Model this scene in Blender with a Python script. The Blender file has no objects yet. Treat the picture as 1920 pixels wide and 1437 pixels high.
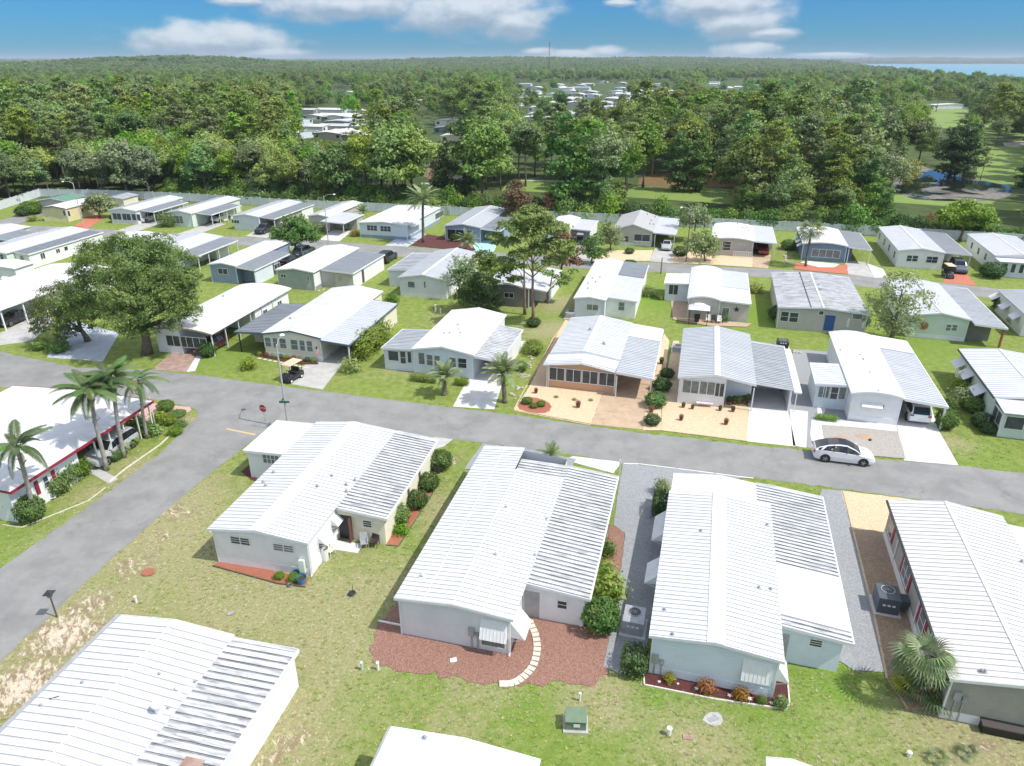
import bpy, math, random
import numpy as np
from mathutils import Vector, Matrix, noise as mnoise

R = math.radians
random.seed(7)
scene = bpy.context.scene
col = scene.collection

# ------------------------------------------------------------------ camera
FPX, PX_W, PX_H, HORIZON, CAM_H = 1333.0, 1920.0, 1437.0, 114.0, 30.0
PITCH = math.atan((PX_H / 2 - HORIZON) / FPX)
cam_data = bpy.data.cameras.new('camera')
cam = bpy.data.objects.new('camera', cam_data)
col.objects.link(cam)
cam.location = (0, 0, CAM_H)
cam.rotation_euler = (math.pi / 2 - PITCH, 0, 0)
cam_data.sensor_width = 36
cam_data.lens = 36 * FPX / PX_W
cam_data.clip_start = 0.5
cam_data.clip_end = 30000
scene.camera = cam

# ------------------------------------------------------------------ sun and sky
SUN_DIR = Vector((0.532, -0.193, 0.824)).normalized()
sun_data = bpy.data.lights.new('sun', 'SUN')
sun_data.energy = 3.55
sun_data.angle = R(0.53)
sun_data.color = (1.0, 0.965, 0.90)
sun = bpy.data.objects.new('sun', sun_data)
col.objects.link(sun)
sun.rotation_euler = SUN_DIR.to_track_quat('Z', 'Y').to_euler()
sun.location = (60, -20, 120)

world = bpy.data.worlds.new('World')
scene.world = world
world.use_nodes = True


class NT:
    """small helper to write node trees"""
    def __init__(s, tree, clear=True):
        s.t = tree
        if clear:
            tree.nodes.clear()

    def n(s, typ, **kw):
        nd = s.t.nodes.new(typ)
        for k, v in kw.items():
            setattr(nd, k, v)
        return nd

    def sock(s, v):
        return v

    def link(s, a, b):
        s.t.links.new(a, b)

    def put(s, node, idx, v):
        i = node.inputs[idx]
        if isinstance(v, bpy.types.NodeSocket):
            s.t.links.new(v, i)
        elif isinstance(v, (tuple, list)) and len(v) == 3 and i.type == 'RGBA':
            i.default_value = (*v, 1)
        else:
            i.default_value = v

    def math(s, op, a, b=0.0, c=None, clamp=False):
        nd = s.n('ShaderNodeMath', operation=op, use_clamp=clamp)
        s.put(nd, 0, a)
        s.put(nd, 1, b)
        if c is not None:
            s.put(nd, 2, c)
        return nd.outputs[0]

    def vmath(s, op, a, b=(0, 0, 0)):
        nd = s.n('ShaderNodeVectorMath', operation=op)
        s.put(nd, 0, a)
        s.put(nd, 1, b)
        return nd.outputs[0]

    def mix(s, f, a, b, blend='MIX'):
        nd = s.n('ShaderNodeMix', data_type='RGBA', blend_type=blend)
        s.put(nd, 0, f)
        s.put(nd, 6, a)
        s.put(nd, 7, b)
        return nd.outputs[2]

    def noise(s, vec, scale, detail=3, rough=0.55, dist=0.0):
        nd = s.n('ShaderNodeTexNoise')
        if vec is not None:
            s.put(nd, 'Vector', vec)
        nd.inputs['Scale'].default_value = scale
        nd.inputs['Detail'].default_value = detail
        nd.inputs['Roughness'].default_value = rough
        nd.inputs['Distortion'].default_value = dist
        return nd.outputs['Fac']

    def ramp(s, fac, a, b, va=0.0, vb=1.0, smooth=True):
        nd = s.n('ShaderNodeMapRange', interpolation_type='SMOOTHSTEP' if smooth else 'LINEAR')
        s.put(nd, 0, fac)
        s.put(nd, 1, a)
        s.put(nd, 2, b)
        s.put(nd, 3, va)
        s.put(nd, 4, vb)
        return nd.outputs[0]


# sky: Nishita tinted a little bluer, with cumulus shapes low over the horizon
w = NT(world.node_tree)
sky = w.n('ShaderNodeTexSky', sky_type='NISHITA')
sky.sun_disc = False
sky.sun_elevation = R(55.5)
sky.sun_rotation = R(110)
sky.altitude = 30
sky.air_density = 1.0
sky.dust_density = 0.3
sky.ozone_density = 3.0
tc = w.n('ShaderNodeTexCoord')
sep = w.n('ShaderNodeSeparateXYZ')
w.link(tc.outputs['Generated'], sep.inputs[0])
az = w.math('ARCTAN2', sep.outputs[0], sep.outputs[1])       # radians, 0 = straight ahead
el = w.math('ARCSINE', sep.outputs[2])
comb = w.n('ShaderNodeCombineXYZ')
w.put(comb, 0, w.math('MULTIPLY', az, 10.0))
w.put(comb, 1, w.math('MULTIPLY', el, 19.0))
cv = comb.outputs[0]
nz = w.noise(cv, 2.1, 5, 0.5)
nz2 = w.noise(cv, 7.0, 4, 0.5)


def cloud_spot(azd, eld, ra, re, up=0.0):
    a = w.math('DIVIDE', w.math('SUBTRACT', az, R(azd)), R(ra))
    e = w.math('ADD', w.math('DIVIDE', w.math('SUBTRACT', el, R(eld)), R(re)), up)
    r2 = w.math('ADD', w.math('MULTIPLY', a, a), w.math('MULTIPLY', e, e))
    return w.math('SUBTRACT', 1.0, w.math('SQRT', r2))


def pxdir(px, py):
    """photo pixel -> azimuth and elevation in degrees"""
    a = (px - PX_W / 2) / FPX
    b = -(py - PX_H / 2) / FPX
    d = Vector((a, math.cos(PITCH) + b * math.sin(PITCH), -math.sin(PITCH) + b * math.cos(PITCH))).normalized()
    return math.degrees(math.atan2(d.x, d.y)), math.degrees(math.asin(d.z))


field = field2 = None
for px, py, rx, ry in [(400, 76, 165, 34), (500, 102, 90, 16), (880, 18, 175, 52), (640, 8, 200, 34), (960, 40, 90, 40), (1330, 8, 130, 34),
                       (1385, 42, 110, 32), (1440, 62, 70, 14), (1400, 96, 62, 20), (1080, 104, 120, 12), (1130, 98, 50, 14), (1010, 98, 40, 10), (1160, 6, 36, 8), (450, 4, 60, 9), (1560, 104, 80, 5)]:
    a, e = pxdir(px, py)
    k = math.degrees(1 / FPX)
    sp = cloud_spot(a, e, rx * k, ry * k)
    field = sp if field is None else w.math('MAXIMUM', field, sp)
    sp2 = cloud_spot(a, e, rx * k, ry * k, 0.35)
    field2 = sp2 if field2 is None else w.math('MAXIMUM', field2, sp2)
# unseen clouds added over the upper sky as neutral fill light
az2 = w.noise(w.vmath('MULTIPLY', tc.outputs['Generated'], (1.0, 1.0, 3.0)), 3.1, 6, 0.6)
rest = w.math('MULTIPLY', w.ramp(el, R(6), R(14)), w.ramp(az2, 0.44, 0.60))
dens = w.ramp(w.math('ADD', field, w.math('MULTIPLY', w.math('SUBTRACT', nz, 0.5), 1.15)), 0.0, 0.55)
dens = w.math('MULTIPLY', dens, w.ramp(field, -0.9, 0.15))
dens = w.math('MAXIMUM', dens, rest)
sh = w.noise(w.vmath('ADD', cv, (0.0, 0.16, 0.0)), 2.0, 7, 0.5)
lit = w.math('ADD', w.math('MULTIPLY', w.math('SUBTRACT', nz, sh), 1.6), w.math('MULTIPLY', nz2, 0.7))
lit = w.math('ADD', lit, w.math('MULTIPLY', w.math('SUBTRACT', field, field2), 1.9))
ccol = w.mix(w.ramp(lit, -0.25, 1.15), (1.9, 2.35, 2.9), (4.4, 4.6, 4.8))
skyc = w.mix(1.0, sky.outputs[0], (0.08, 0.285, 0.54), 'MULTIPLY')
skyc = w.mix(w.ramp(el, R(3), R(40)), skyc, sky.outputs[0])
ccol = w.mix(w.ramp(el, R(8), R(25)), ccol, (10.5, 10.2, 9.6))  # unseen upper clouds made brighter than the visible ones, added for fill
final = w.mix(w.math('MULTIPLY', dens, 0.80), skyc, ccol)
bg = w.n('ShaderNodeBackground')
bg.inputs['Strength'].default_value = 0.15
wo = w.n('ShaderNodeOutputWorld')
w.link(final, bg.inputs[0])
w.link(bg.outputs[0], wo.inputs[0])

scene.view_settings.view_transform = 'Standard'
scene.view_settings.look = 'None'
scene.view_settings.exposure = 0.40
scene.view_settings.gamma = 1.0
scene.view_settings.use_curve_mapping = False
scene.cycles.max_bounces = 6
scene.cycles.diffuse_bounces = 3
scene.cycles.transparent_max_bounces = 8
scene.cycles.volume_bounces = 0


# ------------------------------------------------------------------ photo pixel -> place in the world
def ray(px, py):
    a = (px - PX_W / 2) / FPX
    b = -(py - PX_H / 2) / FPX
    return Vector((a, math.cos(PITCH) + b * math.sin(PITCH), -math.sin(PITCH) + b * math.cos(PITCH)))


def G(px, py, z=0.0):
    r = ray(px, py)
    t = (z - CAM_H) / r.z
    return Vector((r.x * t, r.y * t, z))


def at_y(px, Y, z=0.0):
    """the point at ground distance Y that shows in photo column px"""
    dep = Y * math.cos(PITCH) + (CAM_H - z) * math.sin(PITCH)
    return Vector(((px - PX_W / 2) / FPX * dep, Y, z))


def h_from_top(Y, py):
    """height of a thing standing at distance Y whose top shows in row py"""
    r = ray(960, py)
    return CAM_H + r.z / r.y * Y


# ------------------------------------------------------------------ objects and meshes
def setp(o, label=None, cat=None, group=None, kind=None):
    if label: o['label'] = label
    if cat: o['category'] = cat
    if group: o['group'] = group
    if kind: o['kind'] = kind
    return o


def empty(name, loc=(0, 0, 0), rz=0.0, label=None, cat=None, group=None):
    o = bpy.data.objects.new(name, None)
    o.empty_display_size = 0.3
    o.location = loc
    o.rotation_euler = (0, 0, rz)
    col.objects.link(o)
    return setp(o, label, cat, group)


def link(name, mesh, parent=None, loc=(0, 0, 0), rot=(0, 0, 0), scale=None):
    o = bpy.data.objects.new(name, mesh)
    col.objects.link(o)
    if parent is not None:
        o.parent = parent
    o.location = loc
    o.rotation_euler = rot
    if scale is not None:
        o.scale = (scale,) * 3 if not hasattr(scale, '__len__') else scale
    return o


def copy_tree(o, parent=None):
    c = o.copy()
    col.objects.link(c)
    if parent is not None:
        c.parent = parent
    for ch in o.children:
        copy_tree(ch, c)
    return c


class MB:
    def __init__(s):
        s.v, s.f, s.m = [], [], []

    def poly(s, pts, m=0):
        i = len(s.v)
        s.v.extend([tuple(p) for p in pts])
        s.f.append(tuple(range(i, i + len(pts))))
        s.m.append(m)
        return s

    def hexa(s, p, m=0):
        """p: 8 points, bottom ring then top ring, counter clockwise"""
        i = len(s.v)
        s.v.extend([tuple(q) for q in p])
        for f in ((3, 2, 1, 0), (4, 5, 6, 7), (0, 1, 5, 4), (1, 2, 6, 5), (2, 3, 7, 6), (3, 0, 4, 7)):
            s.f.append(tuple(i + k for k in f))
            s.m.append(m)
        return s

    def box(s, x0, x1, y0, y1, z0, z1, m=0):
        return s.hexa([(x0, y0, z0), (x1, y0, z0), (x1, y1, z0), (x0, y1, z0), (x0, y0, z1), (x1, y0, z1), (x1, y1, z1), (x0, y1, z1)], m)

    def bar(s, a, b, wd, ht, m=0, up=(0, 0, 1)):
        a, b, up = Vector(a), Vector(b), Vector(up)
        d = (b - a).normalized()
        sd = d.cross(up)
        if sd.length < 1e-4:
            sd = d.cross(Vector((0, 1, 0)))
        sd.normalize()
        u = sd.cross(d)
        sd = sd * wd / 2
        u = u * ht / 2
        return s.hexa([a - sd - u, a + sd - u, b + sd - u, b - sd - u, a - sd + u, a + sd + u, b + sd + u, b - sd + u], m)

    def tube(s, pts, rad, n=8, m=0, cap=True):
        pts = [Vector(p) for p in pts]
        if not hasattr(rad, '__len__'):
            rad = [rad] * len(pts)
        base = len(s.v)
        for k, p in enumerate(pts):
            d = (pts[min(k + 1, len(pts) - 1)] - pts[max(k - 1, 0)]).normalized()
            a = d.cross(Vector((0.13, 0.97, 0.2)))
            if a.length < 1e-3:
                a = d.cross(Vector((1, 0, 0)))
            a.normalize()
            b = d.cross(a)
            for j in range(n):
                t = 2 * math.pi * j / n
                s.v.append(tuple(p + (a * math.cos(t) + b * math.sin(t)) * rad[k]))
        for k in range(len(pts) - 1):
            for j in range(n):
                j2 = (j + 1) % n
                s.f.append((base + k * n + j, base + k * n + j2, base + (k + 1) * n + j2, base + (k + 1) * n + j))
                s.m.append(m)
        if cap:
            s.f.append(tuple(base + j for j in range(n))[::-1]); s.m.append(m)
            s.f.append(tuple(base + (len(pts) - 1) * n + j for j in range(n))); s.m.append(m)
        return s

    def ball(s, c, r, n=8, k=5, m=0):
        base = len(s.v)
        rx, ry, rz = r if hasattr(r, '__len__') else (r, r, r)
        for i in range(k + 1):
            t = math.pi * i / k
            for j in range(n):
                p = 2 * math.pi * j / n
                s.v.append((c[0] + rx * math.sin(t) * math.cos(p), c[1] + ry * math.sin(t) * math.sin(p), c[2] + rz * math.cos(t)))
        for i in range(k):
            for j in range(n):
                j2 = (j + 1) % n
                s.f.append((base + i * n + j, base + (i + 1) * n + j, base + (i + 1) * n + j2, base + i * n + j2))
                s.m.append(m)
        return s

    def mesh(s, name, mats, smooth=False):
        me = bpy.data.meshes.new(name)
        me.from_pydata(s.v, [], s.f)
        if not hasattr(mats, '__len__'):
            mats = [mats]
        for q in mats:
            me.materials.append(q)
        if len(mats) > 1:
            me.polygons.foreach_set('material_index', s.m)
        if smooth:
            me.polygons.foreach_set('use_smooth', [True] * len(s.f))
        me.update()
        return me

    def obj(s, name, mats, parent=None, loc=(0, 0, 0), rot=(0, 0, 0), smooth=False):
        return link(name, s.mesh(name, mats, smooth), parent, loc, rot)


# ------------------------------------------------------------------ materials
_M = {}


def material(name, color, color2=None, scale=4.0, amount=1.0, rough=0.7, bump=0.0, bscale=30.0, metallic=0.0, stretch=None, stain=None, rnd=0.0, lo=0.35, hi=0.65, coat=0.0, spec=0.5, lap=0.0):
    """base colour varied by noise in world space (+ optional streaky stain and per object variation)"""
    if name in _M:
        return _M[name]
    m = bpy.data.materials.new(name)
    m.use_nodes = True
    t = NT(m.node_tree)
    geo = t.n('ShaderNodeNewGeometry')
    pos = geo.outputs['Position']
    b = t.n('ShaderNodeBsdfPrincipled')
    o = t.n('ShaderNodeOutputMaterial')
    t.link(b.outputs[0], o.inputs[0])
    if stretch:                                  # (rotation z in degrees, (sx, sy, sz))
        mp = t.n('ShaderNodeMapping')
        mp.vector_type = 'TEXTURE'
        mp.inputs['Rotation'].default_value = (0, 0, R(stretch[0]))
        mp.inputs['Scale'].default_value = tuple(1 / k for k in stretch[1])
        t.link(pos, mp.inputs[0])
        spos = mp.outputs[0]
    else:
        spos = pos
    c = color
    if color2 is not None:
        f = t.ramp(t.noise(spos, scale, 5, 0.6), lo, hi, 0, amount)
        c = t.mix(f, color, color2)
    if stain is not None:
        sc, samt, sscale = stain
        f = t.math('MULTIPLY', t.ramp(t.noise(spos, sscale, 6, 0.65), 0.48, 0.72), t.ramp(t.noise(pos, 0.35, 3), 0.38, 0.62))
        c = t.mix(t.math('MULTIPLY', f, samt), c, sc)
    if rnd:
        oi = t.n('ShaderNodeObjectInfo')
        hsv = t.n('ShaderNodeHueSaturation')
        t.put(hsv, 'Color', c)
        t.put(hsv, 'Value', t.math('ADD', t.math('MULTIPLY', oi.outputs['Random'], rnd * 2), 1 - rnd))
        t.put(hsv, 'Hue', t.math('ADD', t.math('MULTIPLY', oi.outputs['Random'], rnd * 0.06), 0.5 - rnd * 0.03))
        c = hsv.outputs[0]
    t.put(b, 'Base Color', c)
    b.inputs['Roughness'].default_value = rough
    b.inputs['Metallic'].default_value = metallic
    b.inputs['Specular IOR Level'].default_value = spec
    b.inputs['Coat Weight'].default_value = coat
    if lap:
        sx = t.n('ShaderNodeSeparateXYZ')
        t.link(pos, sx.inputs[0])
        bp = t.n('ShaderNodeBump')
        bp.inputs['Strength'].default_value = 0.8
        bp.inputs['Distance'].default_value = 0.03
        t.put(bp, 'Height', t.math('SUBTRACT', 1.0, t.math('FRACT', t.math('DIVIDE', sx.outputs[2], lap))))
        t.link(bp.outputs[0], b.inputs['Normal'])
    if bump:
        bp = t.n('ShaderNodeBump')
        bp.inputs['Strength'].default_value = bump
        bp.inputs['Distance'].default_value = 0.05
        t.put(bp, 'Height', t.noise(pos, bscale, 4, 0.6))
        t.link(bp.outputs[0], b.inputs['Normal'])
    _M[name] = m
    return m


def leaf_material(name, c1, c2, c3=None, rnd=0.18, trans=0.25, scale=0.8):
    if name in _M:
        return _M[name]
    m = bpy.data.materials.new(name)
    m.use_nodes = True
    t = NT(m.node_tree)
    geo = t.n('ShaderNodeNewGeometry')
    pos = geo.outputs['Position']
    oi = t.n('ShaderNodeObjectInfo')
    f = t.ramp(t.noise(pos, scale, 3), 0.3, 0.7)
    c = t.mix(f, c1, c2)
    c = t.mix(t.math('MULTIPLY', geo.outputs['Random Per Island'], 0.55), c, c3 or tuple(k * 1.7 for k in c2))
    hsv = t.n('ShaderNodeHueSaturation')
    t.put(hsv, 'Color', c)
    t.put(hsv, 'Value', t.math('ADD', t.math('MULTIPLY', oi.outputs['Random'], rnd * 2.2), 1 - rnd))
    r2 = t.math('FRACT', t.math('MULTIPLY', oi.outputs['Random'], 7.31))
    t.put(hsv, 'Hue', t.math('ADD', t.math('MULTIPLY', r2, rnd * 0.22), 0.5 - rnd * 0.13))
    r3 = t.math('FRACT', t.math('MULTIPLY', oi.outputs['Random'], 13.7))
    t.put(hsv, 'Saturation', t.math('ADD', t.math('MULTIPLY', r3, rnd * 1.6), 1 - rnd * 1.0))
    c = hsv.outputs[0]
    d = t.n('ShaderNodeBsdfPrincipled')
    t.put(d, 'Base Color', c)
    d.inputs['Roughness'].default_value = 0.5
    d.inputs['Specular IOR Level'].default_value = 0.35
    tr = t.n('ShaderNodeBsdfTranslucent')
    t.put(tr, 'Color', t.mix(1.0, c, (1.25, 1.35, 0.55), 'MULTIPLY'))
    mx = t.n('ShaderNodeMixShader')
    mx.inputs[0].default_value = trans
    t.link(d.outputs[0], mx.inputs[1])
    t.link(tr.outputs[0], mx.inputs[2])
    o = t.n('ShaderNodeOutputMaterial')
    t.link(mx.outputs[0], o.inputs[0])
    _M[name] = m
    return m


AZ = 15.0
STREAK = (-AZ, (0.35, 5.0, 1.0))          # slow along the pans, fast across them
W_WHITE = material('white_siding', (0.80, 0.805, 0.79), (0.72, 0.73, 0.72), 1.2, 0.6, 0.6)
W_GREY = material('pale_grey_siding', (0.68, 0.70, 0.71), (0.60, 0.62, 0.63), 1.0, 0.6, 0.6)
W_CREAM = material('cream_siding', (0.74, 0.70, 0.54), (0.66, 0.62, 0.47), 1.0, 0.6, 0.65, lap=.22)
W_YELLOW = material('pale_yellow_siding', (0.66, 0.60, 0.34), (0.6, 0.54, 0.3), 1.0, 0.6, 0.65, lap=.22)
W_PEACH = material('peach_siding', (0.60, 0.36, 0.21), (0.54, 0.31, 0.18), 1.5, 0.5, 0.7)
W_SAGE = material('sage_siding', (0.34, 0.40, 0.34), (0.28, 0.34, 0.30), 1.0, 0.6, 0.65, lap=.22)
W_BLUEGREY = material('blue_grey_siding', (0.27, 0.34, 0.43), (0.22, 0.29, 0.37), 1.0, 0.6, 0.65, lap=.22)
W_SLATE = material('slate_blue_siding', (0.17, 0.26, 0.35), (0.14, 0.22, 0.3), 1.0, 0.6, 0.65, lap=.22)
W_PBLUE = material('powder_blue_siding', (0.66, 0.72, 0.75), (0.58, 0.65, 0.69), 1.0, 0.6, 0.65, lap=.22)
W_TAUPE = material('taupe_siding', (0.37, 0.34, 0.285), (0.31, 0.285, 0.24), 1.0, 0.6, 0.65, lap=.22)
W_GREIGE = material('greige_siding', (0.50, 0.475, 0.42), (0.44, 0.42, 0.37), 1.0, 0.6, 0.65, lap=.22)
W_BROWN = material('grey_brown_siding', (0.22, 0.20, 0.18), (0.17, 0.16, 0.15), 1.0, 0.6, 0.7)
W_MINT = material('pale_mint_siding', (0.62, 0.70, 0.60), (0.55, 0.63, 0.54), 1.0, 0.6, 0.65, lap=.22)
TRIM = material('white_trim', (0.78, 0.78, 0.77), (0.68, 0.68, 0.66), 2.0, 0.6, 0.45)
RED = material('red_trim', (0.30, 0.018, 0.045), (0.24, 0.015, 0.04), 2.0, 0.5, 0.5)
BROWNTRIM = material('brown_trim', (0.10, 0.075, 0.06), None, rough=0.6)
TEALTRIM = material('blue_green_fascia', (0.075, 0.13, 0.16), None, rough=0.5)
ROOF_W = material('white_metal_roof', (0.63, 0.64, 0.65), (0.51, 0.525, 0.54), 1.3, 0.7, 0.5, stretch=STREAK, stain=((0.42, 0.42, 0.42), 0.35, 1.6))
ROOF_S = material('white_coated_roof', (0.68, 0.68, 0.675), (0.57, 0.57, 0.56), 0.7, 0.7, 0.6, stain=((0.36, 0.36, 0.34), 0.32, 2.5))
ROOF_P = material('patchy_white_roof', (0.72, 0.72, 0.70), (0.56, 0.56, 0.53), 0.9, 0.8, 0.65, stain=((0.3, 0.29, 0.27), 0.5, 2.2))
ROOF_C = material('warm_white_metal_roof', (0.64, 0.62, 0.60), (0.54, 0.52, 0.50), 1.3, 0.7, 0.5, stretch=STREAK, stain=((0.42, 0.42, 0.42), 0.25, 1.6))
ROOF_G = material('grey_weathered_roof', (0.44, 0.46, 0.48), (0.30, 0.32, 0.34), 1.2, 0.9, 0.55, stretch=STREAK, stain=((0.22, 0.22, 0.23), 0.6, 2.0))
ROOF_D = material('dark_grey_roof', (0.215, 0.235, 0.26), (0.14, 0.155, 0.17), 1.1, 0.8, 0.6, stretch=STREAK, stain=((0.4, 0.4, 0.4), 0.3, 2.0))
ROOF_M = material('mildewed_pan_roof', (0.60, 0.61, 0.62), (0.33, 0.335, 0.34), 1.5, 0.9, 0.55, stretch=(-AZ, (0.5, 3.0, 1.0)), stain=((0.07, 0.07, 0.075), 0.8, 1.9), lo=0.40, hi=0.68)
ROOF_L = material('light_grey_roof', (0.52, 0.54, 0.56), (0.42, 0.44, 0.46), 1.2, 0.9, 0.55, stretch=STREAK, stain=((0.3, 0.3, 0.32), 0.45, 2.0))
ROOF_SH = material('grey_shingle_roof', (0.42, 0.42, 0.41), (0.33, 0.33, 0.33), 3.0, 0.8, 0.8, bump=0.3, bscale=20)
ROOF_GREEN = material('green_metal_roof', (0.16, 0.30, 0.22), (0.12, 0.24, 0.18), 1.5, 0.8, 0.6)
GLASS = material('dark_window_glass', (0.035, 0.045, 0.05), (0.07, 0.085, 0.09), 2.0, 0.8, 0.12)
GLASSL = material('curtained_window_glass', (0.20, 0.23, 0.22), (0.12, 0.14, 0.14), 3.0, 0.9, 0.2)
SCREEN = material('dark_screen', (0.055, 0.058, 0.062), (0.09, 0.095, 0.1), 2.5, 0.8, 0.6)
CONC = material('concrete', (0.47, 0.46, 0.44), (0.38, 0.37, 0.35), 0.9, 0.8, 0.85, bump=0.15, bscale=25, stain=((0.2, 0.19, 0.18), 0.4, 1.4))
CONCW = material('pale_concrete', (0.66, 0.66, 0.65), (0.55, 0.55, 0.54), 0.8, 0.8, 0.8, bump=0.1, bscale=25, stain=((0.35, 0.34, 0.33), 0.35, 1.8))
METAL = material('grey_metal', (0.42, 0.43, 0.44), (0.33, 0.34, 0.35), 3, 0.7, 0.45, metallic=0.3)
DARKMETAL = material('dark_metal', (0.03, 0.032, 0.035), None, rough=0.5)
BLACK = material('black_plastic', (0.015, 0.015, 0.017), None, rough=0.5)
POSTW = TRIM

SEAM_L = material('seam_grime', (0.45, 0.455, 0.46), (0.56, 0.565, 0.57), 1.2, 0.9, 0.7)
SEAM_D = material('seam_mildew', (0.15, 0.15, 0.152), (0.34, 0.34, 0.345), 1.0, 0.9, 0.8)

# ------------------------------------------------------------------ terrain
HILLS = [(-60, 1900, 8, 420), (180, 2300, 9, 420), (320, 2200, 29, 260), (560, 2600, 8, 380), (800, 3000, 6, 500), (960, 3600, 26, 480), (1250, 4200, 24, 600), (1450, 4600, 6, 400), (-400, 2100, 10, 600), (-1200, 2600, 14, 900),
         (1700, 8600, 26, 500), (1950, 8700, 24, 700), (2400, 8600, 28, 900)]
_hl = [(at_y(p, Y).x, Y, h, r) for p, Y, h, r in HILLS]


LAKE_Y = [700, 860, 1150, 1800, 3300, 5200, 7400]
LAKE_X = [at_y(p_, Y_).x for p_, Y_ in zip((2220, 1920, 1800, 1700, 1580, 1540, 1540), LAKE_Y)]


def terrain(x, y):
    if 800 < y < 7600 and x > float(np.interp(y, LAKE_Y, LAKE_X)) - 60:
        return 0.0
    z = 0.0
    for hx, hy, h, r in _hl:
        z = max(z, h * math.exp(-((x - hx) ** 2 + (y - hy) ** 2) / (2 * r * r)))
    return z * min(1.0, max(0.0, (math.hypot(x, y) - 900) / 600))


def blend_spots(spots, X, Y):
    out = np.zeros_like(X)
    for px, py, r, a in spots:
        p = G(px, py)
        out = np.maximum(out, a * np.exp(-((X - p.x) ** 2 + (Y - p.y) ** 2) / (2 * r * r)))
    return out


SAND = [(250, 1060, 1.8, .75), (120, 1190, 2.2, .95), (40, 1290, 2.2, .95), (175, 1130, 1.6, .8), (330, 960, 1.6, .75), (300, 1010, 1.4, .7), (400, 905, 1.2, .6), (440, 1000, 1, .35), (350, 1180, 1.3, .55), (430, 1155, 1.0, .4),
        (520, 1160, 1.2, .45), (580, 1190, 1.3, .45), (540, 1390, 1.3, .75), (500, 1430, 1.2, .7), (560, 1320, .9, .5), (600, 1060, .7, .55), (680, 1040, .7, .6), (850, 865, 1.0, .8), (868, 850, .8, .7), (835, 1060, .8, .3),
        (1850, 1400, 1.4, .7), (1800, 1430, 1.2, .6), (1640, 1350, .5, .8), (1600, 1370, .35, .7), (1900, 1370, 1, .4), (1125, 1275, .5, .85), (700, 1235, .5, .6), (895, 1380, .9, .35), (760, 700, 1.0, .4), (740, 705, 1.0, .3),
        (985, 705, 1.2, .8), (960, 735, 1.0, .6), (1000, 680, 1.2, .7), (1035, 640, .9, .5), (640, 645, 1, .3), (470, 640, 1, .3), (1780, 800, 1.2, .6), (1450, 655, 1.4, .7), (1490, 660, 1.2, .6), (1180, 500, 1, .3), (1500, 500, 2, .6),
        (1625, 440, 2, .5), (1610, 480, 2, .5), (1470, 470, 2.0, .7), (1480, 490, 2.0, .7), (1720, 480, 1, .3), (1750, 600, 2, .3)]
DRY = [(600, 1200, 5, .8), (470, 1100, 6, .9), (300, 1000, 6, 1.), (100, 1200, 6, 1.), (650, 1130, 5, .75), (540, 1380, 3, .9), (1130, 1300, 2, .8), (830, 960, 3, .7), (250, 880, 2, .8), (180, 930, 2, .7), (1050, 570, 3, .9), (1035, 620, 3, .9),
       (970, 560, 4, .8), (1850, 1390, 3.5, .95), (900, 1290, 2, .7), (870, 1360, 2, .6), (350, 790, 1.2, .8), (840, 600, 3, .5), (770, 690, 3, .6), (1780, 830, 1.5, .8), (1700, 540, 2, .8), (1640, 520, 3, .8), (600, 690, 3, .5), (1180, 1340, 1.2, .6),
       (1300, 1400, 2.5, .7), (1560, 1400, 3, .5), (40, 700, 2, .6), (1430, 680, 2, .4)]
LUSH = [(1250, 1310, 3, 1.), (1540, 1290, 2.5, 1.), (1120, 1330, 2, .9), (1480, 1340, 3, .9), (980, 1310, 2.0, .7), (760, 1250, 2.0, .6), (660, 1300, 1.5, .6), (1240, 560, 4, 1.), (1430, 590, 4, 1.), (1720, 650, 4, .6), (740, 1020, 1.5, .5),
        (50, 1020, 3, .5), (1850, 860, 3, .4), (430, 670, 3, .6), (1060, 600, 3, .6), (1010, 1380, 3, .4)]

gx = np.unique(np.concatenate([np.arange(-75, 75.1, 0.8), np.arange(-260, 261, 6), np.arange(-2600, 2601, 80), np.array([-14000, -9000, -6000, -4500, -3500, 3500, 4500, 6000, 9000, 14000])]))
gy = np.unique(np.concatenate([np.arange(-40, 14, 9), np.arange(14, 90.1, 0.7), np.arange(91, 175, 1.6), np.arange(180, 560, 8), np.arange(600, 5000, 80), np.array([5600, 6500, 7400, 8200, 9200, 11000, 14000])]))
X, Y = np.meshgrid(gx, gy)
Z = np.zeros_like(X)
for j in range(X.shape[0]):
    if gy[j] > 850:
        for i in range(X.shape[1]):
            Z[j, i] = terrain(X[j, i], Y[j, i])
ny, nx = X.shape
verts = np.stack([X, Y, Z], -1).reshape(-1, 3)
idx = np.arange(nx * ny).reshape(ny, nx)
quads = np.stack([idx[:-1, :-1], idx[:-1, 1:], idx[1:, 1:], idx[1:, :-1]], -1).reshape(-1, 4)


def mesh_np(name, verts, faces, mats, smooth=False):
    """faces: (n, k) integer array"""
    me = bpy.data.meshes.new(name)
    nf, k = faces.shape
    me.vertices.add(len(verts))
    me.vertices.foreach_set('co', np.ascontiguousarray(verts, dtype=np.float32).ravel())
    me.loops.add(nf * k)
    me.loops.foreach_set('vertex_index', np.ascontiguousarray(faces, dtype=np.int32).ravel())
    me.polygons.add(nf)
    me.polygons.foreach_set('loop_start', np.arange(nf, dtype=np.int32) * k)
    me.polygons.foreach_set('loop_total', np.full(nf, k, dtype=np.int32))
    if smooth:
        me.polygons.foreach_set('use_smooth', np.ones(nf, dtype=bool))
    if not hasattr(mats, '__len__'):
        mats = [mats]
    for q in mats:
        me.materials.append(q)
    me.update(calc_edges=True)
    return me


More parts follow.
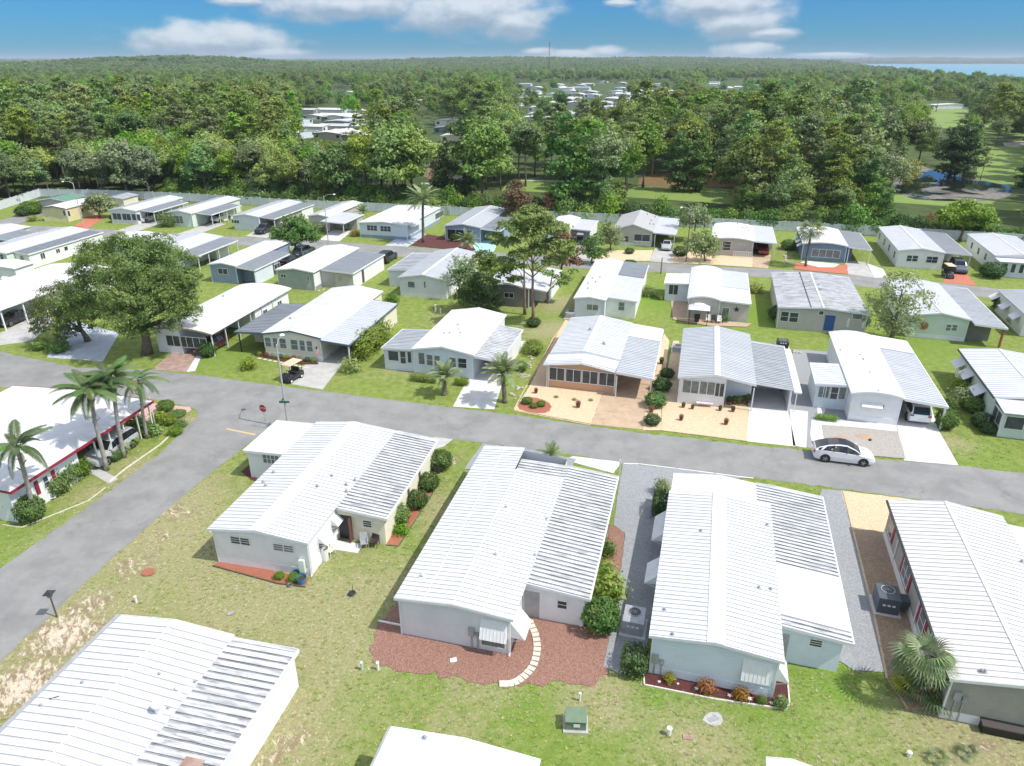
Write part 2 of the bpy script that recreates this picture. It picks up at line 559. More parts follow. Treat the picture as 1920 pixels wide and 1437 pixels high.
def ground_material():
    m = bpy.data.materials.new('lawn_and_soil')
    m.use_nodes = True
    t = NT(m.node_tree)
    geo = t.n('ShaderNodeNewGeometry')
    pos = geo.outputs['Position']
    a_s = t.n('ShaderNodeAttribute', attribute_name='sand').outputs['Fac']
    a_d = t.n('ShaderNodeAttribute', attribute_name='dry').outputs['Fac']
    a_l = t.n('ShaderNodeAttribute', attribute_name='lush').outputs['Fac']
    a_w = t.n('ShaderNodeAttribute', attribute_name='wood').outputs['Fac']
    n1 = t.noise(pos, 0.22, 5, 0.6)
    n2 = t.noise(pos, 1.4, 6, 0.65)
    n3 = t.noise(pos, 6.0, 5, 0.7)
    n4 = t.noise(pos, 22.0, 3, 0.7)
    mp = t.n('ShaderNodeMapping')
    mp.vector_type = 'TEXTURE'
    mp.inputs['Rotation'].default_value = (0, 0, R(-55))
    mp.inputs['Scale'].default_value = (1.3, 0.6, 1)
    t.link(pos, mp.inputs[0])
    n5 = t.noise(mp.outputs[0], 2.0, 9, 0.80, 0.3)
    green = t.mix(t.ramp(n2, 0.35, 0.65), (0.165, 0.235, 0.042), (0.27, 0.315, 0.085))
    lush = t.mix(t.ramp(n3, 0.35, 0.65), (0.125, 0.225, 0.027), (0.215, 0.325, 0.05))
    g = t.mix(a_l, green, lush)
    dry = t.mix(t.ramp(n3, 0.35, 0.65), (0.275, 0.265, 0.115), (0.39, 0.36, 0.20))
    dmask = t.ramp(t.math('ADD', t.math('MULTIPLY', a_d, 0.75), t.math('ADD', t.math('MULTIPLY', n2, 0.5), t.math('MULTIPLY', n1, 0.55))), 0.56, 1.06)
    c = t.mix(dmask, g, dry)
    # speckle of single tufts
    c = t.mix(t.math('MULTIPLY', t.ramp(n4, 0.46, 0.62), 0.55), c, t.mix(1.0, c, (0.52, 0.58, 0.45), 'MULTIPLY'))
    # bare sand
    sandc = t.mix(t.ramp(n3, 0.3, 0.7), (0.70, 0.61, 0.48), (0.54, 0.45, 0.34))
    smask = t.ramp(t.math('ADD', t.math('MULTIPLY', a_s, 0.50), t.math('MULTIPLY', n5, 1.25)), 0.955, 1.05)
    brn = t.ramp(t.math('ADD', t.math('MULTIPLY', a_s, 0.55), n2), 0.72, 0.98)
    c = t.mix(t.math('MULTIPLY', brn, 0.8), c, (0.24, 0.175, 0.11))
    # small sandy flecks in dry lawn
    fleck = t.math('MULTIPLY', t.ramp(t.noise(pos, 3.4, 5, 0.75), 0.56, 0.64), t.math('MULTIPLY', t.math('ADD', a_d, 0.06), 0.75), clamp=True)
    c = t.mix(t.math('MAXIMUM', smask, fleck), c, sandc)
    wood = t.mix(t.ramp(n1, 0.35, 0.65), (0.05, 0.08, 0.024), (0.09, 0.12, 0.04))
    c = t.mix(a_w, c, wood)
    b = t.n('ShaderNodeBsdfPrincipled')
    t.put(b, 'Base Color', c)
    b.inputs['Roughness'].default_value = 0.9
    b.inputs['Specular IOR Level'].default_value = 0.2
    bp = t.n('ShaderNodeBump')
    bp.inputs['Strength'].default_value = 0.55
    bp.inputs['Distance'].default_value = 0.12
    t.put(bp, 'Height', t.math('ADD', n3, t.math('MULTIPLY', n4, 0.7)))
    t.link(bp.outputs[0], b.inputs['Normal'])
    o = t.n('ShaderNodeOutputMaterial')
    t.link(b.outputs[0], o.inputs[0])
    return m


GROUND = ground_material()
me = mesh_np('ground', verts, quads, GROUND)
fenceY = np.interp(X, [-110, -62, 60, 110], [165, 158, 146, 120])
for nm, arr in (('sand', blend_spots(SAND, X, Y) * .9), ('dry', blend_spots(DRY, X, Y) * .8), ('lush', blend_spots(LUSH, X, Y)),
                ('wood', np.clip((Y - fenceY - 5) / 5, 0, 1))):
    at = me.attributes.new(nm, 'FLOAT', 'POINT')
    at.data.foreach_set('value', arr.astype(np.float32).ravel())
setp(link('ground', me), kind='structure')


# ------------------------------------------------------------------ flat sheets on the ground
def resample(pts, step):
    out = []
    n = len(pts)
    for i in range(n):
        a, b = pts[i], pts[(i + 1) % n]
        k = max(1, int((b - a).length / step))
        out += [a.lerp(b, j / k) for j in range(k)]
    return out


def smooth_closed(pts, it=2):
    for _ in range(it):
        q = []
        for i in range(len(pts)):
            a, b = pts[i], pts[(i + 1) % len(pts)]
            q += [a.lerp(b, .25), a.lerp(b, .75)]
        pts = q
    return pts


SHEETS = []


def sheet(name, px, z, mat, jit=0.0, rounded=0, step=0.35, kind='structure', parent=None):
    pts = [G(*p) for p in px]
    if rounded:
        pts = smooth_closed(pts, rounded)
    if jit:
        pts = resample(pts, step)
        pts = [p + Vector((mnoise.noise(p * 1.7), mnoise.noise(p * 1.7 + Vector((9, 4, 2))), 0)) * jit * 1.6 for p in pts]
    SHEETS.append(np.array([(p.x, p.y) for p in pts]))
    ar = sum(pts[i].x * pts[(i + 1) % len(pts)].y - pts[(i + 1) % len(pts)].x * pts[i].y for i in range(len(pts)))
    if ar < 0:
        pts.reverse()
    mb = MB()
    mb.poly([(p.x, p.y, z) for p in pts])
    o = mb.obj(name, mat, parent)
    if kind:
        o['kind'] = kind
    return o


ASPH = material('weathered_asphalt', (0.25, 0.248, 0.24), (0.205, 0.203, 0.196), 0.35, 0.9, 0.85, bump=0.25, bscale=45, stain=((0.165, 0.165, 0.165), 0.35, 0.9))
MULCH_R = material('red_mulch', (0.23, 0.105, 0.075), (0.38, 0.23, 0.175), 14, 0.9, 0.9, bump=1.0, bscale=26)
MULCH_D = material('dark_red_mulch', (0.13, 0.035, 0.03), (0.07, 0.02, 0.02), 12, 0.9, 0.9, bump=1.0, bscale=22)
MULCH_O = material('orange_mulch', (0.42, 0.15, 0.085), (0.30, 0.105, 0.07), 12, 0.9, 0.9, bump=1.0, bscale=22)
STONE_Y = material('yellow_stone_chips', (0.58, 0.42, 0.25), (0.70, 0.57, 0.40), 9, 0.9, 0.9, bump=0.8, bscale=24)
STONE_B = material('darker_stone_chips', (0.30, 0.205, 0.14), (0.44, 0.33, 0.22), 9, 0.9, 0.9, bump=1.0, bscale=24)
GRAVEL = material('grey_gravel', (0.36, 0.37, 0.38), (0.24, 0.25, 0.26), 11, 0.9, 0.9, bump=1.0, bscale=24)
GRAVELB = material('beige_gravel', (0.46, 0.43, 0.38), (0.32, 0.29, 0.26), 11, 0.9, 0.9, bump=1.0, bscale=24)
PINK = material('pink_pavers', (0.56, 0.37, 0.31), (0.48, 0.31, 0.26), 5, 0.8, 0.85, bump=0.3, bscale=12)
BRICKD = material('red_brick_paving', (0.50, 0.17, 0.10), (0.42, 0.13, 0.08), 3, 0.8, 0.85, bump=0.3, bscale=12)
BROWNP = material('worn_brown_driveway', (0.30, 0.185, 0.145), (0.40, 0.30, 0.25), 1.6, 0.9, 0.85)
TANC = material('tan_concrete', (0.50, 0.37, 0.25), (0.43, 0.31, 0.21), 0.9, 0.8, 0.85, stain=((0.25, 0.18, 0.12), 0.5, 1.4))
BLUEC = material('blue_grey_concrete', (0.47, 0.51, 0.56), (0.38, 0.43, 0.49), 0.9, 0.8, 0.85, stain=((0.2, 0.22, 0.25), 0.4, 1.6))
TURQ = material('turquoise_driveway_paint', (0.42, 0.72, 0.66), (0.34, 0.62, 0.58), 0.8, 0.7, 0.7)
YELP = material('faded_yellow_paint', (0.62, 0.42, 0.14), (0.42, 0.38, 0.28), 6, 0.8, 0.8)
FAIR = material('fairway_grass', (0.19, 0.27, 0.055), (0.15, 0.23, 0.05), 0.12, 0.8, 0.9)

t = NT(ASPH.node_tree, clear=False)
pb_ = [n for n in ASPH.node_tree.nodes if n.type == 'BSDF_PRINCIPLED'][0]
src = pb_.inputs['Base Color'].links[0].from_socket
geo = t.n('ShaderNodeNewGeometry')
wob = t.vmath('ADD', geo.outputs['Position'], t.vmath('MULTIPLY', t.n('ShaderNodeTexNoise').outputs['Color'], (0, 0, 0)))
vo = t.n('ShaderNodeTexVoronoi', feature='DISTANCE_TO_EDGE')
vo.inputs['Scale'].default_value = .16
nw = t.n('ShaderNodeTexNoise'); nw.inputs['Scale'].default_value = .8; nw.inputs['Detail'].default_value = 5
t.link(geo.outputs['Position'], nw.inputs['Vector'])
t.put(vo, 'Vector', t.vmath('ADD', geo.outputs['Position'], t.vmath('MULTIPLY', nw.outputs['Color'], (2.6, 2.6, 0))))
crk = t.math('MULTIPLY', t.ramp(vo.outputs['Distance'], .0, .011, 1, 0), t.ramp(t.noise(geo.outputs['Position'], .12, 2), .42, .6))
pat = t.ramp(t.noise(geo.outputs['Position'], .5, 6, .7), .42, .62)
cc = t.mix(t.math('MULTIPLY', pat, .3), src, (0.34, 0.335, 0.32))
cc = t.mix(t.math('MULTIPLY', t.ramp(t.noise(geo.outputs['Position'], 2.6, 4, .7), .60, .70), .35), cc, (0.15, 0.15, 0.145))
cc = t.mix(t.math('MULTIPLY', crk, .32), cc, (0.10, 0.10, 0.095))
t.put(pb_, 'Base Color', cc)

# main street with its junction, and the side street running towards the camera
north = [(-320, 640), (0, 660), (145, 690), (283, 694), (390, 706), (520, 724), (605, 734), (700, 746), (850, 765), (960, 778), (1060, 793), (1200, 812), (1290, 822), (1400, 835), (1510, 845), (1620, 859), (1790, 873), (1920, 888), (2300, 930)]
south = [(2300, 1010), (1920, 964), (1700, 934), (1580, 918), (1415, 896), (1200, 872), (1155, 866), (1060, 851), (985, 843), (895, 829), (822, 822), (700, 808), (600, 797)]
road = north + south + [(505, 803), (468, 830), (400, 884), (320, 950), (250, 1012), (170, 1082), (105, 1146), (0, 1240), (-300, 1520), (-640, 1520), (0, 1068), (200, 925), (300, 850), (350, 802), (368, 785), (372, 772), (357, 764), (280, 748), (180, 738), (0, 726), (-320, 700)]
sheet('road', road, 0.012, ASPH, 0.12, step=0.4)
north2 = [(-200, 414), (0, 421), (100, 425), (225, 432), (375, 441), (475, 446), (600, 451), (735, 462), (880, 471), (960, 476), (1060, 483), (1150, 490), (1225, 493), (1330, 499), (1500, 508), (1640, 521), (1760, 530), (1920, 547), (2200, 575)]
south2 = [(2200, 600), (1920, 566), (1760, 549), (1640, 540), (1500, 524), (1330, 515), (1230, 510), (1150, 507), (1060, 502), (960, 495), (860, 489), (720, 480), (600, 470), (475, 462), (375, 455), (240, 446), (100, 440), (0, 434), (-200, 428)]
sheet('back_street', north2 + south2, 0.012, ASPH, 0.1, step=1.5)
# road going off at the far left, and the lane by the long white fence
sheet('side_road', [(0, 421), (0, 413), (40, 403), (75, 396), (95, 398), (60, 410), (35, 422)], 0.008, ASPH)
sheet('stop_line', [(424, 806), (426, 803.5), (480, 814.5), (478, 817)], 0.018, YELP)

# driveways and paths
drives = [
    ('driveway', [(88, 671), (193, 678), (224, 625), (130, 600)], BLUEC), ('driveway', [(285, 694), (350, 698), (372, 660), (380, 610), (300, 600), (330, 655)], BROWNP), ('driveway', [(350, 698), (366, 696), (378, 668), (372, 658)], CONCW),
    ('driveway', [(541, 720), (605, 731), (668, 648), (700, 600), (640, 590), (560, 700)], CONC), ('driveway', [(849, 763), (927, 768), (945, 708), (985, 640), (890, 640), (880, 706)], CONCW),
    ('driveway', [(1108, 796), (1205, 806), (1213, 748), (1228, 690), (1140, 690), (1128, 742)], TANC), ('driveway', [(1400, 828), (1492, 838), (1478, 770), (1465, 700), (1395, 700), (1404, 768)], CONCW),
    ('driveway', [(1487, 836), (1512, 840), (1515, 772), (1480, 768)], CONCW), ('driveway', [(1695, 864), (1797, 873), (1757, 802), (1740, 740), (1680, 740), (1681, 797)], CONCW),
    ('path', [(1526, 843), (1548, 841), (1541, 797), (1604, 802), (1683, 810), (1680, 796), (1600, 790), (1522, 787), (1519, 815)], CONCW), ('path', [(1531, 758), (1549, 759), (1545, 778), (1533, 777)], CONCW),
    ('driveway', [(1055, 862), (1150, 888), (1166, 867), (1075, 856)], CONCW), ('driveway', [(790, 850), (832, 838), (850, 824), (815, 820), (795, 830)], CONC),
    ('driveway', [(283, 756), (357, 764), (359, 770), (340, 779), (300, 783), (160, 885), (120, 880), (200, 790)], PINK), ('path', [(150, 876), (205, 908), (222, 899), (190, 880), (175, 868)], CONC),
    ('driveway', [(130, 430), (160, 432), (200, 406), (170, 404)], BRICKD), ('driveway', [(215, 434), (250, 437), (316, 414), (290, 410)], CONC), ('driveway', [(330, 440), (365, 442), (425, 420), (395, 418)], CONC),
    ('driveway', [(460, 443), (500, 447), (530, 425), (495, 424)], CONC), ('driveway', [(600, 450), (636, 453), (660, 434), (625, 430)], CONCW), ('driveway', [(722, 461), (765, 463), (800, 440), (770, 430)], BLUEC),
    ('driveway', [(880, 470), (925, 474), (935, 452), (895, 450)], TURQ), ('driveway', [(1070, 482), (1110, 488), (1120, 450), (1085, 450)], CONC), ('driveway', [(1218, 490), (1258, 494), (1264, 467), (1228, 466)], CONC),
    ('driveway', [(1410, 501), (1440, 504), (1446, 478), (1412, 476)], TANC), ('driveway', [(1586, 514), (1640, 521), (1622, 492), (1584, 488)], CONC), ('driveway', [(1640, 521), (1664, 521), (1656, 505), (1625, 494)], CONCW),
    ('driveway', [(1770, 530), (1832, 536), (1808, 510), (1766, 508)], BRICKD), ('driveway', [(0, 640), (0, 625), (50, 600), (90, 590), (100, 605), (60, 640), (0, 648)], CONC),
]
for nm, pts, m in drives:
    sheet(nm, pts, 0.020 if nm == 'path' else 0.016, m)
sheet('parking_spot', [(1513, 839), (1514, 772), (1480, 768), (1470, 690), (1490, 655), (1580, 662), (1620, 790), (1540, 798), (1520, 815), (1527, 842)], 0.008, GRAVEL)
beds = [
    ('mulch_bed', [(400, 1060), (418, 1049), (580, 1086), (573, 1100), (520, 1094)], MULCH_O, .03, 0), ('mulch_bed', [(724, 1021), (746, 1023), (812, 919), (800, 905), (780, 905)], MULCH_O, .05, 0),
    ('mulch_bed', [(452, 885), (482, 860), (482, 905), (470, 900)], MULCH_D, .03, 0),
    ('mulch_bed', [(700, 1190), (738, 1125), (790, 1125), (900, 1200), (1000, 1130), (1120, 1130), (1148, 1200), (1140, 1250), (1118, 1290), (1050, 1278), (985, 1287), (900, 1282), (800, 1262), (735, 1255), (690, 1235)], MULCH_R, .32, 1),
    ('mulch_bed', [(1130, 1080), (1142, 985), (1172, 988), (1165, 1060), (1150, 1110)], MULCH_R, .05, 0),
    ('mulch_bed', [(1210, 1264), (1208, 1285), (1475, 1330), (1479, 1320), (1476, 1262)], MULCH_D, .02, 0),
    ('gravel_bed', [(1132, 1250), (1168, 1268), (1215, 1262), (1215, 1190), (1262, 893), (1340, 900), (1415, 897), (1200, 873), (1168, 868), (1150, 985), (1172, 1000), (1160, 1110)], GRAVEL, .05, 0),
    ('gravel_bed', [(1540, 918), (1580, 921), (1610, 1040), (1660, 1262), (1600, 1258), (1575, 1240), (1520, 1240), (1490, 1100)], GRAVEL, .05, 0),
    ('gravel_bed', [(870, 880), (905, 832), (1000, 845), (1080, 862), (1060, 900), (960, 890)], GRAVEL, .05, 0),
    ('stone_bed', [(1577, 921), (1700, 936), (1780, 950), (1860, 1330), (1700, 1330), (1663, 1275), (1612, 1050)], STONE_Y, .04, 0),
    ('stone_bed', [(1592, 993), (1640, 995), (1672, 1002), (1700, 1080), (1785, 1330), (1702, 1328), (1665, 1275), (1614, 1050)], STONE_B, .12, 0),  # darker brown sheet laid over the lower part of the stone strip
    ('stone_bed', [(963, 769), (1108, 796), (1128, 742), (1200, 700), (1100, 620), (1060, 600), (1010, 690), (990, 730)], STONE_Y, .05, 0),
    ('stone_bed', [(1205, 808), (1240, 808), (1240, 760), (1255, 640), (1245, 626), (1225, 700), (1213, 748)], STONE_Y, .04, 0),
    ('stone_bed', [(1240, 808), (1400, 828), (1404, 765), (1300, 700), (1272, 640), (1262, 640), (1242, 740)], STONE_Y, .04, 0),
    ('gravel_bed', [(1541, 797), (1604, 803), (1683, 811), (1699, 861), (1640, 856), (1548, 842)], GRAVELB, .05, 0),
    ('mulch_bed', [(965, 766), (985, 745), (1015, 748), (1036, 760), (1028, 776), (1000, 776)], MULCH_O, .05, 1),
    ('mulch_bed', [(478, 668), (480, 660), (590, 672), (598, 684), (560, 684)], MULCH_D, .05, 0),
    ('stone_bed', [(1110, 490), (1145, 470), (1225, 470), (1218, 490)], STONE_Y, .08, 0), ('stone_bed', [(1258, 494), (1264, 468), (1330, 472), (1412, 478), (1410, 502), (1330, 497)], STONE_Y, .08, 0),
    ('mulch_bed', [(1488, 505), (1492, 493), (1540, 500), (1588, 497), (1590, 515), (1530, 510)], BRICKD, .08, 0), ('gravel_bed', [(1500, 493), (1512, 490), (1575, 496), (1565, 502), (1535, 502)], CONCW, .08, 0),
    ('mulch_bed', [(770, 461), (800, 440), (880, 452), (892, 470), (840, 468)], MULCH_D, .08, 0),
    ('mulch_bed', [(262, 1076), (275, 1066), (292, 1068), (290, 1078), (272, 1083)], MULCH_O, .02, 1),
    ('mulch_bed', [(740, 585), (736, 580), (700, 598), (708, 602)], MULCH_D, .02, 0),
    ('gravel_bed', [(1255, 545), (1262, 600), (1330, 612), (1400, 614), (1410, 608), (1330, 600)], TANC, .02, 0),
]
zz = 0.020
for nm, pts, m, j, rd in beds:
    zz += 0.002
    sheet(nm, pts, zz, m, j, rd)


# ------------------------------------------------------------------ houses
def frame(az):
    a = R(az)
    return Vector((math.cos(a), -math.sin(a), 0)), Vector((math.sin(a), math.cos(a), 0))


WINMESH = {}


class House:
    """a mobile home set up from where its eave corners stand (at eave height)"""
    def __init__(s, label, az, NL=None, NR=None, FL=None, FR=None, W=None, L=None, he=2.75, rise=0.42, oh=0.22, name='mobile_home', cat='mobile home', group=None, bow=False, ridge=0.5):
        s.v, s.u = frame(az)
        P = {k: G(*p, he) for k, p in dict(NL=NL, NR=NR, FL=FL, FR=FR).items() if p}
        def mean(keys, ax):
            q = [P[k].dot(ax) for k in keys if k in P]
            return sum(q) / len(q) if q else None
        xl, xr, yn, yf = mean(('NL', 'FL'), s.v), mean(('NR', 'FR'), s.v), mean(('NL', 'NR'), s.u), mean(('FL', 'FR'), s.u)
        if xl is None: xl = xr - W
        if xr is None: xr = xl + W
        if yn is None: yn = yf - L
        if yf is None: yf = yn + L
        s.W, s.L, s.he, s.rise, s.oh, s.bow, s.rg = xr - xl, yf - yn, he, rise, oh, bow, ridge
        s.org = s.v * xl + s.u * yn
        s.e = empty(name, (s.org.x, s.org.y, 0), R(-az), label, cat, group)
        s.camL = s.toL(Vector((0, 0, CAM_H)))
        s.roofobj = None

    def toL(s, p):
        d = Vector((p.x, p.y, 0)) - s.org
        return Vector((d.dot(s.v), d.dot(s.u), p.z))

    def toW(s, x, y, z=0.0):
        p = s.org + s.v * x + s.u * y
        return Vector((p.x, p.y, z))

    def l(s, px, py, z=0.0):
        return s.toL(G(px, py, z))

    def hit(s, px, py, axis, val):
        r = ray(px, py)
        d = Vector((r.dot(s.v), r.dot(s.u), r.z))
        t = (val - s.camL[axis]) / d[axis]
        return s.camL + d * t

    def z(s, x):
        t = x / s.W
        if s.bow:
            q = (t / s.rg - 1) if t < s.rg else (t - s.rg) / (1 - s.rg)
            return s.he + s.rise * (1 - q * q)
        return s.he + s.rise * (t / s.rg if t < s.rg else (1 - t) / (1 - s.rg))

    def prof(s, x0, x1):
        xs = {x0, x1}
        if x0 < s.W * s.rg < x1:
            xs.add(s.W * s.rg)
        if s.bow:
            for k in range(1, 8):
                q = s.W * k / 8
                if x0 < q < x1:
                    xs.add(q)
        return sorted(xs)

    def roof(s, mat, sections=None, rib=0.0, panels=False, ribh=0.05, fascia=None, cap=None, seams=(), edge=0.09):
        sections = sections or [(0, s.W, 0, s.L)]
        mb = MB()
        s.fascia = fascia or TRIM
        for x0, x1, y0, y1 in sections:
            xs = s.prof(x0, x1)
            for a, b in zip(xs, xs[1:]):
                za, zb = s.z(a) - 0.005, s.z(b) - 0.005
                mb.hexa([(a, y0, za - edge), (b, y0, zb - edge), (b, y1, zb - edge), (a, y1, za - edge), (a, y0, za), (b, y0, zb), (b, y1, zb), (a, y1, za)], 0)
            for yy in (y0 - 0.03, y1 + 0.002):      # gable fascia boards
                for a, b in zip(xs, xs[1:]):
                    za, zb = s.z(a) + 0.03, s.z(b) + 0.03
                    mb.hexa([(a, yy, za - edge - .09), (b, yy, zb - edge - .09), (b, yy + .028, zb - edge - .09), (a, yy + .028, za - edge - .09), (a, yy, za), (b, yy, zb), (b, yy + .028, zb), (a, yy + .028, za)], 1)
            if cap is not None and x0 < s.W * s.rg < x1:
                c = s.W * s.rg
                wd = cap
                zc, ze = s.z(c) + 0.055, s.z(c - wd) + 0.052
                zf = s.z(c + wd) + 0.052
                mb.hexa([(c - wd, y0 - .02, ze - .05), (c, y0 - .02, zc - .05), (c, y1 + .02, zc - .05), (c - wd, y1 + .02, ze - .05), (c - wd, y0 - .02, ze), (c, y0 - .02, zc), (c, y1 + .02, zc), (c - wd, y1 + .02, ze)], 2)
                mb.hexa([(c, y0 - .02, zc - .05), (c + wd, y0 - .02, zf - .05), (c + wd, y1 + .02, zf - .05), (c, y1 + .02, zc - .05), (c, y0 - .02, zc), (c + wd, y0 - .02, zf), (c + wd, y1 + .02, zf), (c, y1 + .02, zc)], 2)
            if rib and not panels:
                n = int((y1 - y0) / rib)
                for a, b in zip(xs, xs[1:]):
                    za, zb = s.z(a), s.z(b)
                    for k in range(n + 1):
                        yy = y0 + 0.05 + k * rib
                        if yy + .06 > y1: break
                        i = len(mb.v)
                        mb.v += [(a, yy, za - .004), (b, yy, zb - .004), (b, yy, zb + ribh), (a, yy, za + ribh), (b, yy + .06, zb + ribh), (a, yy + .06, za + ribh), (b, yy + .09, zb - .004), (a, yy + .09, za - .004)]
                        mb.f += [(i, i + 1, i + 2, i + 3), (i + 3, i + 2, i + 4, i + 5), (i + 5, i + 4, i + 6, i + 7)]
                        mb.m += [0, 0, 0]
            for f in seams:
                c = s.W * f
                if x0 < c < x1:
                    mb.box(c - .03, c + .03, y0, y1, s.z(c) - .0, s.z(c) + ribh + .012, 0)
        s.roofobj = mb.obj('roof', [mat, s.fascia, ROOF_S], s.e)
        if panels:
            for x0, x1, y0, y1 in sections:
                xs = s.prof(x0, x1)
                mid = s.W * s.rg
                for half in ([q for q in xs if q <= mid + 1e-6], [q for q in xs if q >= mid - 1e-6]):
                    if len(half) > 1:
                        s.panel_run(half, [s.z(q) for q in half], y0, y1, rib, ribh, mat, s.roofobj)
        return s

    def panel_run(s, xs, zs, y0, y1, rib, ribh, mat, parent):
        mb = MB()
        grime = .07 if mat is ROOF_M else .05
        pr = [(0.008, 0.0), (0.012, ribh), (0.045, ribh), (0.065, 0.012), (rib - grime, 0.010), (rib - .008, 0.004)]
        pl = []
        for x, z in zip(xs, zs):
            pl.append(len(mb.v))
            mb.v += [(x, y, z + h) for y, h in pr]
        for a, b in zip(pl, pl[1:]):
            for k in range(len(pr) - 1):
                mb.f.append((a + k, b + k, b + k + 1, a + k + 1)); mb.m.append(1 if k == 0 or k == 4 else 0)
        mb.f.append(tuple(pl[0] + k for k in range(6))); mb.m.append(0)
        mb.f.append(tuple(pl[-1] + k for k in range(5, -1, -1))); mb.m.append(0)
        me = mb.mesh('roof_panel', [mat, SEAM_D if mat is ROOF_M else SEAM_L])
        n = int((y1 - y0) / rib)
        for k in range(n):
            link('roof_panel', me, parent, (0, y0 + (y1 - y0 - n * rib) / 2 + k * rib, 0))

    def walls(s, mat, x0=None, x1=None, y0=None, y1=None, skirt=None, name='wall', ztop=None):
        x0 = s.oh if x0 is None else x0
        x1 = s.W - s.oh if x1 is None else x1
        y0 = s.oh if y0 is None else y0
        y1 = s.L - s.oh if y1 is None else y1
        mb = MB()
        xs = s.prof(x0, x1) if ztop is None else [x0, x1]
        zt = (lambda x: s.z(x) - 0.085) if ztop is None else (ztop if callable(ztop) else (lambda x: ztop))
        zb = 0.5
        for yy, rev in ((y0, False), (y1, True)):
            pts = [(x0, yy, 0), (x1, yy, 0)] + [(x, yy, zt(x)) for x in reversed(xs)]
            mb.poly(pts[::-1] if rev else pts)
        mb.poly([(x0, y1, 0), (x0, y0, 0), (x0, y0, zt(x0)), (x0, y1, zt(x0))])
        mb.poly([(x1, y0, 0), (x1, y1, 0), (x1, y1, zt(x1)), (x1, y0, zt(x1))])
        w = mb.obj(name, mat, s.e)
        if skirt is not None:
            m2 = MB()
            m2.box(x0 - .03, x1 + .03, y0 - .03, y1 + .03, 0, .55)
            m2.obj('skirting', skirt, s.e)
        # corner trim
        for cx, cy in ((x0, y0), (x1, y0)):
            MB().box(cx - .045, cx + .045, cy - .045, cy + .045, 0.02, zt(cx) - .03).obj('corner_trim', TRIM, s.e)
        s.wx0, s.wx1, s.wy0, s.wy1 = x0, x1, y0, y1
        return s

    def lean(s, side, near, far, mat, zo=2.2, zi=None, rib=0.0, ribh=0.06, panels=False, fascia=None, posts=0, x_in=None, edge=0.1, post_r=.05, front_posts=False):
        """lean-to roof beside the body; near/far = its outer corners in the photo"""
        zo = zo + .17
        a, b = s.l(*near, zo), s.l(*far, zo)
        xo = (a.x + b.x) / 2
        return s.lean_l(side, xo, a.y, b.y, mat, zo, zi, rib, ribh, panels, fascia, posts, x_in, edge, post_r, front_posts)

    def lean_l(s, side, xo, y0, y1, mat, zo=2.2, zi=None, rib=0.0, ribh=0.06, panels=False, fascia=None, posts=0, x_in=None, edge=0.1, post_r=.05, front_posts=False):
        xi = (s.W - .02 if side == 'R' else .02) if x_in is None else x_in
        zi = s.he - .11 if zi is None else zi + .17
        (xa, za), (xb, zb) = ((xi, zi), (xo, zo)) if side == 'R' else ((xo, zo), (xi, zi))
        mb = MB()
        e = edge
        mb.hexa([(xa, y0, za - e), (xb, y0, zb - e), (xb, y1, zb - e), (xa, y1, za - e), (xa, y0, za - .004), (xb, y0, zb - .004), (xb, y1, zb - .004), (xa, y1, za - .004)], 0)
        for yy in (y0 - .028, y1 + .002):
            mb.hexa([(xa, yy, za - e - .07), (xb, yy, zb - e - .07), (xb, yy + .026, zb - e - .07), (xa, yy + .026, za - e - .07), (xa, yy, za + .03), (xb, yy, zb + .03), (xb, yy + .026, zb + .03), (xa, yy + .026, za + .03)], 1)
        gx0, gx1 = (xo + .004, xo + .09) if side == 'R' else (xo - .09, xo - .004)
        mb.box(gx0, gx1, y0, y1, zo - e - .06, zo + .02, 1)
        if rib and not panels:
            n = int((y1 - y0) / rib)
            for k in range(n):
                yy = y0 + .05 + k * rib
                i = len(mb.v)
                mb.v += [(xa, yy, za - .004), (xb, yy, zb - .004), (xb, yy, zb + ribh), (xa, yy, za + ribh), (xb, yy + .06, zb + ribh), (xa, yy + .06, za + ribh), (xb, yy + .09, zb - .004), (xa, yy + .09, za - .004)]
                mb.f += [(i, i + 1, i + 2, i + 3), (i + 3, i + 2, i + 4, i + 5), (i + 5, i + 4, i + 6, i + 7)]
                mb.m += [0, 0, 0]
        o = mb.obj('lean_to_roof', [mat, fascia or TRIM], s.e)
        if panels:
            s.panel_run([xa, xb], [za, zb], y0, y1, rib, ribh, mat, o)
        if posts:
            for k in range(posts):
                yy = y0 + .12 + (y1 - y0 - .3) * k / max(1, posts - 1)
                pb = MB()
                xx = xo - .1 if side == 'R' else xo + .1
                pb.box(xx - post_r, xx + post_r, yy - post_r, yy + post_r, 0, zo - e)
                pb.obj('post', TRIM, s.e)
        s.lt = (xa, xb, y0, y1, za, zb)
        return s

    def room(s, mat, side='R', y0=None, y1=None, x_out=None, base=None, inset=0.12, name='side_room_wall'):
        """closed room under the last lean-to"""
        xa, xb, ly0, ly1, za, zb = s.lt
        y0 = ly0 + .2 if y0 is None else y0
        y1 = ly1 - .2 if y1 is None else y1
        if side == 'R':
            xa2, xb2 = s.wx1 + .01, (xb - inset if x_out is None else x_out)
        else:
            xa2, xb2 = (xa + inset if x_out is None else x_out), s.wx0 - .01
        f = lambda x: za + (zb - za) * (x - xa) / (xb - xa) - .1
        mb = MB()
        mb.poly([(xa2, y0, 0), (xb2, y0, 0), (xb2, y0, f(xb2)), (xa2, y0, f(xa2))])
        mb.poly([(xb2, y1, 0), (xa2, y1, 0), (xa2, y1, f(xa2)), (xb2, y1, f(xb2))])
        xo = xb2 if side == 'R' else xa2
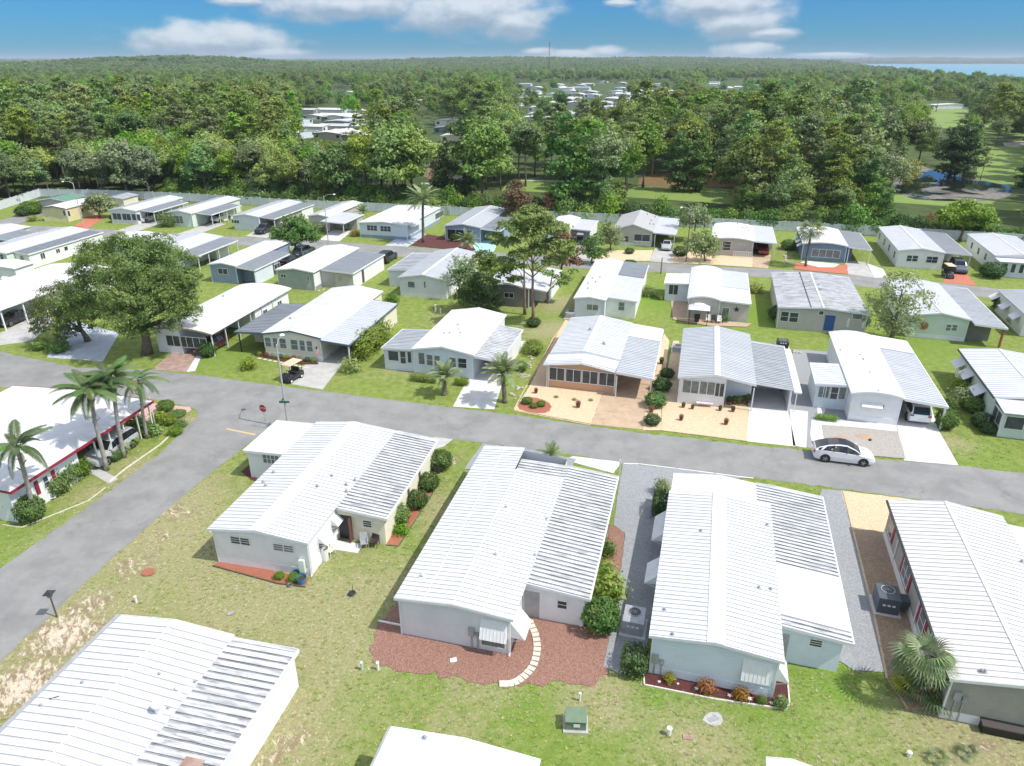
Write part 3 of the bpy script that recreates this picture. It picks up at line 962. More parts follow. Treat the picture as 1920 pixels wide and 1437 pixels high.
        if side == 'R':
            mb.poly([(xo, y0, 0), (xo, y1, 0), (xo, y1, f(xo)), (xo, y0, f(xo))])
        else:
            mb.poly([(xo, y1, 0), (xo, y0, 0), (xo, y0, f(xo)), (xo, y1, f(xo))])
        mb.obj(name, mat, s.e)
        s.rx0, s.rx1, s.ry0, s.ry1 = xa2, xb2, y0, y1
        return s

    def win(s, face, x0, y0, x1, y1, n=1, rows=2, glass=None, trim=None, plane=None, name='window', zlo=None, zhi=None):
        """window on a wall, from its photo corners; face S, E or W"""
        if face == 'S':
            pl = s.wy0 if plane is None else plane
            a, b = s.hit(x0, y0, 1, pl), s.hit(x1, y1, 1, pl)
            p0, p1 = a.x, b.x
        else:
            pl = (s.wx1 if face == 'E' else s.wx0) if plane is None else plane
            a, b = s.hit(x0, y0, 0, pl), s.hit(x1, y1, 0, pl)
            p0, p1 = sorted((a.y, b.y))
        zh, zl = max(a.z, b.z), min(a.z, b.z)
        if zlo is not None: zl = zlo
        if zhi is not None: zh = zhi
        zl = max(zl, 0.02)
        return s.win_l(face, pl, p0, p1, zl, zh, n, rows, glass, trim, name)

    def win_l(s, face, pl, p0, p1, zl, zh, n=1, rows=2, glass=None, trim=None, name='window'):
        wd, ht = p1 - p0, zh - zl
        fr = .06
        trim, glass = trim or TRIM, glass or GLASS
        mb = MB()
        mb.box(-.0, wd, -.05, .0, -fr, 0)
        mb.box(-.0, wd, -.05, .0, ht, ht + fr)
        mb.box(-fr, 0, -.05, .0, -fr, ht + fr)
        mb.box(wd, wd + fr, -.05, .0, -fr, ht + fr)
        for k in range(1, n):
            c = wd * k / n
            mb.box(c - .03, c + .03, -.045, .0, 0, ht)
        for k in range(1, rows):
            c = ht * k / rows
            mb.box(0, wd, -.037, 0, c - .018, c + .018)
        # local frame of the wall: x along the wall, -y outwards
        if face == 'S':
            loc, rz = (p0, pl - .002, zl), 0
        elif face == 'E':
            loc, rz = (pl + .002, p0, zl), math.pi / 2
        else:
            loc, rz = (pl - .002, p1, zl), -math.pi / 2
        o = mb.obj(name, trim, s.e, loc, (0, 0, rz))
        pw = wd / n
        pb = MB()
        pb.box(.002, pw - .002, -.03, -.001, .002, ht - .002)
        me = pb.mesh('pane', [glass])
        for k in range(n):
            link('pane', me, o, (k * pw, 0, 0))
        return o

    def awning(s, face, x0, y0, x1, y1, drop=.75, out=.6, plane=None, mat=None, z=None, ln=None, y=None):
        """sloping metal window awning; photo corners = its hinge edge on the wall"""
        if face == 'S':
            pl = s.wy0 if plane is None else plane
            a, b = s.hit(x0, y0, 1, pl), s.hit(x1, y1, 1, pl)
            p0, p1 = sorted((a.x, b.x)); loc, rz = (p0, pl - .01, 0), 0
        else:
            pl = (s.wx1 if face == 'E' else s.wx0) if plane is None else plane
            a, b = s.hit(x0, y0, 0, pl), s.hit(x1, y1, 0, pl)
            p0, p1 = sorted((a.y, b.y))
            if y is not None: p0, p1 = y, y + ln
            loc, rz = ((pl + .01, p0, 0), math.pi / 2) if face == 'E' else ((pl - .01, p1, 0), -math.pi / 2)
        zt = z if z is not None else max(a.z, b.z)
        if ln: p1 = p0 + ln
        wd = p1 - p0
        mb = MB()
        mb.hexa([(0, -out, zt - drop - .02), (wd, -out, zt - drop - .02), (wd, 0, zt - .02), (0, 0, zt - .02), (0, -out, zt - drop), (wd, -out, zt - drop), (wd, 0, zt), (0, 0, zt)])
        k = 0
        while k * .2 < wd - .03:
            x = k * .2
            mb.bar((x + .02, -out, zt - drop + .012), (x + .02, 0, zt + .012), .03, .024)
            k += 1
        mb.poly([(0.001, -out, zt - drop), (0.001, 0, zt - drop * 0.95), (0.001, 0, zt)])
        mb.poly([(wd - .001, 0, zt - drop * .95), (wd - .001, -out, zt - drop), (wd - .001, 0, zt)])
        mb.bar((.03, -out + .02, zt - drop - .02), (.03, -.02, zt - drop - .25), .025, .025)
        mb.bar((wd - .03, -out + .02, zt - drop - .02), (wd - .03, -.02, zt - drop - .25), .025, .025)
        return mb.obj('awning', mat or TRIM, s.e, loc, (0, 0, rz))

    def box(s, name, x0, x1, y0, y1, z0, z1, mat, bev=0):
        mb = MB()
        mb.box(x0, x1, y0, y1, z0, z1)
        return mb.obj(name, mat, s.e)

    def vents(s, pxs, r=.07, h=.28, mat=None):
        for px, py in pxs:
            p = s.l(px, py, s.he + s.rise * .6)
            if not 0 < p.x < s.W: continue
            mb = MB()
            z = s.z(p.x)
            mb.tube([(0, 0, -.05), (0, 0, h * .6)], r * .7, 8)
            mb.tube([(0, 0, h * .55), (0, 0, h)], [r * 1.5, r * .9], 8)
            mb.box(-r * 2, r * 2, -r * 2, r * 2, -.01, .03)
            mb.obj('roof_vent', mat or METAL, s.e, (p.x, p.y, z))
        return s

    def downspout(s, x, y, ln=0.9):
        mb = MB()
        zt = s.z(max(0, min(s.W, x))) - .1
        mb.box(x - .035, x + .035, y - .035, y + .035, .12, zt)
        mb.bar((x, y, .12), (x, y - ln * .2, .06), .07, .06)
        mb.obj('downspout', TRIM, s.e)
        return s

    def meter(s, px, py, face='S'):
        p = s.hit(px, py, 1, s.wy0)
        mb = MB()
        mb.box(p.x - .16, p.x + .16, s.wy0 - .15, s.wy0 - .004, p.z - .25, p.z + .3)
        mb.box(p.x + .24, p.x + .46, s.wy0 - .12, s.wy0 - .004, p.z - .3, p.z + .02)
        mb.tube([(p.x + .35, s.wy0 - .18, p.z - .12), (p.x + .35, s.wy0 - .1, p.z - .12)], .08, 8)
        mb.box(p.x - .03, p.x + .03, s.wy0 - .08, s.wy0 - .02, .02, p.z - .24)
        mb.box(p.x + .32, p.x + .38, s.wy0 - .08, s.wy0 - .02, .02, p.z - .29)
        mb.obj('electric_meter', METAL, s.e)
        return s


def crop(x0, y0, k):
    return lambda *a: tuple(v for i in range(0, len(a), 2) for v in (x0 + a[i] / k, y0 + a[i + 1] / k))


Z3, Z4, Z5, Z6, Z7 = crop(0, 340, 3.782), crop(380, 340, 3.782), crop(700, 360, 3.782), crop(1060, 360, 4.227), crop(1420, 360, 3.782)
Y1, Y2, Y3, Y4, Y5, Y6, Y7 = crop(0, 640, 3.992), crop(360, 500, 4.791), crop(680, 540, 5.053), crop(1000, 560, 5.132), crop(1240, 580, 5.133), crop(1480, 600, 4.364), crop(380, 760, 3.883)
X1, X2, X3, X4, X5, X6 = crop(660, 800, 2.764), crop(1120, 860, 2.993), crop(1540, 900, 2.676), crop(0, 1000, 3), crop(560, 1180, 3), crop(1180, 1180, 2.595)

# ================= near side of the main street
# -- white home with cream carport side, red mulch strip at its foot
h = House('white ribbed-roof home near the junction with red mulch strip and blue tubs at its gable', 12.5, NL=Y7(48, 893), NR=Y7(755, 1015), FR=Y7(1408, 188), FL=Y7(820, 122), rise=.4)
H1 = h
h.roof(ROOF_W, rib=.38, panels=True, cap=.5, ribh=.035)
h.walls(W_WHITE, skirt=W_WHITE)
h.win('S', *Y7(203, 952, 346, 1020), n=2, rows=3, glass=GLASS)
h.win('S', *Y7(515, 1005, 664, 1072), n=2, rows=3, glass=GLASSL)
h.win('E', *Y7(836, 990, 870, 990), zlo=1.1, zhi=1.9)
h.awning('E', *Y7(830, 945, 872, 905), drop=.5, out=.5, z=2.1, ln=1.2)
h.awning('E', *Y7(930, 830, 975, 790), drop=.5, out=.5, z=2.1, ln=1.2)
h.lean('R', Y7(1325, 826), Y7(1722, 250), ROOF_M, zo=2.1, rib=.36, ribh=.055, panels=True)
h.room(W_CREAM, inset=.25)
bx = h.rx1
h.win('S', *Y7(1168, 836, 1233, 889), rows=3, plane=h.ry0, glass=GLASS)
for a, b in (((1570, 490), (1580, 600)), ((1488, 600), (1500, 700))):
    p = h.hit(*Y7(*a), 0, bx)
    h.box('shutter', bx + .004, bx + .04, p.y, p.y + .35, .8, 2.0, BROWNTRIM)
# recessed breezeway between the body and the store room
p = h.hit(*Y7(1085, 900), 1, h.ry0)
h.box('doorway', h.wx1 + .08, p.x, h.ry0 - .012, h.ry0 + .02, .02, 1.95, BLACK)
h.box('open_door', p.x + .02, p.x + .07, h.ry0 - .5, h.ry0 - .02, .05, 1.95, material('maroon_door', (.13, .05, .045)))
h.vents([Y7(940, 515), Y7(1043, 566), Y7(1044, 612), Y7(835, 595), Y7(515, 480), Y7(440, 550), Y7(457, 580), Y7(1107, 530)], r=.06, h=.22)
h.downspout(h.wx1 + .06, h.wy0 + .05)
h.lean('L', Y7(300, 330), Y7(545, 112), ROOF_S, zo=2.35, zi=2.42, edge=.12)
h.room(W_WHITE, side='L')
h.win('S', *Y7(436, 355, 560, 430), n=4, rows=2, plane=h.ry0, glass=GLASSL)
FRONT = [h]

# -- big ribbed home in the middle foreground
h = House('large white ribbed-roof home with red mulch and curved paver path behind it', 14.5, NL=X1(228, 893), NR=X1(845, 1003), FL=X1(668, 113), FR=X1(1086, 290), rise=.3)
H2 = h
step_y = h.l(*X1(1088, 290), 2.5).y
x_front = h.l(*X1(905, 122), 2.5).x
Lf = h.l(*X1(668, 113), 2.5).y
h.L = step_y
h.roof(ROOF_W, sections=[(0, h.W, 0, step_y), (0, x_front, step_y + .001, Lf)], rib=.37, ribh=.035, panels=True, seams=(.25, .5, .75))
h.walls(W_GREY, y1=Lf - .3, x1=h.W - .3)
h.awning('S', *X1(668, 1008, 806, 1030), drop=1.1, out=.42, z=2.25)
h.win('S', *X1(672, 1075, 792, 1150), n=1, rows=1, glass=GLASSL)
h.awning('E', *X1(893, 905, 925, 860), drop=1.1, out=.85, z=2.2, ln=1.6, y=.35)
h.lean('R', X1(1240, 898), X1(1370, 258), ROOF_M, zo=2.1, rib=.37, ribh=.055, panels=True)
xa, xb, ly0, ly1, za, zb = h.lt
h.wx1 = h.W - .3
h.room(W_WHITE, inset=.3, y1=ly0 + 5.0)
h.win('S', *X1(1067, 900, 1112, 945), rows=2, plane=h.ry0)
p = h.hit(*X1(972, 900), 1, h.ry0)
h.box('doorway', h.wx1 + .1, p.x, h.ry0 - .012, h.ry0 + .02, .02, 1.95, METAL)
mbp = [h.box('post', xb - .15, xb - .05, ly0 + 5.2 + k * 3.6, ly0 + 5.3 + k * 3.6, 0, 2.17, TRIM) for k in range(4)]
f = lambda x: za + (zb - za) * (x - xa) / (xb - xa)
mb = MB()
mb.hexa([(x_front + .01, step_y + .01, f(xa) - .1), (xa - .005, step_y + .01, f(xa) - .1), (xa - .005, ly1, f(xa) - .1), (x_front + .01, ly1, f(xa) - .1), (x_front + .01, step_y + .01, f(xa) + .06), (xa - .005, step_y + .01, f(xa)), (xa - .005, ly1, f(xa)), (x_front + .01, ly1, f(xa) + .06)])
o = mb.obj('lean_to_roof', ROOF_M, h.e)
h.panel_run([x_front + .01, xa - .005], [f(xa) + .06, f(xa)], step_y + .02, ly1, .37, .055, ROOF_M, o)
h.vents([X1(805, 425), X1(752, 668), X1(368, 772)], r=.09, h=.3, mat=TRIM)
h.vents([X1(948, 655), X1(1008, 470)], r=.04, h=.15)
h.meter(*X1(620, 1060))
h.downspout(h.wx1 + .05, h.wy0)
h.box('downspout', h.wx0 - 1.6, h.wx0, h.wy0 + .3, h.wy0 + .38, .25, .33, TRIM)
FRONT.append(h)

# -- right foreground home on grey gravel
h = House('white ribbed-roof home on grey gravel with dark red flower bed and star ornaments', 15.6, NL=X2(273, 998), NR=X2(1042, 1133), FL=X2(415, 180), FR=X2(980, 265), rise=.36)
H3 = h
fl = h.l(*X2(432, 92), 2.5)
fr = h.l(*X2(886, 150), 2.5)
h.roof(ROOF_W, sections=[(0, h.W, 0, h.L)], rib=.36, ribh=.035, panels=True, cap=.45)
h.walls(W_PBLUE, y1=fl.y - .2, skirt=W_PBLUE)
mb = MB()
xs = h.prof(.12, fr.x)
for a, b in zip(xs, xs[1:]):
    mb.hexa([(a, h.L + .03, h.z(a) - .2), (b, h.L + .03, h.z(b) - .2), (b, fl.y, h.z(b) - .2), (a, fl.y, h.z(a) - .2), (a, h.L + .03, h.z(a) - .1), (b, h.L + .03, h.z(b) - .1), (b, fl.y, h.z(b) - .1), (a, fl.y, h.z(a) - .1)])
mb.obj('front_roof', ROOF_S, h.e)
H3F = (fr.x, fl.y)
h.awning('S', *X2(822, 1112, 990, 1140), drop=1.25, out=.28, z=2.3)
h.lean('R', X2(1425, 1040), X2(1268, 216), ROOF_M, zo=2.1, rib=.36, ribh=.055, panels=True)
xa, xb, ly0, ly1, za, zb = h.lt
y_split = h.l(*X2(1355, 690), 2.1).y
f = lambda x: za + (zb - za) * (x - xa) / (xb - xa)
mb = MB()
mb.hexa([(xa + .02, ly0 + .8, f(xa) + .01), (xb, ly0 + .8, f(xb) + .01), (xb, y_split, f(xb) + .01), (xa + .02, y_split, f(xa) + .01), (xa + .02, ly0 + .8, f(xa) + .1), (xb, ly0 + .8, f(xb) + .1), (xb, y_split, f(xb) + .1), (xa + .02, y_split, f(xa) + .1)])
mb.obj('coated_roof_sheet', ROOF_S, h.e)
mb = MB()
mb.hexa([(H3F[0] + .01, h.L + .04, f(xa) - .1), (xa - .005, h.L + .04, f(xa) - .1), (xa - .005, ly1, f(xa) - .1), (H3F[0] + .01, ly1, f(xa) - .1), (H3F[0] + .01, h.L + .04, f(xa) + .05), (xa - .005, h.L + .04, f(xa)), (xa - .005, ly1, f(xa)), (H3F[0] + .01, ly1, f(xa) + .05)])
o = mb.obj('lean_to_roof', ROOF_M, h.e)
h.panel_run([H3F[0] + .01, xa - .005], [f(xa) + .05, f(xa)], h.L + .05, ly1, .36, .055, ROOF_M, o)
h.room(W_PBLUE, inset=.4)
h.win('S', *X2(1197, 1010, 1256, 1058), rows=3, plane=h.ry0)
p0 = h.hit(*X2(1045, 1000), 1, h.ry0); p1 = h.hit(*X2(1080, 1000), 1, h.ry0)
h.box('doorway', h.wx1 + .05, max(p1.x, h.wx1 + .5), h.ry0 - .012, h.ry0 + .02, .02, 1.95, METAL)
h.wx1 = h.W - .3
h.awning('E', *X2(1045, 1050, 1060, 1030), drop=1.1, out=.75, z=2.15, ln=1.5, y=.35)
for a in ((305, 460, 345, 330), (265, 700, 290, 590)):
    ya, yb = h.l(*X2(a[0], a[1]), 1.4).y, h.l(*X2(a[2], a[3]), 1.4).y
    h.awning('W', 500, 500, 500, 500, drop=.85, out=.95, z=2.25, y=ya, ln=yb - ya)
h.vents([X2(955, 362), X2(975, 722), X2(378, 838), X2(907, 720), X2(580, 410), X2(422, 982)], r=.05, h=.18)
h.meter(*X2(325, 1120))
h.box('downspout', h.wx0 - 1.4, h.wx0, h.wy0 + .35, h.wy0 + .43, .2, .28, TRIM)
h.box('downspout', xb + .0, xb + .1, ly1 - 3.0, ly1 - 1.2, 1.75, 2.02, TRIM)
FRONT.append(h)

# -- taupe home with maroon shutters at the right edge
h = House('taupe sided home with maroon window shutters at the right edge', 16.0, NL=X3(650, 1000), FL=X3(332, 108), FR=X3(905, 175), rise=.5)
H4 = h
h.roof(ROOF_C, rib=.4, ribh=.035, panels=True, cap=.12, fascia=TRIM)
h.box('gutter', -.1, -.004, 0, h.L, 2.6, 2.74, DARKMETAL)
h.walls(W_TAUPE, skirt=TRIM)
for a in ((392, 385, 445, 500), (478, 640, 520, 740)):
    p = h.hit(*X3(a[0], a[1]), 0, h.wx0); q = h.hit(*X3(a[2], a[3]), 0, h.wx0)
    y0, y1 = sorted((p.y, q.y))
    y0 += .1; y1 = y0 + (1.5 if a[0] < 450 else .9)
    h.win_l('W', h.wx0, y0, y1, .9, 2.05, n=2 if a[0] < 450 else 1, rows=2, glass=GLASSL)
    for yy in (y0 - .42, y1 + .08):
        h.box('shutter', h.wx0 - .05, h.wx0 - .004, yy, yy + .34, .85, 2.1, RED)
p = h.hit(*X3(352, 250), 0, h.wx0)
h.win_l('W', h.wx0, p.y - .4, p.y + .5, .9, 2.05, n=1, rows=2, glass=GLASS)
h.box('shutter', h.wx0 - .05, h.wx0 - .004, p.y - .85, p.y - .5, .85, 2.1, RED)
for k in (3.4, 9.4):
    h.box('downspout', h.wx0 - .09, h.wx0 - .02, h.L - k - .2, h.L - k - .1, .1, 2.4, TRIM)
h.vents([X3(1010, 398), X3(805, 958), X3(820, 960)], r=.06, h=.2)
h.meter(*X3(680, 1080))
h.lean_l('R', h.W + 3.4, h.L - 9, h.L - .6, ROOF_S, 2.25, 2.38, 0)
FRONT.append(h)

# -- home at the bottom left, only its far end in view
h = House('white ribbed-roof home at the bottom left with dirty grey side roof', 12.5, FL=X4(685, 455), FR=X4(1312, 582), L=15, rise=.36, he=2.55)
h.roof(ROOF_W, rib=.42, panels=True, ribh=.045, seams=(.5,))
h.box('gutter', -.22, -.004, 0, h.L, 2.45, 2.6, METAL)
h.walls(W_WHITE)
h.lean('R', X4(1005, 1660), X4(1680, 655), ROOF_M, zo=2.25, rib=.42, ribh=.065, panels=True)
xa, xb, ly0, ly1, za, zb = h.lt
h.room(W_WHITE, inset=.15)
p = h.l(*X4(1090, 1290), 2.35)
h.box('skylight', p.x - .4, p.x + .5, p.y - .6, p.y + .1, 2.3, 2.52, BROWNP)
h.vents([X4(1092, 820), X4(895, 793), X4(940, 970), X4(225, 957), X4(460, 838)], r=.04, h=.13)
h.vents([X4(1000, 870)], r=.1, h=.3, mat=TRIM)
p = h.l(*X4(890, 970), 3.0)
mb = MB()
mb.tube([(0, 0, 0), (0, 0, .5)], .2, 12)
mb.tube([(0, 0, .42), (0, 0, .5), (0, 0, .58), (0, 0, .68)], [.2, .3, .3, .08], 12)
mb.obj('roof_ventilator', TRIM, h.e, (p.x, p.y, h.z(p.x) - .03))
mb = MB(); mb.box(0, .4, 0, .06, 0, .05)
q = h.l(*X4(270, 915), 2.9)
mb.obj('roof_flashing', BLACK, h.e, (q.x, q.y, h.z(q.x)), (0, 0, .6))
FRONT.append(h)

# -- smooth white roof at the bottom centre
h = House('smooth white roof with one small vent at the bottom centre edge', 14.0, FL=X5(520, 546), FR=X5(1360, 742), L=9, rise=.3, he=2.6)
h.roof(ROOF_S)
h.walls(W_WHITE)
h.vents([X5(708, 608)], r=.05, h=.15)
h.box('gutter', -.1, -.004, 0, h.L, 2.48, 2.6, METAL)
FRONT.append(h)
h = House('corner of a white roof just showing at the bottom edge right of centre', 15.0, FL=X6(665, 634), FR=X6(910, 668), L=6, rise=.2, he=2.6)
h.roof(ROOF_S)
h.walls(W_WHITE)
FRONT.append(h)

# -- red trimmed home by the four tall palms
h = House('white home with red roof trim beside four tall palms at the left edge', 12.5, NR=Y1(68, 1130), FR=Y1(1130, 463), FL=Y1(130, 320), rise=.35)
H8 = h
h.roof(ROOF_S, fascia=RED)
h.box('fascia', h.W + .002, h.W + .06, 0, h.L, 2.58, 2.80, RED)
yw = h.hit(*Y1(590, 900), 0, h.W - .5).y
h.walls(W_WHITE, x1=h.W - .5, y1=yw, x0=.3)
m2 = MB(); m2.box(.3, h.W - 4.4, yw + .02, h.L - .5, 0, 2.62); m2.obj('rear_wall', W_GREY, h.e)
w_ = h.win('E', *Y1(315, 1030, 355, 1030), zlo=1.1, zhi=2.0)
p = h.hit(*Y1(335, 1035), 0, h.wx1)
for yy in (p.y - .95, p.y + .6):
    h.box('shutter', h.wx1 + .004, h.wx1 + .05, yy, yy + .33, 1.0, 2.1, RED)
for k in range(5):
    yy = yw + 1.5 + k * (h.L - yw - 2) / 4
    h.box('post', h.W - .3, h.W - .2, yy, yy + .1, 0, 2.62, TRIM)
FRONT.append(h)

# ================= first row across the main street
ROW2 = []
# peach home
h = House('home with peach front wall under dark screened windows and ribbed white roof', 15.0, NL=Y4(162, 515), NR=Y4(815, 600), FL=Y4(372, 172), FR=Y4(966, 250), rise=.55)
HP = h
h.roof(ROOF_W, rib=.42, ribh=.05, cap=.25)
h.walls(W_PEACH)
fn = h.l(*Y4(105, 650), 2.35)
fr_ = h.l(*Y4(765, 720), 2.35)
y0 = min(fn.y, fr_.y, -.8)
mb = MB()
for a, b in ((-.15, h.W / 2), (h.W / 2, h.W + .05)):
    za_, zb_ = (h.z(max(a, 0)) - .16, h.z(min(b, h.W)) - .16)
    mb.hexa([(a, y0, za_ - .2), (b, y0, zb_ - .25), (b, .25, zb_ - .1), (a, .25, za_ - .1), (a, y0, za_ - .12), (b, y0, zb_ - .17), (b, .25, zb_), (a, .25, za_)])
    for k in range(5):
        yy = y0 + .1 + k * .42
        if yy < .1:
            mb.hexa([(a, yy, za_ - .1), (b, yy, zb_ - .1), (b, yy + .05, zb_ - .1), (a, yy + .05, za_ - .1), (a, yy, za_ - .04), (b, yy, zb_ - .07), (b, yy + .05, zb_ - .07), (a, yy + .05, za_ - .04)])
mb.obj('porch_roof', ROOF_W, h.e)
h.walls(W_PEACH, name='porch_wall', x0=.35, x1=h.W - .15, y0=y0 + .35, y1=.4, ztop=lambda x: 2.5)
mb = MB()
mb.poly([(.35, y0 + .345, 2.49), (h.W - .15, y0 + .345, 2.49), (h.W / 2, y0 + .345, 2.49 + .5)])
mb.obj('gable_panel', W_PEACH, h.e)
wl = (h.W - .5) / 4
for k in range(4):
    h.win_l('S', y0 + .345, .42 + k * wl + .06, .35 + (k + 1) * wl - .06, .85, 2.15, n=2, rows=1, glass=SCREEN)
h.lean('R', Y4(1130, 775), Y4(1262, 300), ROOF_L, zo=2.15, rib=.42, ribh=.06)
xa, xb, ly0, ly1, za, zb = h.lt
h.room(W_WHITE, y0=ly1 - 4.2)
mb = MB()
f = lambda x: za + (zb - za) * (x - xa) / (xb - xa)
ys = h.l(*Y4(1215, 430), 2.2).y
mb.hexa([(xa, ys, f(xa) + .01), (xb, ys, f(xb) + .01), (xb, ly1, f(xb) + .01), (xa, ly1, f(xa) + .01), (xa, ys, f(xa) + .09), (xb, ys, f(xb) + .09), (xb, ly1, f(xb) + .09), (xa, ly1, f(xa) + .09)])
mb.obj('coated_roof_sheet', ROOF_S, h.e)
for yy in (ly0 + .1, ly0 + 3.6, ly0 + 7.2):
    h.box('post', xb - .15, xb - .05, yy, yy + .1, 0, 2.2, TRIM)
h.box('post', h.wx1 + .15, h.wx1 + .27, ly0 + .1, ly0 + .22, 0, 2.2, TRIM)
h.vents([Y4(545, 315), Y4(678, 440)], r=.1, h=.3)
h.downspout(.2, y0 + .3)
ROW2.append(h)

# home with potted plants
h = House('pale grey gabled home with white ridge strip and pink-white porch ornaments', 14.5, NL=Y5(165, 665), NR=Y5(885, 720), FL=Y5(205, 190), FR=Y5(880, 243), rise=.6)
HG = h
h.roof(ROOF_L, rib=.42, ribh=.05, cap=.28)
xp = h.hit(*Y5(610, 800), 1, .22).x
h.walls(W_WHITE, x1=xp, y1=4)
h.walls(W_PBLUE, y0=2.2, x0=.31, name='rear_wall')
h.wy0, h.wx0 = .22, .22
h.win('S', *Y5(215, 680, 358, 812), n=2, rows=1, glass=GLASSL)
h.win('S', *Y5(372, 692, 508, 826), n=2, rows=1, glass=GLASSL)
h.win('S', *Y5(526, 710, 594, 842), n=2, rows=1, glass=GLASS)
h.lean('R', Y5(1262, 770), Y5(1190, 358), ROOF_G, zo=2.2, rib=.42, ribh=.06)
xa, xb, ly0, ly1, za, zb = h.lt
h.room(W_WHITE, y0=ly0 + 5)
h.box('post', h.W - .2, h.W - .1, .1, .2, 0, 2.35, TRIM)
h.box('privacy_wall', xb - .25, xb - .1, ly0 + .15, ly0 + 5, 0, 2.08, TRIM)
h.box('side_slab', xb + .05, xb + .75, ly0, ly1, 1.95, 2.1, ROOF_S)
h.box('post', xb + .3, xb + .38, ly0 + .1, ly0 + .18, 0, 1.95, TRIM)
h.downspout(.25, .2)
ROW2.append(h)

# white home with the van in the carport
h = House('smooth white home with glazed entry porch and white vehicle under its carport', 15.5, NL=Y6(508, 604), NR=Y6(945, 645), FL=Y6(322, 100), FR=Y6(690, 130), rise=.35, bow=True)
HW = h
h.roof(ROOF_S, seams=())
h.walls(W_WHITE, skirt=W_WHITE)
h.awning('S', *Y6(597, 660, 772, 668), drop=.35, out=.35, z=1.95)
h.win('S', *Y6(602, 680, 770, 730), n=3, rows=1, glass=GLASSL)
h.lean('R', Y6(1295, 715), Y6(960, 178), ROOF_L, zo=2.15, rib=.45, ribh=.04)
xa, xb, ly0, ly1, za, zb = h.lt
ys = h.l(*Y6(1010, 290), 2.2).y
mb = MB(); f = lambda x: za + (zb - za) * (x - xa) / (xb - xa)
mb.hexa([(xa, ys, f(xa) + .01), (xb, ys, f(xb) + .01), (xb, ly1, f(xb) + .01), (xa, ly1, f(xa) + .01), (xa, ys, f(xa) + .09), (xb, ys, f(xb) + .09), (xb, ly1, f(xb) + .09), (xa, ly1, f(xa) + .09)])
mb.obj('coated_roof_sheet', ROOF_S, h.e)
h.room(W_WHITE, y0=ys + .2)
for yy in (ly0 + .1, ly0 + 4, ly0 + 8):
    h.box('post', xb - .18, xb - .04, yy, yy + .14, 0, 2.2, TRIM)
h.lean('L', Y6(228, 525), Y6(165, 350), ROOF_W, zo=2.3, zi=2.45, rib=.45, ribh=.04)
h.room(W_PBLUE, side='L')
h.win('S', *Y6(248, 545, 285, 635), rows=1, plane=h.ry0, glass=GLASSL)
h.win('S', *Y6(290, 545, 325, 640), rows=1, plane=h.ry0, glass=GLASSL)
h.win('S', *Y6(340, 548, 390, 650), rows=2, plane=h.ry0, glass=GLASS, name='door')
h.win('S', *Y6(412, 550, 450, 650), rows=1, plane=h.ry0, glass=GLASSL)
h.vents([Y6(575, 295), Y6(605, 335), Y6(655, 440), Y6(600, 330), Y6(725, 590), Y6(418, 240)], r=.035, h=.1)
ROW2.append(h)

# mint home with awnings at the right edge
h = House('pale mint home with raised window awnings at the right edge', 16.5, NL=Y6(1685, 632), FL=Y6(1383, 238), W=7.2, rise=.4)
h.roof(ROOF_W, rib=.45, ribh=.04, cap=.08)
h.walls(W_MINT, skirt=TRIM)
h.box('gutter', -.1, -.004, 0, h.L, 2.6, 2.74, DARKMETAL)
y0 = -2.6
mb = MB()
mb.hexa([(0.1, y0, 2.35), (h.W, y0, 2.45), (h.W, .2, 2.72), (.1, .2, 2.55), (.1, y0, 2.45), (h.W, y0, 2.55), (h.W, .2, 2.82), (.1, .2, 2.65)])
mb.obj('porch_roof', ROOF_W, h.e)
wx0 = h.wx0
h.walls(W_MINT, name='porch_wall', y0=y0 + .3, y1=.3, ztop=2.2)
for k in range(4):
    h.win_l('S', y0 + .3, .5 + k * 1.6, .5 + k * 1.6 + 1.4, .9, 2.05, n=1, rows=1, glass=SCREEN)
h.win_l('W', h.wx0, y0 + .5, -.1, .9, 2.05, n=2, rows=1, glass=SCREEN)
for fr1 in (.30, .62, .86):
    yy = h.L * fr1
    h.awning('W', *Y6(1500, 500, 1500, 500), drop=.6, out=.85, z=2.15, ln=None) if False else None
    mb = MB(); zt = 2.15; wd = 2.1
    mb.hexa([(-.85, 0, zt - .62), (0, 0, zt - .02), (0, wd, zt - .02), (-.85, wd, zt - .62), (-.85, 0, zt - .6), (0, 0, zt), (0, wd, zt), (-.85, wd, zt - .6)])
    for k in range(9):
        mb.bar((-.85, .1 + k * .23, zt - .588), (0, .1 + k * .23, zt + .012), .03, .024)
    mb.obj('awning', TRIM, h.e, (h.wx0 - .02, yy - 1, 0))
    h.win_l('W', h.wx0, yy - .8, yy + .9, 1.0, 1.9, n=2, rows=1)
ROW2.append(h)

# white-blue home with two palms in front
h = House('powder blue and white home with patched white roof behind two stout palms', 14.5, NL=Y3(452, 578), NR=Y3(1048, 640), FL=Y3(850, 205), FR=Y3(1366, 262), rise=.6)
HB = h
h.roof(ROOF_P, cap=.1)
h.walls(W_PBLUE, skirt=W_PBLUE)
h.win('S', *Y3(528, 612, 590, 725), rows=1, glass=GLASSL)
h.win('S', *Y3(606, 630, 665, 735), rows=2, glass=GLASSL)
h.win('S', *Y3(680, 640, 735, 742), rows=2, glass=GLASSL)
h.win('S', *Y3(822, 658, 885, 755), rows=2, glass=GLASSL)
h.win('S', *Y3(905, 665, 985, 762), rows=2, glass=GLASS)
h.lean('R', Y3(1215, 690), Y3(1595, 402), ROOF_M, zo=2.2, rib=.42, ribh=.07)
h.room(W_WHITE, y0=h.lt[2] + 5.5)
h.box('privacy_wall', h.lt[1] - .2, h.lt[1] - .1, h.lt[2] + 2.5, h.lt[2] + 5.5, 0, 2.05, TRIM)
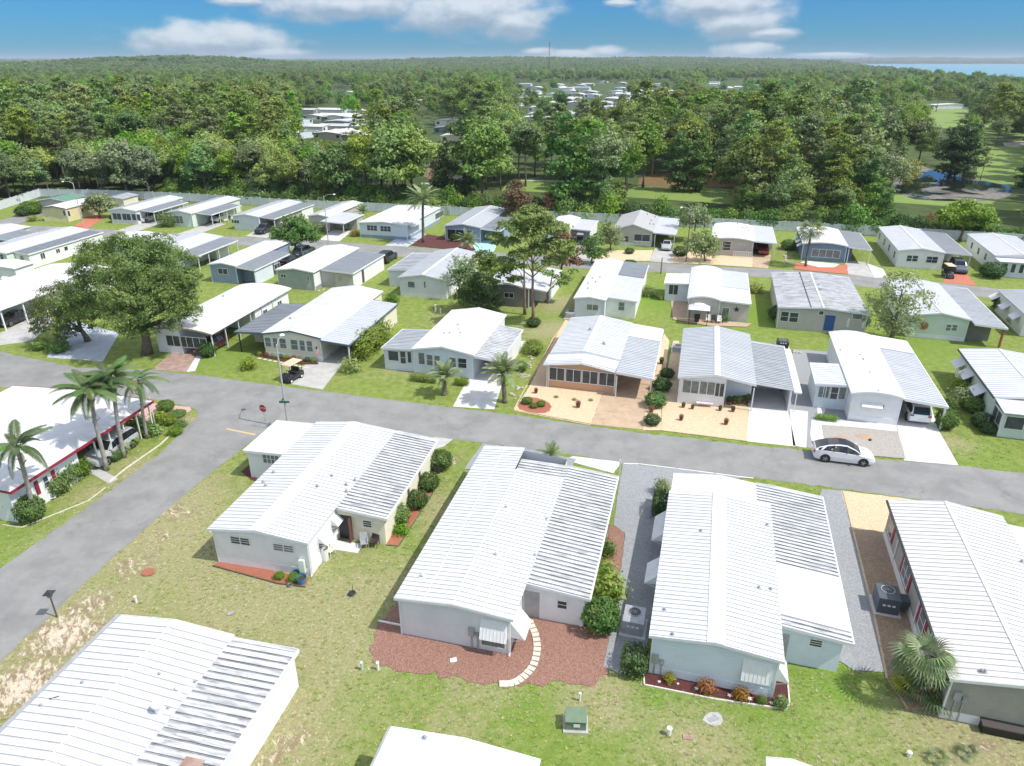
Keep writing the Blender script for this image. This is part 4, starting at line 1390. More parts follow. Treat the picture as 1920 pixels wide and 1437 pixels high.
h.box('post', h.lt[1] - .15, h.lt[1] - .05, h.lt[2] + .1, h.lt[2] + .2, 0, 2.05, TRIM)
h.lean('L', Y3(180, 570), Y3(385, 390), ROOF_G, zo=2.3, rib=.42, ribh=.05)
h.room(W_PBLUE, side='L', y0=h.lt[2] + .25)
h.win('S', *Y3(242, 595, 342, 692), rows=1, plane=h.ry0, glass=SCREEN)
h.win('S', *Y3(355, 600, 412, 718), rows=2, plane=h.ry0, glass=SCREEN, name='screen_door')
h.win('S', *Y3(424, 605, 465, 710), rows=1, plane=h.ry0, glass=SCREEN)
h.vents([Y3(775, 430), Y3(825, 435), Y3(905, 360), Y3(910, 415), Y3(925, 440)], r=.06, h=.12)
ROW2.append(h)

# cream home with the green-blue fascia
h = House('cream home with dark teal roof edge and golf cart on its front lawn', 12.5, NL=Y2(600, 592), NR=Y2(1150, 655), FL=Y2(1285, 190), rise=.6)
HC = h
h.roof(ROOF_S, rib=.5, ribh=.02, fascia=TEALTRIM, cap=.1)
h.walls(W_CREAM, skirt=W_WHITE)
h.win('S', *Y2(648, 635, 716, 720), rows=2, n=1, glass=GLASSL)
h.win('S', *Y2(724, 640, 776, 728), rows=2, n=1, glass=GLASSL)
h.win('S', *Y2(784, 645, 852, 735), rows=2, n=1, glass=GLASSL)
h.win('S', *Y2(884, 655, 956, 748), rows=2, n=1, glass=GLASSL)
h.win('S', *Y2(964, 662, 1020, 758), rows=2, n=1, glass=GLASSL)
h.win('S', *Y2(1028, 668, 1088, 765), rows=2, n=1, glass=GLASSL)
h.lean('R', Y2(1385, 705), Z4(1398, 870), ROOF_L, zo=2.2, rib=.5, ribh=.03, fascia=TEALTRIM)
xa, xb, ly0, ly1, za, zb = h.lt
h.room(W_CREAM, y0=ly0 + 6.5)
h.box('post', xb - .2, xb - .08, ly0 + .15, ly0 + .27, 0, 2.25, TRIM)
h.box('post', xb - .2, xb - .08, ly0 + 3.4, ly0 + 3.52, 0, 2.1, TRIM)
h.lean('L', Y2(380, 588), Y2(800, 335), ROOF_D, zo=2.3, rib=.5, ribh=.03, fascia=TEALTRIM)
h.room(W_CREAM, side='L', y0=h.lt[2] + 3.5)
h.box('post', h.lt[0] + .3, h.lt[0] + .4, h.lt[2] + .2, h.lt[2] + .3, 0, 2.15, DARKMETAL)
h.vents([Y2(882, 452)], r=.08, h=.2)
ROW2.append(h)

# broad flat white home right of the oak
h = House('broad flat white roofed home right of the big oak with long open side porch', 12.5, NR=Z3(1478, 1085), FL=(471, 523), FR=(531, 553), W=11.5, rise=.45, bow=True)
HF = h
h.roof(ROOF_P, fascia=material('tan_trim', (.42, .31, .24)))
h.walls(W_WHITE, x0=.4, x1=h.W - 4.2)
h.win_l('S', h.wy0, 1.6, 6.6, .9, 2.1, n=6, rows=1, glass=GLASS)
for k in range(6):
    yy = .25 + k * 2.6
    h.box('post', h.W - .35, h.W - .25, yy, yy + .1, 0, 2.62, TRIM)
h.box('store_room_wall', h.W - 4.1, h.W - .4, h.L * .52, h.L - .4, 0, 2.6, W_WHITE)
h.wx1 = h.W - .4
h.win_l('E', h.W - .4, h.L * .62, h.L * .62 + .9, 1.0, 1.8, n=2, rows=1)
h.win_l('E', h.W - .4, h.L * .82, h.L * .82 + .9, 1.0, 1.8, n=2, rows=1)
h.vents([(419, 556)], r=.08, h=.2)
ROW2.append(h)

# left edge home
h = House('long white roofed home at the left edge with carport behind the big oak', 12.5, NR=Z3(228, 935), FR=(165, 500), W=11, rise=.4, bow=True)
HL = h
h.roof(ROOF_S)
h.walls(W_WHITE, x1=h.W - 3.6)
h.win_l('S', h.wy0, h.W - 5.6, h.W - 4.9, .2, 2.0, rows=2, name='door')
h.win_l('S', h.wy0, h.W - 7.4, h.W - 6.0, .9, 2.0, n=2, rows=1)
for yy in (.2, 3.4, 6.6):
    h.box('post', h.W - .4, h.W - .26, yy, yy + .14, 0, 2.62, TRIM)
h.box('store_room_wall', h.W - 3.5, h.W - .4, 8, h.L - .3, 0, 2.6, W_WHITE)
ROW2.append(h)

# ================= second row (backs facing us)
ROW3 = []


def simple(label, az, mat, wall, skirt=None, **kw):
    rib, cap, ribh, fas = kw.pop('rib', .45), kw.pop('cap', None), kw.pop('ribh', .03), kw.pop('fascia', None)
    hh = House(label, az, **kw)
    hh.roof(mat, rib=rib, ribh=ribh, cap=cap, fascia=fas)
    hh.walls(wall, skirt=skirt)
    return hh


h = simple('small white home at the left edge with one raised awning', 12.5, ROOF_S, W_WHITE, NR=Z3(110, 622), FR=Z3(240, 575), W=7, rise=.3, rib=0, L=None)
h.win('S', *Z3(25, 690, 75, 730), n=2, rows=1); h.awning('S', *Z3(20, 668, 75, 690), drop=.4, out=.5)
ROW3.append(h)
h = simple('pale green home with long dark side roof at the left', 12.0, ROOF_W, W_MINT, NR=Z3(75, 515), FR=Z3(600, 342), W=7, rise=.4)
h.lean('R', Z3(205, 520), Z3(722, 360), ROOF_D, zo=2.2, rib=.6, ribh=.04)
h.room(W_WHITE)
h.win('S', *Z3(0, 520, 30, 555), n=1)
h.win('S', *Z3(140, 530, 180, 585), rows=4, plane=h.ry0, glass=GLASSL)
h.win('E', *Z3(278, 500, 322, 545), rows=1, n=2, plane=h.rx1, zlo=1.0, zhi=1.9)
h.win('E', *Z3(392, 480, 425, 500), rows=1, n=2, plane=h.rx1, zlo=1.2, zhi=1.8)
h.win('E', *Z3(450, 460, 480, 480), rows=1, n=1, plane=h.rx1, zlo=1.2, zhi=1.8)
ROW3.append(h)
h = simple('home with white and dark roof at the far left edge by the back street', 12.0, ROOF_S, W_MINT, NR=Z3(60, 400), FR=Z3(95, 315), W=8, rise=.35, L=None)
h.lean('R', Z3(80, 420), Z3(245, 360), ROOF_D, zo=2.2)
h.lt and h.box('post', h.lt[1] - .2, h.lt[1] - .1, h.lt[2] + .2, h.lt[2] + .3, 0, 2.1, TRIM)
ROW3.append(h)
h = simple('white home with dark side roof partly behind the oak crown', 13.0, ROOF_W, W_WHITE, NR=Z3(1300, 500), FR=Z3(1560, 395), FL=Z3(1320, 370), rise=.4)
h.lean('R', Z3(1390, 530), Z3(1695, 420), ROOF_D, zo=2.2, posts=5)
h.win_l('E', h.wx1, 1, 2.2, 1.0, 1.9, n=2); h.room(W_WHITE, y0=h.lt[3] - 4, x_out=h.lt[1] - 1.6)
ROW3.append(h)
h = simple('white roofed home mostly hidden behind the oak top', 12.5, ROOF_S, W_MINT, NR=Z3(1010, 440), FR=Z3(1160, 375), W=8, rise=.35, rib=0)
h.lean('R', Z3(1110, 440), Z3(1228, 388), ROOF_L, zo=2.2, posts=3)
ROW3.append(h)
h = simple('blue grey home with white roof and blue panelled carport end', 13.5, ROOF_S, W_BLUEGREY, NL=Z4(40, 585), NR=Z4(222, 605), FR=Z4(630, 430), rise=.35, rib=0)
h.win('S', *Z4(108, 618, 180, 660), n=2, rows=1)
h.lean('R', Z4(362, 632), Z4(620, 515), ROOF_D, zo=2.15)
xa, xb, ly0, ly1, za, zb = h.lt
h.box('privacy_wall', xb - .2, xb - .1, ly0 + .3, ly0 + 5, 0, 2.0, W_PBLUE)
h.box('post', xb - .2, xb - .08, ly0 + .1, ly0 + .22, 0, 2.05, TRIM)
h.room(W_BLUEGREY, y0=ly0 + 1.8, x_out=xb - .6, y1=ly0 + 6)
h.win('E', *Z4(505, 595, 545, 590), n=2, rows=1, plane=xb - .1, zlo=1.0, zhi=1.7)
ROW3.append(h)
h = simple('sage green home with white roof and store room with round plaque', 14.0, ROOF_S, W_SAGE, NL=Z4(515, 622), NR=Z4(805, 655), FR=Z4(1075, 478), FL=Z4(880, 452), rise=.4, rib=0, skirt=METAL)
h.win('S', *Z4(555, 660, 592, 683), n=2, rows=1); h.win('S', *Z4(742, 672, 756, 705), n=1, rows=1)
h.lean('R', Z4(1052, 655), Z4(1300, 520), ROOF_D, zo=2.2)
xa, xb, ly0, ly1, za, zb = h.lt
h.room(W_GREIGE)
p = h.hit(*Z4(940, 700), 1, h.ry0)
h.box('doorway', h.wx1 + .1, p.x, h.ry0 - .012, h.ry0 + .02, .02, 2.0, METAL)
c = h.hit(*Z4(975, 690), 1, h.ry0)
mb = MB(); mb.tube([(c.x, h.ry0 - .06, c.z), (c.x, h.ry0 - .01, c.z)], .32, 16); mb.obj('wall_plaque', material('tan_plaque', (.42, .36, .28)), h.e)
h.box('doorway', xb - .13, xb - .1, h.hit(*Z4(1135, 650), 0, xb - .12).y - .4, h.hit(*Z4(1135, 650), 0, xb - .12).y + .4, .05, 2.0, BROWNTRIM)
h.box('wall_strip', xb - .125, xb - .108, ly0 + .25, ly1 - .3, 0, 2.02, W_WHITE)
h.box('side_wall_cladding', h.wx1, h.wx1 + .012, h.wy0, h.wy0 + 3, 0, 2.38, W_WHITE)
h.vents([Z4(1000, 470), Z4(1035, 462)], r=.05, h=.15)
ROW3.append(h)
h = simple('grey home with pale ridge and lower dark side roof left of the pine', 14.0, ROOF_L, W_GREY, NL=Z5(172, 602), NR=Z5(515, 632), FL=Z5(440, 420), FR=Z5(760, 430), rise=.6, cap=.2, skirt=TRIM)
h.win('S', *Z5(245, 635, 295, 680), n=1, rows=1, glass=GLASSL); h.win('S', *Z5(358, 635, 372, 680), n=1, rows=1, glass=GLASSL)
h.lean('L', Z5(92, 552), Z5(288, 432), ROOF_G, zo=2.3, rib=.8, ribh=.07)
h.room(W_GREY, side='L')
ROW3.append(h)
h = simple('grey brown cottage with two dark panes behind the tall pine', 14.5, ROOF_W, W_BROWN, NL=Z5(885, 668), NR=Z5(1110, 688), FR=Z5(1195, 580), FL=(915, 505), rise=.5, L=None)
h.win('S', *Z5(930, 715, 994, 752), n=2, rows=1, glass=BLACK)
h.lean('R', Z5(1155, 700), Z5(1400, 560), ROOF_W, zo=2.2)
h.room(W_WHITE, y0=h.lt[2] + 3)
ROW3.append(h)
h = simple('narrow white home with speckled roof and white store room, right of the pine', 14.5, ROOF_S, W_PBLUE, NL=Z6(65, 842), NR=Z6(325, 860), FL=Z6(240, 540), FR=Z6(465, 550), rise=.3, rib=0)
h.win('S', *Z6(172, 890, 258, 940), n=2, rows=1, glass=GLASSL)
h.lean('R', Z6(555, 870), Z6(668, 580), ROOF_W, zo=2.2, rib=.5, ribh=.04)
xa, xb, ly0, ly1, za, zb = h.lt
ys = h.l(*Z6(610, 690), 2.3).y
f = lambda x: za + (zb - za) * (x - xa) / (xb - xa)
mb = MB(); mb.hexa([(xa, ys, f(xa) + .01), (xb, ys, f(xb) + .01), (xb, ly1, f(xb) + .01), (xa, ly1, f(xa) + .01), (xa, ys, f(xa) + .08), (xb, ys, f(xb) + .08), (xb, ly1, f(xb) + .08), (xa, ly1, f(xa) + .08)])
mb.obj('dark_roof_sheet', ROOF_D, h.e)
h.room(W_WHITE)
h.win('S', *Z6(425, 875, 465, 940), n=1, rows=2, plane=h.ry0, glass=GLASSL)
h.vents([Z6(215, 685), Z6(275, 683), Z6(180, 722), Z6(178, 765), Z6(240, 720)], r=.06, h=.18)
ROW3.append(h)
h = simple('white arched-roof home with small gazebo and dark star on its back wall', 15.0, ROOF_S, W_GREIGE, NL=Z6(960, 842), NR=Z6(1232, 868), FL=Z6(1005, 598), FR=Z6(1250, 620), rise=.45, rib=0, bow=True)
HS = h
h.lean('R', Z6(1465, 890), Z6(1445, 645), ROOF_S, zo=2.3, rib=0)
xa, xb, ly0, ly1, za, zb = h.lt
ys = h.l(*Z6(1450, 785), 2.35).y
f = lambda x: za + (zb - za) * (x - xa) / (xb - xa)
mb = MB(); mb.hexa([(xa, ys, f(xa) + .01), (xb, ys, f(xb) + .01), (xb, ly1, f(xb) + .01), (xa, ly1, f(xa) + .01), (xa, ys, f(xa) + .05), (xb, ys, f(xb) + .05), (xb, ly1, f(xb) + .05), (xa, ly1, f(xa) + .05)])
mb.obj('grey_roof_sheet', ROOF_L, h.e)
h.room(W_GREIGE)
h.win('S', *Z6(1248, 918, 1290, 998), n=1, rows=1, plane=h.ry0, glass=GLASSL, name='door')
c = h.hit(*Z6(1357, 932), 1, h.ry0)
mb = MB()
pts = []
for k in range(10):
    r_ = .42 if k % 2 == 0 else .17
    pts.append((c.x + r_ * math.sin(k * math.pi / 5), h.ry0 - .05, c.z + r_ * math.cos(k * math.pi / 5)))
mb.poly(pts); mb.poly([(x, y + .04, z) for x, y, z in pts][::-1])
for k in range(10):
    a, b = pts[k], pts[(k + 1) % 10]
    mb.poly([a, (a[0], a[1] + .04, a[2]), (b[0], b[1] + .04, b[2]), b])
mb.obj('star_ornament', DARKMETAL, h.e)
h.lean('L', Z6(790, 725), Z6(805, 645), ROOF_S, zo=2.3, edge=.12)
h.room(W_PBLUE, side='L')
h.win('S', *Z6(825, 735, 888, 815), n=2, rows=1, plane=h.ry0)
ROW3.append(h)
h = simple('home with mildew striped roof and blue back door', 15.5, ROOF_M, W_GREIGE, NL=Z7(150, 832), NR=Z7(785, 855), FL=Z7(100, 585), FR=Z7(650, 592), rise=.35, ribh=.05, cap=.1)
HD = h
h.win('S', *Z7(172, 848, 214, 918), rows=2); h.win('S', *Z7(235, 855, 282, 925), rows=2)
h.win('S', *Z7(680, 865, 740, 905), rows=1, n=1, glass=GLASSL)
h.win('S', *Z7(440, 845, 466, 872), rows=1, n=1)
o = h.win('S', *Z7(488, 852, 542, 955), n=1, rows=1, zlo=.25, zhi=2.2, glass=material('blue_door', (.03, .10, .28)), trim=W_GREIGE, name='door')
p0 = h.hit(*Z7(655, 870), 1, h.wy0)
for xx in (p0.x - .12, p0.x + 1.55):
    h.box('shutter', xx, xx + .28, h.wy0 - .05, h.wy0 - .004, .9, 2.0, TRIM)
h.vents([Z7(375, 645), Z7(435, 665), Z7(445, 700)], r=.08, h=.2)
h.box('roof_seam', h.W * .36, h.W * .36 + .08, 0, h.L, h.z(h.W * .36), h.z(h.W * .36) + .07, DARKMETAL)
ROW3.append(h)
h = simple('mint walled home with sun plaque behind the bare-branched bush tree', 16.0, ROOF_W, W_MINT, NL=Z7(1095, 885 - 20), NR=Z7(1525, 920), FL=Z7(900, 622), FR=Z7(1300, 655), rise=.55, cap=.1, skirt=W_WHITE)
c = h.hit(*Z7(1180, 950), 1, h.wy0)
mb = MB(); mb.tube([(c.x, h.wy0 - .05, c.z), (c.x, h.wy0 - .01, c.z)], .5, 20); mb.obj('sun_plaque', material('ochre_plaque', (.42, .22, .08)), h.e)
mb = MB(); mb.tube([(c.x, h.wy0 - .08, c.z), (c.x, h.wy0 - .06, c.z)], .26, 16); mb.obj('plaque_face', material('red_brown_plaque', (.3, .1, .05)), h.e)
h.win('S', *Z7(1345, 940, 1372, 985), rows=2, glass=GLASSL); h.win('S', *Z7(1380, 942, 1410, 985), rows=2, glass=GLASSL)
h.lean('R', Z7(1765, 970), Z7(1492, 685), ROOF_G, zo=2.25, rib=.5, ribh=.04)
h.room(W_BROWN, y0=h.lt[2] + 2.2, x_out=h.lt[1] - .8)
h.box('post', h.lt[1] - .3, h.lt[1] - .1, h.lt[2] + .2, h.lt[2] + .4, 0, 2.15, material('rust_post', (.35, .12, .06)))
ROW3.append(h)
h = simple('home with dark roof and pale awnings at the right edge by the back street', 16.5, ROOF_G, W_WHITE, NL=Z7(1880, 870), FL=Z7(1722, 698), W=7, rise=.4)
for k in range(3):
    mb = MB(); mb.hexa([(-.8, 0, 1.55), (0, 0, 2.1), (0, 1.8, 2.1), (-.8, 1.8, 1.55), (-.8, 0, 1.58), (0, 0, 2.13), (0, 1.8, 2.13), (-.8, 1.8, 1.58)])
    mb.obj('awning', TRIM, h.e, (h.wx0 - .02, 1.5 + k * 4, 0))
ROW3.append(h)

# ================= third row, beyond the back street
ROW4 = []
h = simple('pale yellow home with white roof and red paved drive at the far left', 10, ROOF_S, W_YELLOW, NL=Z3(345, 188), NR=Z3(510, 200), FL=Z3(480, 128), FR=Z3(640, 135), rise=.45, fascia=BROWNTRIM, rib=0)
h.win('S', *Z3(445, 210, 470, 245), n=1, rows=1); h.win('S', *Z3(478, 212, 502, 248), n=1, rows=1)
h.win('E', *Z3(575, 200, 590, 200), n=1, rows=1, zlo=1.2, zhi=1.9)
ROW4.append(h)
h = simple('low home with green metal roof behind the yellow one', 8, ROOF_GREEN, W_GREIGE, NL=Z3(310, 140), NR=Z3(470, 142), FL=Z3(345, 100), rise=.6, W=8)
ROW4.append(h)
h = simple('home with grey-green roof between the round tree and the white fence', 8, ROOF_G, W_CREAM, NL=Z3(770, 125), NR=Z3(960, 128), FL=Z3(780, 90), rise=.4, FR=Z3(900, 95))
ROW4.append(h)
h = simple('white roofed home with dark screened porch and white car beside it', 12, ROOF_W, W_GREY, NL=Z3(745, 205), NR=Z3(1010, 210), FR=Z3(1245, 122), FL=Z3(1150, 105), rise=.45)
for k in range(3):
    h.win_l('S', h.wy0, .6 + k * 2.2, 2.5 + k * 2.2, .8, 2.05, n=2, rows=1, glass=SCREEN)
h.lean('R', Z3(1090, 218), Z3(1330, 148), ROOF_D, zo=2.25, posts=5)
h.room(W_GREY, y0=h.lt[3] - 5, x_out=h.lt[1] - 1.2)
ROW4.append(h)
h = simple('pale teal home with glazed corner porch in the far row', 13, ROOF_W, W_MINT, NL=Z3(1150, 225), NR=Z3(1400, 228), FR=Z3(1640, 135), FL=Z3(1580, 105), rise=.5)
h.win_l('S', h.wy0, .5, 3.6, .7, 2.1, n=4, rows=3, glass=GLASSL)
h.lean('R', Z3(1500, 238), Z3(1710, 170), ROOF_D, zo=2.25, posts=5)
h.room(W_GREY, y0=h.lt[3] - 5, x_out=h.lt[1] - 1.2)
ROW4.append(h)
h = simple('white home with small front window and dark SUV on its drive', 14, ROOF_W, W_GREY, NL=Z4(175, 243), NR=Z4(420, 255), FR=Z4(660, 155), FL=Z4(570, 133), rise=.4)
h.win('S', *Z4(205, 275, 260, 298), n=3, rows=1)
h.lean('R', Z4(505, 268), Z4(790, 165), ROOF_D, zo=2.25)
h.room(W_GREIGE, y0=h.lt[2] + 2.5, x_out=h.lt[1] - .3)
h.box('post', h.lt[1] - .2, h.lt[1] - .08, h.lt[2] + .1, h.lt[2] + .22, 0, 2.15, TRIM)
h.box('privacy_wall', h.lt[1] - .22, h.lt[1] - .12, h.lt[3] - 5, h.lt[3] - .3, 0, 2.1, W_WHITE)
ROW4.append(h)
h = simple('white roofed home with empty carport left of the street lamp', 14, ROOF_S, W_GREIGE, NL=Z4(745, 238), NR=Z4(900, 262), FL=Z4(1010, 145), FR=Z4(1110, 155), rise=.4)
h.lean('R', Z4(1000, 300), Z4(1140, 235), ROOF_L, zo=2.25)
h.win('S', *Z4(835, 275, 875, 298), n=2, rows=1)
h.room(W_GREIGE, y0=h.lt[3] - 3)
h.box('post', h.lt[1] - .2, h.lt[1] - .1, h.lt[2] + .1, h.lt[2] + .2, 0, 2.15, TRIM)
ROW4.append(h)
h = simple('blue walled home with white roof and long window rows behind the date palm', 15, ROOF_S, W_PBLUE, NL=Z4(1110, 292), NR=Z4(1395, 312), FL=Z4(1380, 165), FR=Z4(1725, 198), rise=.4, rib=0, skirt=W_BLUEGREY)
h.win('S', *Z4(1165, 312, 1238, 352), n=3, rows=2); h.win('S', *Z4(1260, 318, 1335, 358), n=3, rows=2)
h.win('E', *Z4(1650, 255, 1705, 240), n=6, rows=1, zlo=.9, zhi=2.0)
h.lean('R', Z4(1495, 322), Z4(1560, 282), ROOF_L, zo=2.25)
h.box('post', h.lt[1] - .2, h.lt[1] - .1, h.lt[2] + .1, h.lt[2] + .2, 0, 2.15, TRIM)
ROW4.append(h)
h = simple('grey roofed home with deep dark porch and turquoise drive', 15, ROOF_L, W_BLUEGREY, NL=Z5(490, 245), NR=Z5(790, 250), FL=Z5(720, 108), FR=Z5(940, 120), rise=.5, cap=.1, rib=.5)
h.win_l('S', h.wy0, .6, 5.4, .3, 2.1, n=3, rows=1, glass=BLACK)
h.lean('R', Z5(900, 278), Z5(1010, 190), ROOF_D, zo=2.25, posts=3)
h.room(W_BLUEGREY, y0=h.lt[2] + 3)
ROW4.append(h)
h = simple('white roofed home with golf cart porch right of the red-leaved tree', 15, ROOF_S, W_WHITE, NL=Z5(1250, 265), NR=Z5(1390, 262), FL=Z5(1290, 165), FR=Z5(1475, 190), rise=.4, rib=0)
h.lean('R', Z5(1540, 275), Z5(1595, 205), ROOF_L, zo=2.3)
h.room(W_WHITE, y0=h.lt[2] + 3)
h.box('privacy_wall', h.lt[1] - .2, h.lt[1] - .1, h.lt[2] + .2, h.lt[3] - .2, 0, 2.15, W_WHITE)
ROW4.append(h)
h = simple('greige gabled home with white porch rail and silver car in its carport', 15, ROOF_SH, W_GREIGE, NL=Z6(395, 290), NR=Z6(690, 325), FL=Z6(430, 185), FR=Z6(750, 195), rise=1.15, rib=0, skirt=TRIM)
h.win('S', *Z6(470, 350, 500, 395), n=1, rows=2)
p0 = h.hit(*Z6(545, 380), 1, h.wy0); 
h.win_l('S', h.wy0, p0.x, h.wx1 - .3, .95, 2.1, n=2, rows=1, glass=SCREEN)
h.win_l('S', h.wy0 - .3, p0.x, h.wx1 - .3, .35, .9, n=12, rows=1, glass=METAL, name='porch_rail')
h.lean('R', Z6(870, 340), Z6(905, 215), ROOF_L, zo=2.3, posts=2)
h.room(W_GREY, y0=h.lt[3] - 4)
h.box('post', h.W + .3, h.W + .42, h.lt[2] + .1, h.lt[2] + .22, 0, 2.3, TRIM)
h.vents([Z6(650, 180), Z6(680, 215), Z6(712, 180), Z6(700, 235), Z6(672, 240)], r=.09, h=.25)
ROW4.append(h)
h = simple('white roofed home with small railed porch and red car in its carport', 15.5, ROOF_S, W_GREIGE, NL=Z6(1180, 380), NR=Z6(1500, 388), FL=Z6(1150, 245), FR=Z6(1490, 275), rise=.4, rib=0, bow=True)
h.win('S', *Z6(1250, 392, 1305, 465), n=1, rows=3); h.win('S', *Z6(1370, 390, 1420, 420), n=2, rows=1, zhi=2.1)
h.win_l('S', h.wy0 - .9, h.hit(*Z6(1335, 470), 1, h.wy0).x, h.wx1, .3, 1.05, n=10, rows=1, glass=W_GREIGE, name='porch_rail')
h.lean('R', Z6(1672, 410), Z6(1640, 280), ROOF_L, zo=2.3, posts=2)
h.room(W_GREIGE, y0=h.lt[2] + 5.5)
h.vents([Z6(1405, 290), Z6(1440, 285), Z6(1450, 308), Z6(1365, 262)], r=.07, h=.2)
ROW4.append(h)
h = simple('slate blue home with five white framed porch windows behind a fan palm', 16, ROOF_S, W_SLATE, NL=Z7(335, 385), NR=Z7(640, 370), FL=Z7(270, 250), FR=Z7(575, 268), rise=.4, rib=0, bow=True)
h.win('S', *Z7(392, 405, 580, 470), n=4, rows=1, glass=GLASSL)
h.lean('R', Z7(818, 412), Z7(720, 290), ROOF_D, zo=2.25, posts=3)
h.room(W_SLATE, y0=h.lt[2] + 2, x_out=h.wx1 + 1.2)
h.box('post', h.W + .1, h.W + .22, h.lt[2] + .1, h.lt[2] + .22, 0, 2.3, TRIM)
for k in range(3):
    mb = MB(); mb.hexa([(-.7, 0, 1.6), (0, 0, 2.05), (0, 1.6, 2.05), (-.7, 1.6, 1.6), (-.7, 0, 1.63), (0, 0, 2.08), (0, 1.6, 2.08), (-.7, 1.6, 1.63)])
    mb.obj('awning', TRIM, h.e, (h.wx0 - .02, 2.5 + k * 2.8, 0))
ROW4.append(h)
h = simple('white home with paired front windows, vehicle and cart on its red drive', 16, ROOF_W, W_WHITE, NL=Z7(1000, 415), NR=Z7(1350, 435), FL=Z7(858, 250), FR=Z7(1150, 265), rise=.5, cap=.15)
for a in ((1065, 450, 1090, 492), (1105, 452, 1132, 494), (1205, 458, 1232, 502), (1245, 460, 1272, 505)):
    h.win('S', *Z7(*a), rows=2)
for k in (.12, .38, .62, .88):
    h.win_l('W', h.wx0, h.L * k, h.L * k + 1, .95, 2.0, rows=2)
h.lean('R', Z7(1505, 450), Z7(1345, 295), ROOF_D, zo=2.25, posts=3)
h.room(W_WHITE, y0=h.lt[2] + 6)
ROW4.append(h)
h = simple('white home with tall narrow windows at the far right edge', 16.5, ROOF_W, W_WHITE, NL=Z7(1680, 450), FL=Z7(1490, 298), W=7.5, rise=.4, cap=.1)
h.walls(W_PBLUE, name='front_room_wall', y0=-2.2, y1=.25, ztop=2.3)
h.box('porch_roof', .1, h.W, -2.5, .2, 2.32, 2.42, ROOF_S)
for k in range(6):
    h.win_l('S', -2.2, .8 + k * 1.1, 1.35 + k * 1.1, .8, 2.1, rows=1)
h.win_l('W', h.wx0, -1.8, -.3, .9, 2.0, n=2, rows=1)
for k in (.25, .5, .75):
    h.win_l('W', h.wx0, h.L * k, h.L * k + .9, 1, 2.0, rows=2)
ROW4.append(h)
for hh in FRONT: hh.e['group'] = 'homes on the near side of the main street'
for hh in ROW2: hh.e['group'] = 'homes facing the main street'
for hh in ROW3: hh.e['group'] = 'homes between the two streets'
for hh in ROW4: hh.e['group'] = 'homes beyond the back street'

# ------------------------------------------------------------------ vegetation
rng = np.random.default_rng(11)
LEAF_OAK = leaf_material('oak_leaves', (0.065, 0.122, 0.028), (0.153, 0.234, 0.051), (0.262, 0.350, 0.089), scale=0.5)
LEAF_MID = leaf_material('broad_leaves', (0.077, 0.163, 0.028), (0.161, 0.303, 0.051), (0.302, 0.387, 0.102), rnd=.3, scale=0.25)
LEAF_LIGHT = leaf_material('light_green_leaves', (0.132, 0.255, 0.033), (0.231, 0.387, 0.059), (0.390, 0.414, 0.105), rnd=.22, scale=0.3)
LEAF_PALE = leaf_material('pale_backed_leaves', (0.126, 0.176, 0.074), (0.202, 0.270, 0.126), (0.400, 0.450, 0.300), rnd=.1, scale=0.35)
LEAF_DARK = leaf_material('dark_glossy_leaves', (0.043, 0.105, 0.023), (0.088, 0.178, 0.035), (0.175, 0.293, 0.071), scale=0.8)
LEAF_PINE = leaf_material('pine_needles', (0.110, 0.184, 0.041), (0.190, 0.288, 0.061), (0.321, 0.383, 0.101), rnd=.25, scale=0.4)
LEAF_BRIGHT = leaf_material('bright_shrub_leaves', (0.085, 0.165, 0.020), (0.15, 0.25, 0.035), (0.26, 0.34, 0.07), scale=1.0)
LEAF_YELLOW = leaf_material('yellow_green_leaves', (0.20, 0.26, 0.03), (0.30, 0.33, 0.04), (0.42, 0.40, 0.08), scale=1.0)
LEAF_RUST = leaf_material('rusty_dead_needles', (0.17, 0.075, 0.04), (0.27, 0.13, 0.075), (0.36, 0.2, 0.12), scale=.6)
LEAF_ORANGE = leaf_material('orange_croton_leaves', (0.35, 0.13, 0.03), (0.42, 0.2, 0.05), (0.2, 0.2, 0.05), scale=2)
LEAF_OLIVE = leaf_material('olive_grey_leaves', (0.141, 0.202, 0.076), (0.241, 0.323, 0.127), (0.427, 0.450, 0.252), rnd=.1, scale=.8)
LEAF_PALM = leaf_material('palm_fronds', (0.055, 0.115, 0.03), (0.10, 0.175, 0.05), (0.18, 0.25, 0.09), rnd=.25, scale=1.0)
_old = leaf_material('palm_fronds_pale', (0.075, 0.138, 0.037), (0.136, 0.218, 0.068), (0.272, 0.349, 0.136), rnd=.3, scale=1.0)
LEAF_SILVER = leaf_material('silver_green_fronds', (0.139, 0.196, 0.086), (0.227, 0.284, 0.137), (0.378, 0.433, 0.229), rnd=.25, scale=1.0)
LEAF_DRY = leaf_material('dry_fronds', (0.30, 0.22, 0.11), (0.42, 0.33, 0.18), (0.5, 0.42, 0.26), rnd=.25, scale=1.0)
BARK = material('grey_brown_bark', (0.20, 0.165, 0.13), (0.12, 0.10, 0.08), 3, 0.9, 0.9, bump=0.6, bscale=14)
BARKG = material('pale_palm_trunk', (0.36, 0.34, 0.30), (0.25, 0.23, 0.20), 5, 0.9, 0.9, bump=0.5, bscale=10)
BARKP = material('pine_bark', (0.26, 0.17, 0.125), (0.16, 0.105, 0.08), 3, 0.9, 0.9, bump=0.7, bscale=12)


def unit(n):
    v = rng.normal(size=(n, 3))
    return v / np.linalg.norm(v, axis=1, keepdims=True)


